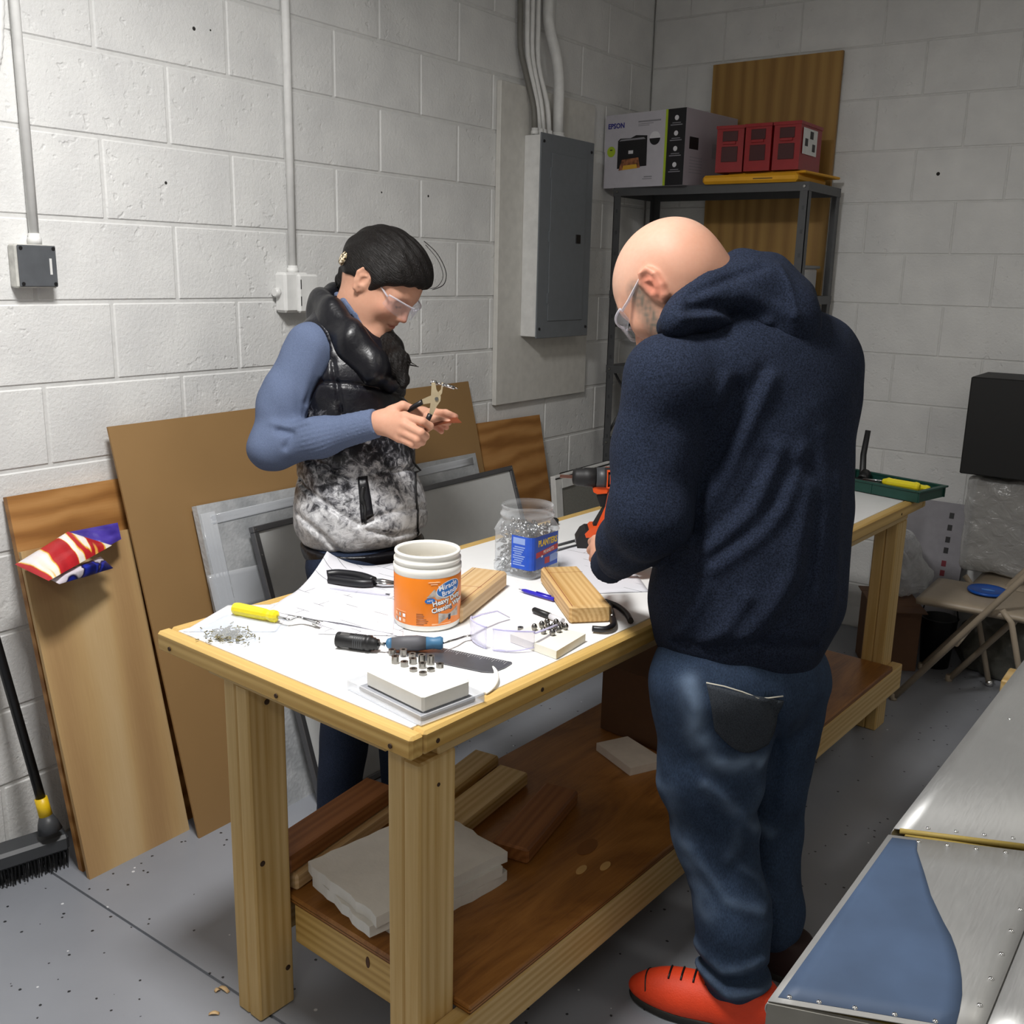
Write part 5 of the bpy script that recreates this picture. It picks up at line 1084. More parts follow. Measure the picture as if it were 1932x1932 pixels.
bin_(.548, -.425, .112, 5, 'red parts bin tilted next to the printer carton'); bin_(.672, -.428, .108, 0, 'red parts bin in the middle of the three'); bin_(.790, -.428, .108, 0, 'red parts bin with a white picture sticker on its side', True)
# things on the lower shelf, seen past the hood
cb = thing('clear_bin', 'clear plastic storage bin on the shelf behind the hood', 'bin', (.78, -.26, 1.45)); M_CLEARP = glass('clear_plastic', (.85, .87, .9), .15, .25)
MB().box((.64, -.38, 1.451), (.90, -.12, 1.56), bev=.006).build('body', M_CLEARP, cb); MB().box((.63, -.39, 1.56), (.91, -.11, 1.572), bev=.004).build('lid', plain('grey_lid', '8f9092', .4), cb)
sp = thing('tool_holder', 'black tool holder standing on the shelf near the right post', 'holder', (.86, -.41, 1.451))
MB().lathe([(.022, 0), (.022, .006), (.006, .01), (.006, .08), (.016, .085), (.012, .12), (.004, .135)], 14, T(.872, -.405, 1.451)).build('stand', M_BLACK, sp)
for k in range(4): MB().tube([(.872+.014*math.cos(k*1.57), -.405+.014*math.sin(k*1.57), 1.455), (.872+.010*math.cos(k*1.57), -.405+.010*math.sin(k*1.57), 1.54)], .002, 6).build('rod', M_BLACK, sp)
# ================================================================ right-hand side: chair, cartons, plastic
M_BEIGE = plain('beige_enamel', 'a99b88', .45, var=.04); M_CHR = plain('chrome_tip', 'cfcfcf', .2, 1)
def folding_chair(dx, dy, label):
    c = thing('folding_chair', label, 'chair', (1.75+dx, -.52+dy, 0), group='beige folding chairs by the back wall'); o = Vector((dx, dy, 0))
    seat = MB()
    def f(u, v):
        x = 1.575+.39*u; y = -.685+.33*v; e = min(u, 1-u, v, 1-v); return (x+dx, y+dy, .408-.010*math.exp(-e*22)+.004*(u-.5))
    seat.grid(f, 16, 16, thick=.022); seat.build('seat', M_BEIGE, c)
    for y in (-.712, -.328):
        MB().tube([o+Vector((1.545, y, .008)), o+Vector((1.92, y, .55)), o+Vector((2.09, y, .80))], .0115, 10).build('frame_tube', M_BEIGE, c)
        xo = .20 if y < -.5 else 0
        MB().tube([o+Vector((1.665+xo, y+(.012 if y < -.5 else -.012), .42)), o+Vector((1.70+xo, y+(.012 if y < -.5 else -.012), .38)), o+Vector((1.80+xo, y+(.012 if y < -.5 else -.012), .012))], .0105, 10).build('leg', M_BEIGE, c)
        for q in ((1.545, y, 0), (1.802+xo, y+(.012 if y < -.5 else -.012), 0)): MB().lathe([(.013, 0), (.014, .008), (.012, .026)], 10, T(*(o+Vector(q)))).build('foot_cap', M_CHR if q[0] > 1.7 else M_BEIGE, c)
    MB().tube([o+Vector((1.735, -.70, .26)), o+Vector((1.735, -.34, .26))], .008, 8).build('stretcher', M_BEIGE, c)
    MB().grid(lambda u, v: (2.03+.06*v+dx+.02*math.sin(math.pi*u), -.70+.36*u+dy, .70+.10*v), 10, 6, thick=.012).build('backrest', M_BEIGE, c)
folding_chair(0, 0, 'beige metal folding chair with a bright blue disc on its seat'); folding_chair(.12, .325, 'beige folding chair against the back wall carrying the wrapped carton')
M_BLUE = plain('bright_blue_plastic', '0d52b0', .35)
lid = thing('flying_disc', 'bright blue round plastic disc lying on the nearer folding chair', 'disc', (1.7757, -0.4853, 0.4140)); lM = T((1.7760, -0.4870, 0.4145))
MB().lathe([(.001, .006), (.060, .006), (.066, .010), (.069, .006), (.069, 0), (.066, 0), (.064, .003), (.001, .003)], 32).build('disc', M_BLUE, lid, lM); MB().prism([(-.02, -.003), (.0, -.006), (.024, 0), (.004, .007), (-.008, .003)], .006, .0085).build('moulded_mark', plain('pale_blue_plastic', '5f93d4', .4), lid, lM)
setp(MB().lathe([(.001, .03), (.045, .03), (.050, .022), (.050, 0), (.046, 0)], 28, T(1.955, -.33, .4145)).build('plastic_bowl', plain('dull_blue_plastic', '2f5580', .5)), 'dull blue bowl on the folding chair against the back wall', 'bowl')
wc = thing('wrapped_carton', 'carton in cloudy clear plastic on the folding chair by the wall', 'carton', (1.93, -.16, .415)); M_FILM = plain('cloudy_film', '6f6e6b', .25, var=.25, scale=7, bump=.7, bscale=16, bdist=.012, spec=.6)
def cz(P):
    d = rbox(P, (1.84, -.155, .605), (.225, .10, .188), .02); return d-snoise(P, 24, 2.)*.008-snoise(P, 60, 1.)*.003
sdf_obj('film_cover', [(cz, (1.58, -.30, .40), (2.10, -.02, .82), .009)], glass('cloudy_film_cover', (.80, .80, .79), .2, .30, .6, 22), wc)
MB().box((1.645, -.235, .432), (2.035, -.075, .775), bev=.003).build('carton', plain('grey_brown_card', '77716a', .7, var=.12, scale=8), wc)
setp(MB().box((1.59, -.30, .806), (2.02, -.02, 1.175), bev=.004).build('black_case', plain('black_case_surface', '0d0d0e', .6)), 'large black case standing on the wrapped carton', 'case')
fb = thing('foam_board', 'grey foam insulation board with printed lettering leaning on the back wall', 'foam board', (1.45, -.12, 0))
fb_, fM2 = slab('panel', (1.30, -.16, 0), (1.60, -.16, 0), (1.60, -.035, .632), (1.30, -.035, .632), .025, plain('grey_foam', '98969c', .8, var=.05, bump=.3, bscale=150), None, None, fb)
for i, (v, c) in enumerate(((.60, 'k'), (.55, 'k'), (.50, 'k'), (.455, 'k'), (.40, 'r'), (.36, 'r'), (.30, 'k'), (.25, 'k'))): MB().box((.222, v-.020, .0003), (.240, v+.004, .0012)).build('printed_mark', M_INK if c == 'k' else plain('red_ink', '7a2130', .6), fb, fM2)
bw = thing('bubble_wrap_bundle', 'crumpled bundle of bubble wrap behind the far end of the bench', 'bubble wrap', (1.42, -.30, .30))
def bwf(P):
    d = ell(P, (1.405, -.30, .42), (.085, .08, .135)); d = smin(d, ell(P, (1.45, -.26, .36), (.08, .07, .08)), .05); return d-snoise(P, 40, 3.)*.010-snoise(P, 95, 1.)*.003
sdf_obj('film', [(bwf, (1.25, -.46, .22), (1.62, -.12, .62), .007)], glass('bubble_film', (.88, .89, .9), .14, .22, .6, 70), bw)
kb = thing('cardboard_box', 'brown cardboard box on the floor behind the far end of the bench', 'box', (1.41, -.33, 0)); kM = T(1.405, -.34, 0) @ RZ(28); M_KRAFT = plain('brown_cardboard', '6a4a33', .75, var=.06)
MB().box((-.10, -.09, 0), (.10, .09, .27), bev=.002).build('body', M_KRAFT, kb, kM); MB().box((-.10, -.17, .266), (.10, -.092, .2695)).build('flap', M_KRAFT, kb, kM); MB().box((-.10, .092, .266), (.10, .16, .2695)).build('flap', M_KRAFT, kb, kM)
bn = thing('black_bucket', 'black bucket on the floor beside the cardboard box', 'bucket', (1.56, -.235, 0)); MB().lathe([(.055, 0), (.07, .20), (.074, .205), (.066, .205), (.052, .01)], 24, T(1.575, -.245, 0)).build('pail', M_BLACK, bn)
MB().tube([(1.505, -.245, .205), (1.515, -.25, .26), (1.575, -.25, .295), (1.635, -.25, .26), (1.645, -.245, .205)], .003, 6).build('bail', M_BLACK, bn)
tb = thing('rubbish_bag', 'grey plastic sack slumped under the folding chairs', 'bag', (1.80, -.16, 0))
def tbf(P):
    d = ell(P, (1.85, -.20, .11), (.17, .10, .15)); d = smin(d, ell(P, (1.72, -.17, .10), (.09, .07, .11)), .06); d = d-snoise(P, 24, 5.)*.012-snoise(P, 55, 1.)*.004; return smax(d, .002-P[:, 2], .01)
sdf_obj('sack', [(tbf, (1.55, -.36, -.01), (2.10, -.06, .34), .010)], plain('grey_sack_film', '55554f', .35, var=.2, scale=9, bump=.5, bscale=30, bdist=.006), tb)
# ================================================================ riveted aluminium wing section
def alu():
    t = NT('brushed_aluminium_skin'); co = t.coord(scale=(30, 2, 2)); n = t.noise(co, 14, 3); g = t.noise(t.coord(), 3.0, 4)
    t.bump(t.noise(t.coord(), 5, 2), .05, .02); return t.set(t.ramp(g, [(.3, srgb('a6a6a5')), (.7, srgb('bcbcba'))]), t.ramp(n, [(.3, (.42, .42, .42)), (.7, (.52, .52, .52))]), .6)
M_SKINAL = alu(); M_PRIMER = plain('yellow_green_primer', 'a08a45', .6)
wg = thing('wing_section', 'riveted aluminium wing section lying at the lower right', 'wing section', (2.4, -2.7, .66))
ZW = .75; ev = Vector((.938, .346, 0)); LEN = .62
def wpt(a, s, z=0): return Vector(a)+ev*(s*LEN)+Vector((0, 0, z+.016*math.sin(math.pi*min(s, 1)*.55)))
def wskin(a, b, nm):
    mb = MB(); mb.grid(lambda u, v: wpt(Vector(a).lerp(Vector(b), v), u*.345), 8, 6, thick=-.0012); mb.build(nm, M_SKINAL, wg)
    mb = MB(); mb.grid(lambda u, v: wpt(Vector(a).lerp(Vector(b), v), .335+u*.665, -.0022-.02*u), 8, 6, thick=-.0012); mb.build(nm, M_SKINAL, wg)
    lead = MB(); lead.grid(lambda u, v: Vector(a).lerp(Vector(b), v)+Vector((-.006*math.sin(math.pi*u), 0, -.034*u))+ev*(.02*u*u), 6, 4, thick=-.0012); lead.build('leading_edge', M_SKINAL, wg)
A0, A1, B0, B1 = (2.104, -3.447, ZW), (2.110, -3.018, ZW), (2.111, -2.996, ZW), (2.155, -1.55, ZW)
wskin(A0, A1, 'skin_panel'); wskin(B0, B1, 'skin_panel')
core = MB(); core.add([Vector(p)+ev*s+Vector((0, 0, z)) for z in (-.004, -.05) for p, s in ((A0, .012), (A0, LEN), (B1, LEN), (B1, .012))], [(0, 1, 2, 3), (7, 6, 5, 4), (0, 4, 5, 1), (1, 5, 6, 2), (2, 6, 7, 3), (3, 7, 4, 0)]); core.build('rib_frame', M_PRIMER, wg)
MB().add([Vector(A0)+ev*s+Vector((0, -.002, z)) for s in (0, LEN) for z in (-.001, -.045)]+[Vector(A0)+ev*s+Vector((0, .004, z)) for s in (0, LEN) for z in (-.001, -.045)], [(0, 1, 3, 2), (6, 7, 5, 4), (0, 4, 5, 1), (2, 3, 7, 6), (0, 2, 6, 4), (1, 5, 7, 3)]).build('end_rib', plain('grey_rib', '8d8b84', .5), wg)
MB().tube([wpt(A1, .02, .004)+Vector((0, .010, 0)), wpt(A1, .28, .003)+Vector((0, .010, 0))], .004, 8).build('rib_edge', M_PRIMER, wg)
M_RIVET = plain('polished_rivet', 'eeeeee', .12, 1, var=.01)
rv = None
def rivet(p):
    global rv
    M = T(p)
    if rv is None: rv = MB().lathe([(.0034, 0), (.0032, .001), (.002, .0022), (.0006, .0026)], 10).build('rivet', M_RIVET, wg, M)
    else: share('rivet', rv, M, wg)
for s in (.03, .08, .14, .205, .27): rivet(wpt(A0, s, .0012)+Vector((0, .012, 0)))
for s in (.07, .13, .19, .25, .30): rivet(wpt(A1, s, .0012)+Vector((0, -.012, 0))); rivet(wpt(B0, s, .0012)+Vector((0, .012, 0)))
for k in range(9): p = Vector(A0).lerp(Vector(A1), k/8); rivet(wpt(p, .325, .0012))
for k in range(1, 10): p = Vector(B0).lerp(Vector(B1), k/10); rivet(wpt(p, .325, .0012))
for s in (.08, .15, .22): rivet(wpt(Vector(B0).lerp(Vector(B1), .34), s, .0012))
# thin blue layer over part of the near panel
M_BLUELAYER = plain('thin_blue_layer', '42546f', .6, var=.16, scale=9, bump=.08, bscale=12, bdist=.004)
cur = [(.0, .303), (.12, .295), (.25, .274), (.40, .238), (.50, .202), (.64, .156), (.79, .116), (.97, .066)]
def layerf(u, v):
    for (a, x), (b, y) in zip(cur, cur[1:]):
        if v <= b: w = x+(y-x)*(v-a)/(b-a); break
    else: w = cur[-1][1]
    p = Vector(A0).lerp(Vector(A1), .02+v*.96); return wpt(p, .012+u*(w-.012), .0018)
mb = MB(); mb.grid(layerf, 10, 14, thick=.0005); mb.build('blue_layer', M_BLUELAYER, wg)
for yy in (-3.36, -2.1):
    tr_ = thing('trestle', 'wooden trestle carrying the near end of the wing section' if yy < -3 else 'wooden trestle carrying the far end of the wing section', 'trestle', (2.45, yy, 0), group='trestles under the wing section')
    MB().box((2.10, yy-.045, ZW-.139), (2.80, yy+.045, ZW-.052), bev=.003).build('beam', M_PINE[0], tr_)
    for sx in (2.2, 2.7):
        for sy in (-1, 1): MB().tube([(sx, yy+sy*.03, ZW-.139), (sx, yy+sy*.20, .0)], .026, 4, sm=False).build('leg', M_PINE[2], tr_)

# ================================================================ things on the bench top
ZT = TH
def up(p, z=0): return Vector((p[0], p[1], ZT+z))
def paper_mat(name, sc, off, dens):
    t = NT(name); co = t.coord(loc=(off, off*.7, 0)); b = t.n('ShaderNodeTexBrick'); b.inputs['Scale'].default_value = 1; b.inputs['Brick Width'].default_value = .11*sc; b.inputs['Row Height'].default_value = .026*sc; b.inputs['Mortar Size'].default_value = .0008
    b.inputs['Color1'].default_value = b.inputs['Color2'].default_value = (1, 1, 1, 1); b.inputs['Mortar'].default_value = (.12, .12, .14, 1); t.l(co, b.inputs[0])
    m = t.ramp(t.noise(co, 13, 2), [(dens+.03, (0, 0, 0)), (dens+.06, (1, 1, 1))]); c = t.mix(m, (1, 1, 1, 1), b.outputs[0]); return t.set(t.mix(1.0, c, srgb('dedee4'), 'MULTIPLY'), .7)
def sheet(c, th, mat, label, curl=.004, seed=0):
    c = [Vector(p) for p in c]
    def f(u, v):
        p = (c[0]*(1-u)+c[1]*u)*(1-v)+(c[3]*(1-u)+c[2]*u)*v; p.z = min(q_.z for q_ in c)+max(0, curl*mnoise.noise((u*2.3+seed, v*2.1, seed)))+max(0, ((1-u)*v-.35)/.65)**2*(c[3].z-c[0].z); return p
    mb = MB(); mb.grid(f, 16, 16, thick=-.0004); return setp(mb.build('paper_sheet', mat, None), label, 'paper')
def Wd(*p): return Vector(p)
sheet([(0.8470, -3.0656, 0.8222), (1.1427, -3.0025, 0.8222), (0.8168, -2.6290, 0.8222), (0.7350, -2.7878, 0.8709)], .0004, paper_mat('printed_drawing_one', 1.6, .3, .50), 'printed drawing sheet whose corner lifts against the vest', .006, 2)
sheet([(1.0264, -3.0930, 0.8208), (1.1626, -2.9966, 0.8208), (0.9538, -2.7475, 0.8208), (0.8204, -2.8333, 0.8208)], .0004, paper_mat('printed_drawing_two', 1.0, .9, .48), 'printed sheet lying between the pliers and the orange canister', .001, 5)
sheet([(1.2619, -2.5753, 0.8206), (1.4010, -2.4293, 0.8206), (1.0875, -2.0771, 0.8206), (1.0368, -2.2620, 0.8206)], .0004, paper_mat('printed_drawing_three', 1.8, .5, .55), 'printed sheet under the forearm of the man', .002, 8)
sheet([(0.8138, -3.2504, 0.8203), (0.9527, -3.1364, 0.8203), (0.8582, -2.9955, 0.8203), (0.7523, -3.0924, 0.8203)], .0004, plain('plain_white_paper', 'e6e6ea', .6), 'plain white slip under the yellow-handled tool', .001, 4)
# pliers with black grips
pl = thing('pliers', 'pliers with long black grips lying on the drawing', 'pliers', (0.8346, -2.7965, 0.8250))
for pts, r in (([(0.7829, -2.8349, 0.8340), (0.8029, -2.8157, 0.8360), (0.8545, -2.7993, 0.8360), (0.8984, -2.8018, 0.8340)], .0105), ([(0.8110, -2.8552, 0.8330), (0.8415, -2.8453, 0.8330), (0.8845, -2.8300, 0.8330), (0.9032, -2.8102, 0.8320)], .0100)): MB().tube(dense(pts, 4), r, 8).build('grip', M_GRIP, pl)
for pts in (([(0.8916, -2.8033, 0.8330), (0.9122, -2.7870, 0.8320), (0.9420, -2.7736, 0.8310)]), ([(0.8955, -2.8074, 0.8310), (0.9237, -2.7992, 0.8310), (0.9497, -2.7785, 0.8300)])): MB().tube(pts, [.0055, .0065, .004], 6).build('jaw', M_CHROME, pl)
rl = thing('clear_rule', 'clear plastic strip with a dark corner mark lying on the drawing', 'ruler', (0.9135, -2.8598, 0.8240))
rM = frame((0.8436, -2.8853, 0.8245), Vector((0.9754, -2.8393, 0.8245))-Vector((0.8436, -2.8853, 0.8245)), (0, 0, 1)); MB().prism([(0, 0), (.03, .018), (.14, .016), (.143, 0)], 0, .0022).build('strip', M_CLEARFR, rl, rM); MB().box((.134, .001, .0023), (.143, .006, .003)).build('mark', M_INK, rl, rM)
# yellow handled tool
yt = thing('bent_screwdriver', 'yellow-handled tool with a bent steel shank near the corner of the bench', 'hand tool', (0.8711, -3.0934, 0.8200)); yM = frame((0.8079, -3.1226, 0.8345), Vector((0.9202, -3.1019, 0.8345))-Vector((0.8079, -3.1226, 0.8345)), (0, 0, 1))
M_YELLOW = glass('clear_yellow_plastic', (.93, .80, .03), .12, .72); YL = (Vector((0.9202, -3.1019, 0.8345))-Vector((0.8079, -3.1226, 0.8345))).length
MB().lathe([(.006, 0), (.0115, .004), (.0135, .012), (.0128, YL*.5), (.0118, YL*.72), (.0100, YL*.80), (.0128, YL*.88), (.0122, YL*.96), (.006, YL)], 12, RY(90), sm=False).build('handle', M_YELLOW, yt, yM)
MB().tube(dense([(0.9145, -3.1025, 0.8345), (0.9401, -3.1001, 0.8340), (0.9487, -3.0939, 0.8320), (0.9551, -3.0828, 0.8360), (0.9650, -3.0722, 0.8320), (1.0062, -3.0680, 0.8290)], 4), [.0034]*16+[.0038]*3+[.0048]*2, 8).build('shank', M_CHROME, yt)
MB().lathe([(.0055, 0), (.0055, .012)], 10, frame((0.9874, -3.0674, 0.8290), Vector((1.0062, -3.0680, 0.8290))-Vector((0.9874, -3.0674, 0.8290)), (0, 0, 1)) @ RY(90)).build('tip', M_SCREW, yt)
# bag of rivets
rb = thing('rivet_bag', 'clear plastic bag of tiny rivets at the corner of the bench', 'bag', (0.8955, -3.1939, 0.8200)); M_THINP = glass('thin_clear_film', (.90, .92, .95), .2, .06, .25)
c = [Vector(p) for p in ((0.8365, -3.2584, 0.8235), (0.9739, -3.2196, 0.8235), (0.9517, -3.1012, 0.8235), (0.8031, -3.1328, 0.8235))]
def fbag(u, v):
    p = (c[0]*(1-u)+c[1]*u)*(1-v)+(c[3]*(1-u)+c[2]*u)*v; p.z += .004*max(0, mnoise.noise((u*6, v*6, 1)))+.010*math.exp(-((u-.5)**2+(v-.3)**2)*18); return p
MB().grid(fbag, 18, 18, thick=.0003).build('film', M_THINP, rb); random.seed(11); mb = MB()
for i in range(260):
    a = random.gauss(0, 1); b = random.gauss(0, 1); p = Vector((0.9057, -3.2122, 0.8222))+Vector((.020*a-.006*b, .006*a+.017*b, .001+random.uniform(0, .005))); d = Vector((random.uniform(-1, 1), random.uniform(-1, 1), random.uniform(-.2, .2))).normalized()*.004; mb.tube([p-d, p+d], .0011, 5)
setp(mb.build('rivets', plain('gold_grey_rivets', '8a8264', .4, .6, var=.5, scale=400), rb), kind='stuff')
# ---------------------------------------------------------------- orange canister
CC = Vector((1.142, -2.899, ZT)); CR = .0685; cn = thing('wipes_canister', 'open white canister with an orange printed label', 'canister', CC); CM = T(CC)
M_HDPE = plain('white_polythene', 'f0efe9', .35, var=.01)
MB().lathe([(.062, 0), (.066, .003), (.0675, .010), (.0675, .1125), (.0690, .117), (.0690, .127), (.0655, .1295), (.0655, .1325), (.0680, .135), (.0680, .140), (.0650, .1425), (.0650, .149), (.0668, .151), (.0662, .1555), (.0612, .1555), (.0605, .150), (.0605, .132), (.0625, .126), (.0635, .012), (.0, .008)], 48, caps=(True, False)).build('body', M_HDPE, cn, CM)
M_ORL = plain('orange_label_print', 'f2851b', .35, var=.04, scale=14); MB().lathe([(.0678, .013), (.0681, .014), (.0681, .1095), (.0678, .1105)], 48, caps=(False, False)).build('label', M_ORL, cn, CM)
def wrap_on(o, r, ang):
    for v in o.data.vertices:
        a = ang+v.co.x/r; h = r+v.co.z; v.co = (h*math.cos(a), h*math.sin(a), v.co.y)
def ctext(body, size, ang, z, mat, tilt=0, sx=1, lift=.0004, bold=0.0, name='lettering'):
    o = text(name, body, size, CM, mat, cn, .0001, sx, bold=bold); ca, sa = math.cos(R(tilt)), math.sin(R(tilt))
    for v in o.data.vertices: x, y = v.co.x, v.co.y; v.co = (x*ca-y*sa, x*sa+y*ca+z, v.co.z+lift)
    wrap_on(o, .0683, R(ang)); return o
def cpatch(pts, ang, z, mat, lift=.0003, name='print_patch'):
    """printed shape on the cylinder, as a strip fan"""
    n = len(pts); mb = MB(); cx = sum(p[0] for p in pts)/n; cy = sum(p[1] for p in pts)/n; vs = []; K = 5
    for k in range(K+1): vs += [(cx+(p[0]-cx)*k/K, cy+(p[1]-cy)*k/K+z, lift) for p in pts]
    mb.add(vs, [(k*n+i, k*n+(i+1) % n, (k+1)*n+(i+1) % n, (k+1)*n+i) for k in range(K) for i in range(n)]); o = mb.build(name, mat, cn, CM); wrap_on(o, .0683, R(ang)); return o
M_PRW = plain('white_print', 'f3f3f3', .4); M_PRB = plain('blue_print', '2470c0', .4); M_PRN = plain('navy_print', '23263f', .4); M_PRG = plain('grey_photo_print', 'b5ada5', .4, var=.35, scale=90); M_PRBR = plain('brown_print', '8a4a14', .4); M_PRO = plain('pale_orange_print', 'f6b98a', .4)
def oval(rx, ry, t=0, n=24): return [(rx*math.cos(6.2832*i/n)*math.cos(R(t))-ry*math.sin(6.2832*i/n)*math.sin(R(t)), rx*math.cos(6.2832*i/n)*math.sin(R(t))+ry*math.sin(6.2832*i/n)*math.cos(R(t))) for i in range(n)]
cpatch([(-.044, -.012), (-.028, .006), (-.030, .0), (-.004, .004), (.0, -.016), (-.02, -.016)], -14, .084, M_PRG, .0003)
cpatch(oval(.030, .0165, 14), -10, .088, M_PRW, .00035); cpatch(oval(.0285, .015, 14), -10, .088, M_PRB, .0005)
ctext('Miracle', .0155, -12, .0940, M_PRW, 12, 1, .0007, .0002); ctext('Brands', .0140, -9, .0815, M_PRW, 12, 1, .0007, .0002)
cpatch(oval(.0105, .0055, 8), -45, .066, M_PRB, .0004); ctext('NEW', .005, -45, .066, M_PRW, 8, 1, .0006)
for dx, dz, m, l in ((.25, -.0006, M_PRN, .0004), (0, 0, M_PRW, .0007)):
    ctext('Heavy Duty', .0150, -13+dx*3, .0655+dz, m, 12, .95, l, .0011 if m is M_PRN else .0004); ctext('Cleaning Wipes', .0135, -9+dx*3, .0525+dz, m, 12, .95, l, .0011 if m is M_PRN else .0004)
cpatch([(-.020, -.013), (.030, -.004), (.030, .016), (-.020, .009)], -14, .030, M_PRG, .0004, 'photo_print'); cpatch([(.002, -.008), (.008, -.006), (.008, .005), (.002, .003)], -14, .030, M_PRN, .0006)
for i, w in enumerate((.014, .016, .015, .020, .024, .022, .015)): cpatch([(-.012, -.0008), (-.012+w, -.0008), (-.012+w, .0008), (-.012, .0008)], -58, .038-.0036*i, M_PRBR, .0004)
for i in range(3):
    for j in range(2): cpatch([(-.0035, -.0035), (.0035, -.0035), (.0035, .0035), (-.0035, .0035)], -112+10*i, .031-.0105*j, [M_PRO, M_PRG, M_PRW][(i+j) % 3], .0004)
cpatch([(-.016, -.0004), (.016, -.0004), (.016, .0004), (-.016, .0004)], -101, .0385, M_PRO, .0004)
for i, (w, z) in enumerate(((.024, .1035), (.014, .0995))): cpatch([(-w/2, -.0011), (w/2, -.0011), (w/2, .0011), (-w/2, .0011)], -38, z, M_PRO, .0004)
cpatch([(-.012, -.0014), (.030, -.0014), (.030, .0014), (-.012, .0014)], -32, .0165, M_PRO, .0004)
for i in range(9): cpatch([(-.004, -.0005), (.003, -.0005), (.003, .0005), (-.004, .0005)], -126, .100-.006*i, M_PRBR, .0004)
# ---------------------------------------------------------------- jar of clamp pins
JM = T(1.092, -2.478, ZT) @ RZ(-46) @ Matrix.Scale(1.07, 4)    # local +x toward the viewer-side edge of the label
jr = thing('plastic_jar', 'clear square plastic jar with a blue label full of silver pins', 'jar', M=JM); M_JAR = glass('clear_jar_plastic', (.93, .95, .97), .08, .10)
def sq(r, ch, n=4):
    """rounded square outline of half-width r turned 45 degrees"""
    o = []
    for k in range(4):
        for j in range(n+1):
            a = R(-45+90*k+90*j/n); cxx = (r-ch)*math.cos(R(90*k+0))*1.0; o.append(((r-ch)*math.sqrt(2)*math.cos(R(90*k))+ch*math.cos(a), (r-ch)*math.sqrt(2)*math.sin(R(90*k))+ch*math.sin(a)))
    return o
def loft(secs, mat, name, par, M, cap0=True, cap1=False, sm=True):
    mb = MB(); n = len(secs[0][0]); vs = [(x, y, z) for s, z in secs for x, y in s]; mb.add(vs, [(i*n+j, i*n+(j+1) % n, (i+1)*n+(j+1) % n, (i+1)*n+j) for i in range(len(secs)-1) for j in range(n)], None, 0, sm)
    if cap0: mb.f.append(tuple(range(n))[::-1]); mb.m.append(0); mb.sm.append(False)
    if cap1: mb.f.append(tuple((len(secs)-1)*n+j for j in range(n))); mb.m.append(0); mb.sm.append(False)
    return mb.build(name, mat, par, M)
def ringp(r, n=20): return [(r*math.cos(6.2832*(j-2)/n), r*math.sin(6.2832*(j-2)/n)) for j in range(n)]
loft([(sq(.050, .016), 0), (sq(.056, .016), .008), (sq(.056, .014), .020), (sq(.0545, .014), .024), (sq(.0545, .014), .094), (sq(.057, .016), .100), (sq(.054, .024), .113), (ringp(.058), .124), (ringp(.058), .129), (ringp(.061), .131), (ringp(.061), .136), (ringp(.057), .138), (ringp(.057), .150), (ringp(.059), .152), (ringp(.058), .156)], M_JAR, 'body', jr, JM)
random.seed(5); mb = MB()
for i in range(380):
    zz = random.uniform(.006, .108); lim = .043
    while True:
        x, y = random.uniform(-.075, .075), random.uniform(-.075, .075)
        if abs(x)+abs(y) < lim*1.55: break
    d = Vector((random.uniform(-1, 1), random.uniform(-1, 1), random.uniform(-.7, .7))).normalized(); p = Vector((x, y, zz)); L_ = .011; mb.tube([p-d*L_, p+d*.001], .0032, 6); mb.tube([p, p+d*L_], .0018, 5)
setp(mb.build('clamp_pins', plain('mixed_steel_pins', 'b9babb', .25, 1, var=.5, scale=160), jr, JM), kind='stuff')
M_LABB = plain('blue_label_print', '1f52c4', .4, var=.08, scale=40); M_LABR = plain('red_label_print', 'c22a2c', .4); M_LABY = plain('yellow_letter_print', 'f0cf3e', .4); M_LABP = plain('pale_blue_print', '8fa8e0', .4)
def facet(k):
    """frame of flat side k of the jar; X along the side, Y up, Z outward"""
    a = R(-45+90*k); return JM @ Matrix.Rotation(a, 4, 'Z') @ Matrix(((0, 0, 1, .0550), (1, 0, 0, 0), (0, 1, 0, 0), (0, 0, 0, 1)))
o_ = sq(.0553, .014); strip = [o_[19], *o_[0:5], o_[5]]; strip[0] = tuple(.5*(strip[0][i]+strip[1][i])-.004*(strip[1][i]-strip[0][i]) for i in (0, 1))
mb = MB(); mb.grid(lambda u, v: (*[strip[min(int(u*6), 5)][i]*(1-(u*6-min(int(u*6), 5)))+strip[min(int(u*6), 5)+1][i]*(u*6-min(int(u*6), 5)) for i in (0, 1)], .022+.074*v), 6, 2, thick=-.0006, sm=False); mb.build('label', M_LABB, jr, JM)
for k, w in ((0, 'l'), (1, 'r')):
    Fm = facet(k)
    if w == 'r':
        text('brand_lettering', 'PLANTERS', .0195, Fm @ T(.002, .079, .0012), M_LABY, jr, .0002, .80, bold=.0006)
        MB().prism([(-.041, .048), (.041, .056), (.041, .068), (-.041, .060)], .0008, .0012).build('red_band', M_LABR, jr, Fm); text('lettering', 'PEANUTS', .0105, Fm @ T(.006, .0585, .0015) @ RZ(5), M_PRW, jr, .0001, .9); MB().prism([(.012, .030), (.041, .032), (.041, .050), (.012, .046)], .0008, .0011).build('print_patch', M_LABP, jr, Fm); MB().box((-.008, .030, .0008), (.010, .044, .0011)).build('print_patch', M_LABR, jr, Fm)
    else:
        MB().box((.004, .078, .0008), (.036, .092, .0012)).build('print_patch', M_LABP, jr, Fm)
        for i in range(9): MB().box((.004+(.0 if i % 3 else .004), .070-.005*i, .0008), (.036-(.003*(i % 4)), .0715-.005*i+.001, .0012)).build('print_line', M_LABP, jr, Fm)
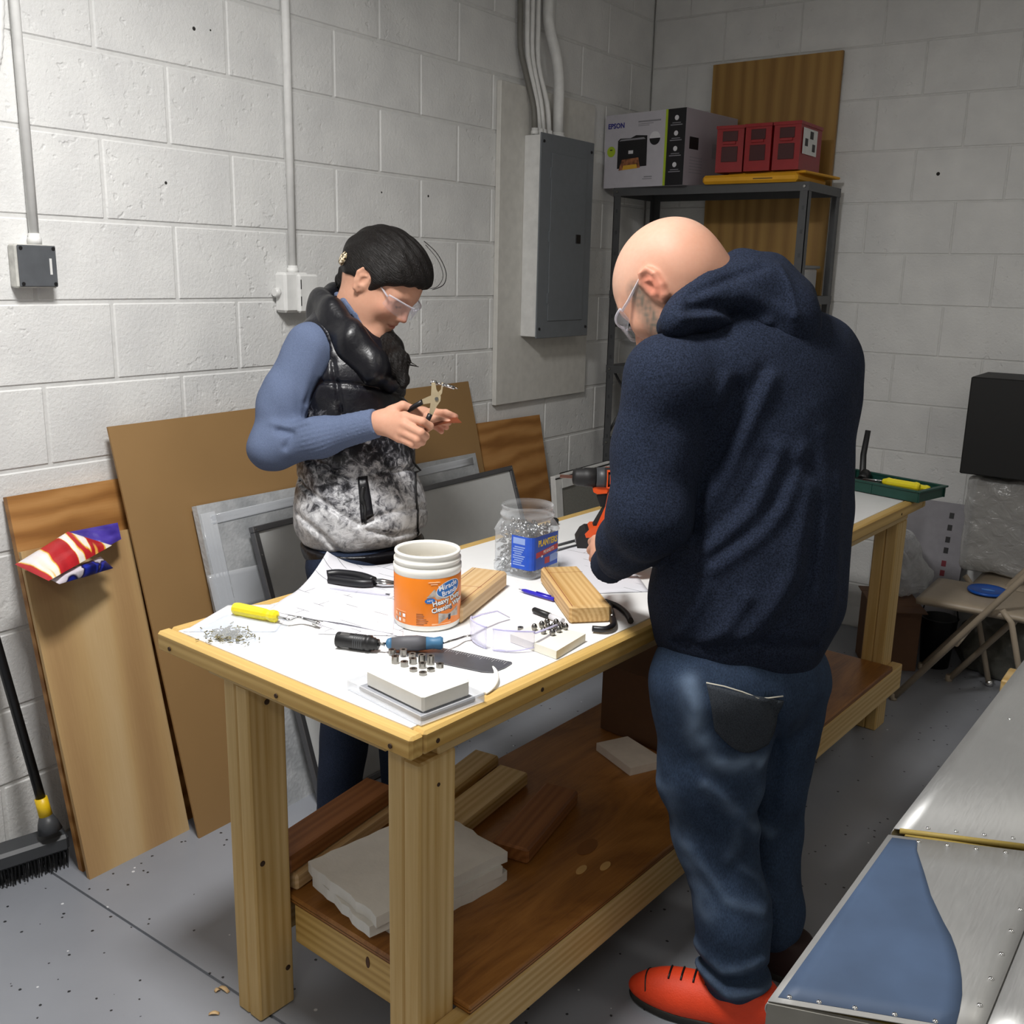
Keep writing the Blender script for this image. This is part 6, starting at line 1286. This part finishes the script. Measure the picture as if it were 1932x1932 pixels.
# ---------------------------------------------------------------- pine blocks with red pencil lines
M_RPEN = plain('red_pencil', '8e3a2b', .8)
def block2x4(a, b, z0, h, w, label, mat=None, name='wood_block', side=1, lines=(), cat='wood block', bev=.005):
    a = Vector(a); b = Vector(b); L = (b-a).length; M = frame((a.x, a.y, z0), Vector((b.x-a.x, b.y-a.y, 0)), (0, 0, 1)); y0, y1 = (0, w) if side > 0 else (-w, 0)
    o = MB().box((0, y0, 0), (L, y1, h), bev=bev).build(name, mat or M_PINEB, None, M); setp(o, label, cat)
    for (x0, v0, x1, v1) in lines:
        p, q = Vector((x0*L, y0+(y1-y0)*v0, h)), Vector((x1*L, y0+(y1-y0)*v1, h)); MB().tube([p, q], .0007, 5, flat=.35).build('pencil_line', M_RPEN, o, M)
    return o
M_PINEB = wood('pale_pine_block', 'dcbd8f', 'cba674', 0, 70, .03, .5); M_PINEC = wood('ridged_pine_block', 'd9b57c', 'b98d50', 0, 90, .012, .5, .12)
block2x4((1.0770, -2.4169, 0.8200)  if False else (1.131, -2.608, 0), (1.208, -2.868, 0), ZT, .038, .089, 'pale pine block with red pencil lines behind the orange canister', side=-1, lines=((0.0, .82, 1, .86), (.55, .0, .50, .84), (.02, .15, .98, .22), (.53, .8, .49, .88)))
block2x4((1.170, -2.531, 0), (1.377, -2.727, 0), ZT, .038, .089, 'ridged pine block pointing at the near edge beside the jar', M_PINEC, lines=((0, .10, .99, .06), (.17, .06, .17, .98)))
# pen and marker
pn = thing('ballpoint_pen', 'blue ballpoint pen lying at the foot of the jar', 'pen', (1.2090, -2.6071, 0.8200)); M_PEN = plain('blue_pen_plastic', '2f26b8', .3)
a, b = Vector((1.1811, -2.6195, 0.8260)), Vector((1.2749, -2.6292, 0.8260)); MB().tube([a, a.lerp(b, .1), a.lerp(b, .5), b], [.0025, .0045, .0048, .0045], 10).build('barrel', M_PEN, pn); MB().tube([a.lerp(b, -.1), a], [.0008, .0022], 8).build('tip', M_CHROME, pn); MB().tube([a.lerp(b, .45)+Vector((0, 0, .006)), a.lerp(b, .9)+Vector((0, 0, .006))], .0014, 6).build('clip', M_PEN, pn)
mk = thing('marker_pen', 'black-capped marker pen in front of the ridged block', 'pen', (1.3043, -2.7052, 0.8200)); a, b = Vector((1.2794, -2.7167, 0.8270)), Vector((1.3683, -2.7379, 0.8270)); MB().tube([a, a.lerp(b, .04), a.lerp(b, .58)], [.004, .0064, .0066], 12).build('cap', M_BLACK, mk); MB().tube([a.lerp(b, .58), b], [.0062, .0062], 12).build('barrel', M_PALEINK, mk)
# black-handled cutters half under the block
ct = thing('cutting_pliers', 'black-handled cutters lying half behind the ridged block', 'pliers', (1.4253, -2.6140, 0.8200))
for pts in (([(1.3779, -2.5858, 0.8320), (1.4175, -2.6019, 0.8340), (1.4550, -2.6290, 0.8330), (1.4820, -2.6587, 0.8310)]), ([(1.4402, -2.7392, 0.8280), (1.4631, -2.7279, 0.8290), (1.4649, -2.7019, 0.8300), (1.4433, -2.6654, 0.8310)])): MB().tube(dense(pts, 4), .0066, 8).build('grip', M_GRIP, ct)
MB().tube([(1.3890, -2.5866, 0.8310), (1.4433, -2.6654, 0.8310)], .006, 8).build('jaw', M_SCREW, ct)
# ---------------------------------------------------------------- loose safety glasses
gM = frame((1.3372, -2.9342, 0.8205), Vector((1.4175, -2.9250, 0.8205))-Vector((1.2547, -2.9353, 0.8205)), (0, 0, 1)) @ T(0, 0, .022); gl = thing('safety_glasses', 'clear safety glasses lying on the bench beside the steel rule', 'glasses', M=gM); M_LENSV = glass('violet_tinged_lens', (.93, .93, 1), .04, .05); M_FRV = glass('violet_tinged_frame', (.75, .73, .92), .1, .40)
for s in (1, -1):
    def f(u, v, s=s): a = R(3+u*66); return (s*(.003+.070*math.sin(a)/math.sin(R(69))), -.012+.045*(1-math.cos(a))/(1-math.cos(R(69))), -.021+.042*v*(1-.25*u*u)+.006*u)
    MB().grid(f, 12, 6, thick=.0018).build('lens', M_LENSV, gl, gM); MB().tube([f(i/12, 1) for i in range(13)], .0018, 6).build('brow_bar', M_FRV, gl, gM); MB().tube([f(i/12, 0) for i in range(13)], .0012, 6).build('rim', M_FRV, gl, gM)
    MB().tube([f(1, .9), (s*.074, .07, .010), (s*.070, .12, .004), (s*.062, .155, -.018)], [.0034, .003, .0028, .0022], 8, flat=.5).build('temple_arm', M_FRV, gl, gM)
# ---------------------------------------------------------------- boxed foam block with steel bits
M_FOAM = plain('white_foam', 'f1f0ea', .75, var=.02, bump=.15, bscale=260); M_STEEL = plain('turned_steel', '8d8b88', .25, 1, var=.15, scale=120)
fN, fR, fL = Vector((1.4424, -3.2589, 0.8620)), Vector((1.4197, -3.1513, 0.8620)), Vector((1.2941, -3.2353, 0.8620)); FMx = frame((fN.x, fN.y, ZT), (fL-fN), (0, 0, 1)); fw = (fL-fN).length; fd_ = abs((FMx.inverted() @ fR).y); sgn = 1 if (FMx.inverted() @ fR).y > 0 else -1
bxt = thing('clear_case', 'shallow clear plastic case under the white foam block', 'case', M=FMx); M_CASE = glass('clear_case_plastic', (.93, .94, .96), .1, .16)
y0_, y1_ = sorted((-.018*sgn, (fd_+.018)*sgn)); MB().box((-.016, y0_, .0005), (fw+.030, y1_, .003), bev=.001).box((-.016, y0_, .003), (fw+.030, y0_+.002, .018)).box((-.016, y1_-.002, .003), (fw+.030, y1_, .018)).box((-.016, y0_+.002, .003), (-.014, y1_-.002, .018)).box((fw+.028, y0_+.002, .003), (fw+.030, y1_-.002, .018)).build('tray', M_CASE, bxt, FMx)
yy0, yy1 = sorted((-.008*sgn, (fd_+.006)*sgn)); MB().box((-.008, yy0, .0032), (fw+.01, yy1, .011), bev=.002).build('grey_insert', plain('grey_insert_foam', '8e9096', .8, var=.1, scale=60), bxt, FMx)
ya, yb = sorted((0, fd_*sgn)); setp(MB().box((0, ya, .0112), (fw, yb, .042), bev=.004).build('foam_block', M_FOAM, None, FMx), 'white foam block with steel bits standing in it, resting on the clear case', 'foam block')
def bit(p, r, h, lab, grp, kind):
    p = Vector(p)
    b = thing('steel_bit', lab, 'bit', p, group=grp)
    if kind == 'nut': MB().lathe([(r*.45, h), (r, h), (r, 0), (r*.9, -.004)], 14, T(p), sm=False, caps=(False, False)).lathe([(r*.45, h), (r*.42, h*.2)], 14, T(p), caps=(False, True)).build('collar', M_STEEL, b)
    else: MB().lathe([(r*.7, 0), (r, h*.35), (r, h*.6), (r*.62, h*.9), (r*.2, h)], 12, T(p)).build('head', M_STEEL, b); MB().lathe([(r*.3, -.006), (r*.3, 0)], 8, T(p)).build('shank', M_STEEL, b)
BITL = ['steel bit at the back left corner of the white foam block cluster', 'pronged steel bit second from the left in the back row of the white block', 'tall steel bit at the left end of the second row in the white block', 'notched steel bit second in the second row of the white block', 'third steel bit of the back row in the white block', 'steel bit in the very middle of the white block cluster', 'dark tall steel bit fourth in the back row of the white block', 'tallest steel bit, at the right of the back row in the white block', 'square-holed steel bit just in front of the dark tall one', 'flat steel ring at the left of the front row in the white block', 'flat steel ring nearest the camera in the white block', 'flat steel ring at the right of the front row in the white block', 'dark steel ring at the far right of the white block cluster']
BALL = ['round steel bit at the far left of the cream block cluster', 'round steel bit second from the left in the cream block', 'round steel bit front left of the cream block cluster', 'round steel bit at the very back of the cream block cluster', 'round steel bit in the centre of the cream block cluster', 'round steel bit nearest the camera in the cream block', 'round steel bit right of centre in the cream block', 'round steel bit back right of the cream block cluster', 'round steel bit front right of the cream block cluster', 'round steel bit at the far right of the cream block cluster', 'round steel bit second from the right in the cream block']
for q, h in (((1.2792, -3.1533, 0.8620), .007), ((1.2977, -3.1447, 0.8620), .009), ((1.3152, -3.1845, 0.8620), .013), ((1.3368, -3.1854, 0.8620), .009), ((1.3216, -3.1479, 0.8620), .008), ((1.3401, -3.1674, 0.8620), .010), ((1.3473, -3.1522, 0.8620), .014), ((1.3653, -3.1500, 0.8620), .016), ((1.3653, -3.1714, 0.8620), .009), ((1.3627, -3.1916, 0.8620), .005), ((1.3857, -3.1936, 0.8620), .005), ((1.3856, -3.1730, 0.8620), .005), ((1.3868, -3.1509, 0.8620), .007)): bit(q, .0068, h, BITL.pop(0), 'steel bits in the white foam block', 'nut')
# second foam block with rounded bits
g0, g1, g2, g3 = [Vector(p) for p in ((1.3448, -2.8885, 0.8360), (1.4643, -2.9066, 0.8360), (1.4569, -2.7926, 0.8360), (1.3501, -2.8019, 0.8360))]
mb = MB(); vs = [g0, g1, g2, g3]; mb.add([Vector((p.x, p.y, .8365)) for p in vs]+[Vector((p.x, p.y, ZT+.0004)) for p in vs], [(0, 1, 2, 3), (7, 6, 5, 4)]+[(i, i+4, (i+1) % 4+4, (i+1) % 4) for i in range(4)]); setp(mb.build('foam_block', plain('cream_foam', 'e6e2d4', .7, var=.02)), 'low cream foam block holding round-headed steel bits', 'foam block')
for q in ((1.3679, -2.8405, 0.8365), (1.3706, -2.8187, 0.8365), (1.3934, -2.8465, 0.8365), (1.3701, -2.7992, 0.8365), (1.3872, -2.8208, 0.8365), (1.4120, -2.8427, 0.8365), (1.3936, -2.8116, 0.8365), (1.3858, -2.7903, 0.8365), (1.4117, -2.8200, 0.8365), (1.4140, -2.7988, 0.8365), (1.4033, -2.7997, 0.8365)): bit(q, .0058, .014, BALL.pop(0), 'steel bits in the cream foam block', 'ball')
lb = Vector((1.3231, -2.8239, 0.8202)); bit(lb, .006, .008, 'single loose steel bit beside the safety glasses on the bench', 'loose bits', 'nut')
# steel rule
rA, rB = Vector((1.4123, -2.9721, 0.8212)), Vector((1.2600, -2.9996, 0.8212)); ruM = frame(rA, rB-rA, (0, 0, 1)); ry = (ruM.inverted() @ Vector((1.4168, -3.0395, 0.8212))).y; rl_ = (rB-rA).length+.07
sr = thing('steel_rule', 'grey steel rule with a rounded end lying under the blue-handled tool', 'ruler', M=ruM); MB().prism([(.004, 0), (rl_, 0), (rl_, ry), (.030, ry), (.012, ry*.90), (.002, ry*.45), (0, ry*.05)], 0, .0009).build('blade', plain('brushed_grey_steel', '85858a', .38, .85, var=.05), sr, ruM)
for i in range(34): MB().box((.010+i*.005, min(ry*.04, ry*(.16 if i % 5 else .26)), .001), (.0105+i*.005, max(ry*.04, ry*(.16 if i % 5 else .26)), .0013)).build('graduation', M_PALEINK, sr, ruM)
# blue-handled tool
bd = thing('deburring_tool', 'blue and grey handled deburring tool lying across the steel rule', 'hand tool', (1.2115, -3.0208, 0.8200)); a, b = Vector((1.1955, -3.0802, 0.8380)), Vector((1.2766, -3.0102, 0.8380)); dM = frame(a, b-a, (0, 0, 1)); L_ = (b-a).length; M_BLUG = plain('slate_blue_rubber', '3f6f93', .5); M_GRYR = plain('grey_rubber', '55555a', .6)
MB().lathe([(.004, 0), (.009, .003), (.0115, L_*.10)], 16, RY(90)).build('butt_cap', M_BLUG, bd, dM); MB().lathe([(.0115, L_*.10), (.0145, L_*.35), (.0150, L_*.55), (.0125, L_*.70)], 16, RY(90)).build('grip', M_GRYR, bd, dM); MB().lathe([(.0126, L_*.70), (.0105, L_*.84), (.0128, L_*.95), (.010, L_)], 16, RY(90)).build('collar', M_BLUG, bd, dM)
MB().tube([b, (1.2776, -2.9703, 0.8340), (1.2730, -2.9417, 0.8300)], .0022, 8).build('shank', M_STEEL, bd); MB().tube([(1.2730, -2.9417, 0.8300), (1.2789, -2.9293, 0.8300), (1.2794, -2.9199, 0.8285)], [.0024, .0034, .002], 8, flat=.5).build('blade', M_STEEL, bd); MB().tube([a, a+(a-b).normalized()*.014], .0022, 8).build('tail_pin', M_STEEL, bd)
# countersink cage
cg = thing('countersink_cage', 'black cylindrical countersink cage tool on the bench', 'hand tool', (1.1176, -3.0757, 0.8200)); a, b = Vector((1.1043, -3.1157, 0.8350)), Vector((1.1912, -3.0843, 0.8350)); cM = frame(a, b-a, (0, 0, 1)); L_ = (b-a).length
MB().lathe([(.0085, .0), (.0145, .0), (.0150, .003), (.0150, L_*.62), (.0135, L_*.64), (.0155, L_*.67), (.0155, L_*.74), (.0125, L_*.76), (.0125, L_*.82), (.0105, L_*.84), (.0105, L_*.90), (.005, L_*.905)], 24, RY(90)).build('barrel', M_BLACK, cg, cM); MB().tube([(L_*.90, 0, 0), (L_*1.04, 0, 0)], .003, 8).build('shank', M_CHROME, cg, cM)
MB().lathe([(.0086, -.0006), (.0072, -.0006), (.006, .006), (.003, .006)], 20, RY(90), caps=(False, True)).build('nose_ring', M_CHROME, cg, cM)
for an in (20, 140, 260): MB().box((L_*.10, -.004, .0140), (L_*.30, .004, .0155), RX(an)).build('window', M_CHROME, cg, cM)
for k in range(5): MB().lathe([(.0153, 0), (.0153, .0016)], 24, T(L_*(.40+.045*k), 0, 0) @ RY(90)).build('knurl_ring', M_GREYDK, cg, cM)
# white curved pick
wk = MB().tube(dense([(1.4160, -3.0389, 0.8360), (1.4308, -3.0490, 0.8320), (1.4459, -3.0705, 0.8280), (1.4547, -3.0928, 0.8250), (1.4591, -3.1179, 0.8230)], 4), [.0015, .0022, .003, .0035, .004, .0045, .005, .0055, .0058, .006, .0062, .0062, .006, .0058, .0055, .005, .004], 8, flat=.5).build('plastic_pick', M_HDPE); setp(wk, 'curved white plastic pick near the edge of the bench', 'pick')
# ---------------------------------------------------------------- cordless drill and rods
DM = frame((1.0984, -2.1722, 0.8200), (-.81, -.587, 0), (0, 0, 1)); dr = thing('cordless_drill', 'orange and black cordless drill standing on its battery', 'drill', M=DM); M_DOR = plain('orange_drill_shell', 'e2541d', .4); M_DBK = plain('black_drill_rubber', '1b1a1b', .55)
MB().prism([(.048, 0), (.052, .022), (.040, .044), (.028, .052), (-.045, .052), (-.055, .035), (-.055, 0)], -.032, .032, RX(90)).build('battery', M_DBK, dr, DM); MB().prism([(.026, .030), (.030, .040), (.014, .058), (-.045, .062), (-.05, .046), (-.02, .034)], -.0325, .0325, RX(90)).build('battery_top', M_DOR, dr, DM); MB().box((.035, -.012, .010), (.0525, .012, .016)).build('battery_mark', M_GREYINK, dr, DM)
MB().prism([(.012, .050), (-.020, .110), (-.026, .150), (-.066, .150), (-.058, .105), (-.040, .050)], -.016, .016, RX(90)).build('handle', M_DBK, dr, DM); MB().prism([(.0, .056), (-.022, .112), (-.028, .150), (-.046, .150), (-.040, .108), (-.020, .056)], -.0168, .0168, RX(90)).build('handle_panel', M_DOR, dr, DM)
MB().prism([(.0, .134), (-.006, .120), (-.010, .108), (-.024, .112), (-.028, .142), (-.004, .144)], -.009, .009, RX(90)).build('trigger', M_BLACK, dr, DM); MB().prism([(.012, .158), (.010, .148), (.0, .143), (-.03, .146), (-.03, .162), (.008, .162)], -.013, .013, RX(90)).build('trigger_guard', M_DOR, dr, DM)
MB().lathe([(.022, 0), (.027, .006), (.028, .07), (.027, .10)], 20, T(-.115, 0, .185) @ RY(90)).build('motor_housing', M_DBK, dr, DM)
for (x0, x1, z0, z1) in ((-.05, -.022, .205, .208), (-.05, -.022, .162, .165), (-.025, -.022, .165, .205), (-.046, -.030, .172, .198)): MB().box((x0, -.0295, z0), (x1, .0295, z1), bev=.001).build('orange_trim', M_DOR, dr, DM)
MB().lathe([(.0265, 0), (.0272, .004), (.0265, .024)], 20, T(-.020, 0, .185) @ RY(90)).build('torque_ring', M_GREYDK, dr, DM); MB().lathe([(.025, 0), (.0255, .030), (.024, .032), (.023, .052), (.018, .060), (.008, .062)], 20, T(.004, 0, .185) @ RY(90)).build('chuck', M_DBK, dr, DM)
MB().tube([(.058, 0, .185), (.068, 0, .185)], .0035, 8).build('bit_collar', M_CHROME, dr, DM); MB().tube([(.066, 0, .185), (.098, 0, .186)], .0048, 6, sm=False).build('bit', plain('copper_bit', '7d5a50', .4, .7), dr, DM)
for i, (a, b) in enumerate((((1.0229, -2.2511, 0.8230), (1.0469, -2.0716, 0.8230)), ((1.0516, -2.2942, 0.8230), (1.0765, -2.1203, 0.8230)))): setp(MB().tube([a, b], .0034, 8).build('steel_rod', M_GREYDK), ('dark steel rod lying behind the jar, farther of the pair', 'dark steel rod lying behind the jar, nearer of the pair')[i], 'rod')
setp(MB().tube([(0.9366, -1.8782, 0.8240), (0.9854, -1.9051, 0.8240)], .0045, 8).build('metal_sleeve', M_SCREW), 'short metal sleeve on the bench beside the drill', 'sleeve')
cp_ = Vector((0.8899, -2.0516, 0.8202)); setp(MB().lathe([(.010, 0), (.012, .004), (.012, .016), (.006, .02)], 14, T(cp_)).build('rubber_cap', M_BLACK), 'small black rubber cap behind the jar', 'cap')
# ---------------------------------------------------------------- green tool tray at the far end
ta = Vector((1.6309, -1.0479, 0.8620)); ty = Vector((1.4371, -0.9965, 0.8620))-ta; TM = frame((ta.x, ta.y, ZT), (ty.x, ty.y, 0), (0, 0, 1)); tsg = 1 if (TM.inverted() @ Vector((1.6227, -0.7933, 0.8620))).y > 0 else -1; Wt = .17*tsg; Lt = .34
tt = thing('tool_tray', 'green plastic tool tray at the far end of the bench', 'tray', M=TM); M_GREEN = plain('dark_green_plastic', '16433a', .45)
y0_, y1_ = sorted((.012*tsg, Wt-.012*tsg)); MB().box((.012, y0_, .0005), (Lt-.012, y1_, .004)).build('base', M_GREEN, tt, TM)
for (x0, xa, ya, yb2) in ((.004, .010, 0, Wt), (Lt-.010, Lt-.004, 0, Wt), (.0, Lt, .002*tsg, .008*tsg), (0, Lt, Wt-.008*tsg, Wt-.002*tsg), (.17, .175, 0, Wt)): p0_, p1_ = sorted((ya, yb2)); MB().box((x0, p0_, .003), (xa, p1_, .038)).build('side' if x0 != .17 else 'divider', M_GREEN, tt, TM)
for (x0, xa, ya, yb2) in ((-.006, .010, -.004*tsg, Wt+.004*tsg), (Lt-.010, Lt+.006, -.004*tsg, Wt+.004*tsg), (.010, Lt-.010, -.004*tsg, .010*tsg), (.010, Lt-.010, Wt-.010*tsg, Wt+.004*tsg)): p0_, p1_ = sorted((ya, yb2)); MB().box((x0, p0_, .036), (xa, p1_, .042), bev=.001).build('rim', M_GREEN, tt, TM)
def driver(x, y, z, ang, L_, lab):
    M = TM @ T(x, y*tsg, z) @ RZ(ang); s = thing('screwdriver', lab, 'screwdriver', M=M, group='screwdrivers in the green tray'); MB().lathe([(.009, 0), (.014, .004), (.0155, .012), (.0135, .02), (.0140, L_*.75), (.0155, L_*.85), (.0115, L_*.92), (.008, L_)], 10, RY(90), sm=False).build('handle', M_YELLOW, s, M); MB().tube([(L_, 0, 0), (L_+.07, 0, -.003)], .003, 8).build('shank', M_CHROME, s, M)
driver(.025, .045, .046, 6, .125, 'yellow-handled screwdriver lying on top in the green tray'); driver(.020, .10, .030, -3, .11, 'yellow-handled screwdriver lying deeper in the green tray')
sh_ = thing('snips', 'tool with red and black handle in the green tray', 'tool', M=TM @ T(.20, .06*tsg, .02)); MB().tube([(.19, .05*tsg, .024), (.30, .045*tsg, .026)], .008, 8, TM).build('handle', M_RED, sh_); MB().tube([(.19, .075*tsg, .022), (.31, .085*tsg, .022)], .009, 8, TM).build('handle', M_BLACK, sh_)
hs = thing('hand_saw_handle', 'black long-handled tool leaning up out of the green tray', 'tool', M=TM @ T(.24, .09*tsg, .03)); 
MB().tube([(1.3940, -0.8680, 0.8400), (1.3541, -0.7500, 0.9079), (1.3604, -0.7448, 0.9964)], [.012, .011, .010], 10).build('handle', M_BLACK, hs); MB().tube([(1.3986, -0.8892, 0.8420), (1.3981, -0.8462, 0.8600)], .018, 10).build('pivot_block', M_BLACK, hs)
# ================================================================ lower shelf
M_BROWNB = wood('brown_wood_block', '9a6335', '7b4a22', 0, 50, .04, .55)
block2x4((.985, -3.130, 0), (.950, -2.760, 0), SZ+.0005, .038, .105, 'pale board with a paper tag under the brown block on the lower shelf', M_PINEB, 'wood_board', 1, cat='board')
block2x4((.975, -3.140, 0), (.942, -2.78, 0), SZ+.0388, .040, .088, 'reddish brown wood block on top of the tagged board', M_BROWNB, 'wood_block', 1)
tg = MB().box((0, 0, 0), (.034, .0008, .022)); setp(tg.build('paper_tag', M_PALEINK, None, T(.935, -3.133, SZ+.008) @ RZ(-5)), 'small white price tag on the end of the pale board', 'tag')
random.seed(21)
for k, (dx, dy, sx, sy, rz, z) in enumerate(((.02, .02, .225, .30, 3, 0), (.012, -.01, .215, .33, -2, .024), (0, .0, .245, .335, 1, .048))):
    n = 44; ctr = Vector((1.155+dx, -2.975+dy, 0)); pts = []
    for i in range(n):
        t_ = i/n*4; s = int(t_); f_ = t_-s; p = [(-1+2*f_, -1), (1, -1+2*f_), (1-2*f_, 1), (-1, 1-2*f_)][s]; j = 1+random.uniform(-.025, .02); pts.append((p[0]*sx/2*j, p[1]*sy/2*j))
    o = MB().prism(pts, 0, .0236).build('foam_sheet', plain('white_polystyrene_%d' % k, 'd9d6d0', .85, var=.04, bump=.5, bscale=130), None, T(ctr.x, ctr.y, SZ+.0005+z) @ RZ(rz-12)); setp(o, ('bottom white polystyrene sheet of the stack on the lower shelf', 'middle white polystyrene sheet of the stack on the lower shelf', 'top white polystyrene sheet of the stack on the lower shelf')[k], 'foam sheet')
block2x4((1.135, -2.80, 0), (1.105, -2.462, 0), SZ+.0005, .036, .086, 'long pine plank on the lower shelf behind the leg', M_PINE[0], 'wood_plank', 1, cat='plank')
block2x4((1.020, -2.72, 0), (.985, -2.425, 0), SZ+.0005, .030, .075, 'thin pine plank nearest the wall on the lower shelf', M_PINE[0], 'wood_plank', 1, cat='plank')
block2x4((1.310, -2.755, 0), (1.255, -2.462, 0), SZ+.0005, .038, .088, 'reddish short block in the middle of the lower shelf', M_BROWNB, 'wood_block', 1)
cbx = thing('cardboard_box', 'dark cardboard box on the lower shelf under the bench', 'box', (1.22, -1.95, SZ)); kM = T(1.205, -1.94, SZ+.0005) @ RZ(-8); M_KRD = plain('dark_cardboard', '5b3c24', .8)
MB().box((-.11, -.14, 0), (.16, .14, .20), bev=.002).build('body', M_KRD, cbx, kM); MB().box((-.155, -.14, .196), (-.112, .14, .20)).build('flap', M_KRD, cbx, kM); MB().box((.162, -.14, .196), (.20, .14, .20)).build('flap', M_KRD, cbx, kM)
fpM = T(1.215, -2.165, SZ+.0005) @ RZ(-22); setp(MB().prism([(-.06, -.05), (.10, -.06), (.11, .05), (-.05, .05)], 0, .022, None).build('foam_piece', plain('pale_packing_foam', 'cfc4b8', .85), None, fpM), 'pale packing foam piece in front of the dark cardboard box', 'foam piece')
for q, rx, ry_ in (((1.4120, -2.6956, 0.2505), .020, .009), ((1.4461, -2.6511, 0.2505), .020, .009), ((1.3743, -2.6108, 0.2503), .038, .019)):
    MB().prism([(rx*math.cos(6.2832*i/20), ry_*math.sin(6.2832*i/20)) for i in range(20)], -.0004, .0006, T(q) @ RZ(95)).build('plywood_patch', plain('patch_veneer', 'c9a063' if rx < .03 else '7c4d20', .5), sh)
# wood chips on the floor
for i, (q, L_) in enumerate((((0.8435, -3.2196, 0.0000), .03), ((0.8862, -3.2792, 0.0000), .022), ((0.8345, -3.2307, -0.0000), .012))):
    setp(MB().grid(lambda u, v: ((u-.5)*L_, (v-.5)*.010*(1-.5*abs(u-.5)), .002+.004*math.sin(math.pi*u)), 6, 2, thick=.001).build('wood_shaving', M_PINEB, None, T(q) @ RZ(40*i)), ('largest wood shaving on the floor beside the bench leg', 'wood shaving on the floor nearest the bottom edge', 'tiny wood shaving beside the largest one')[i], 'wood shaving')
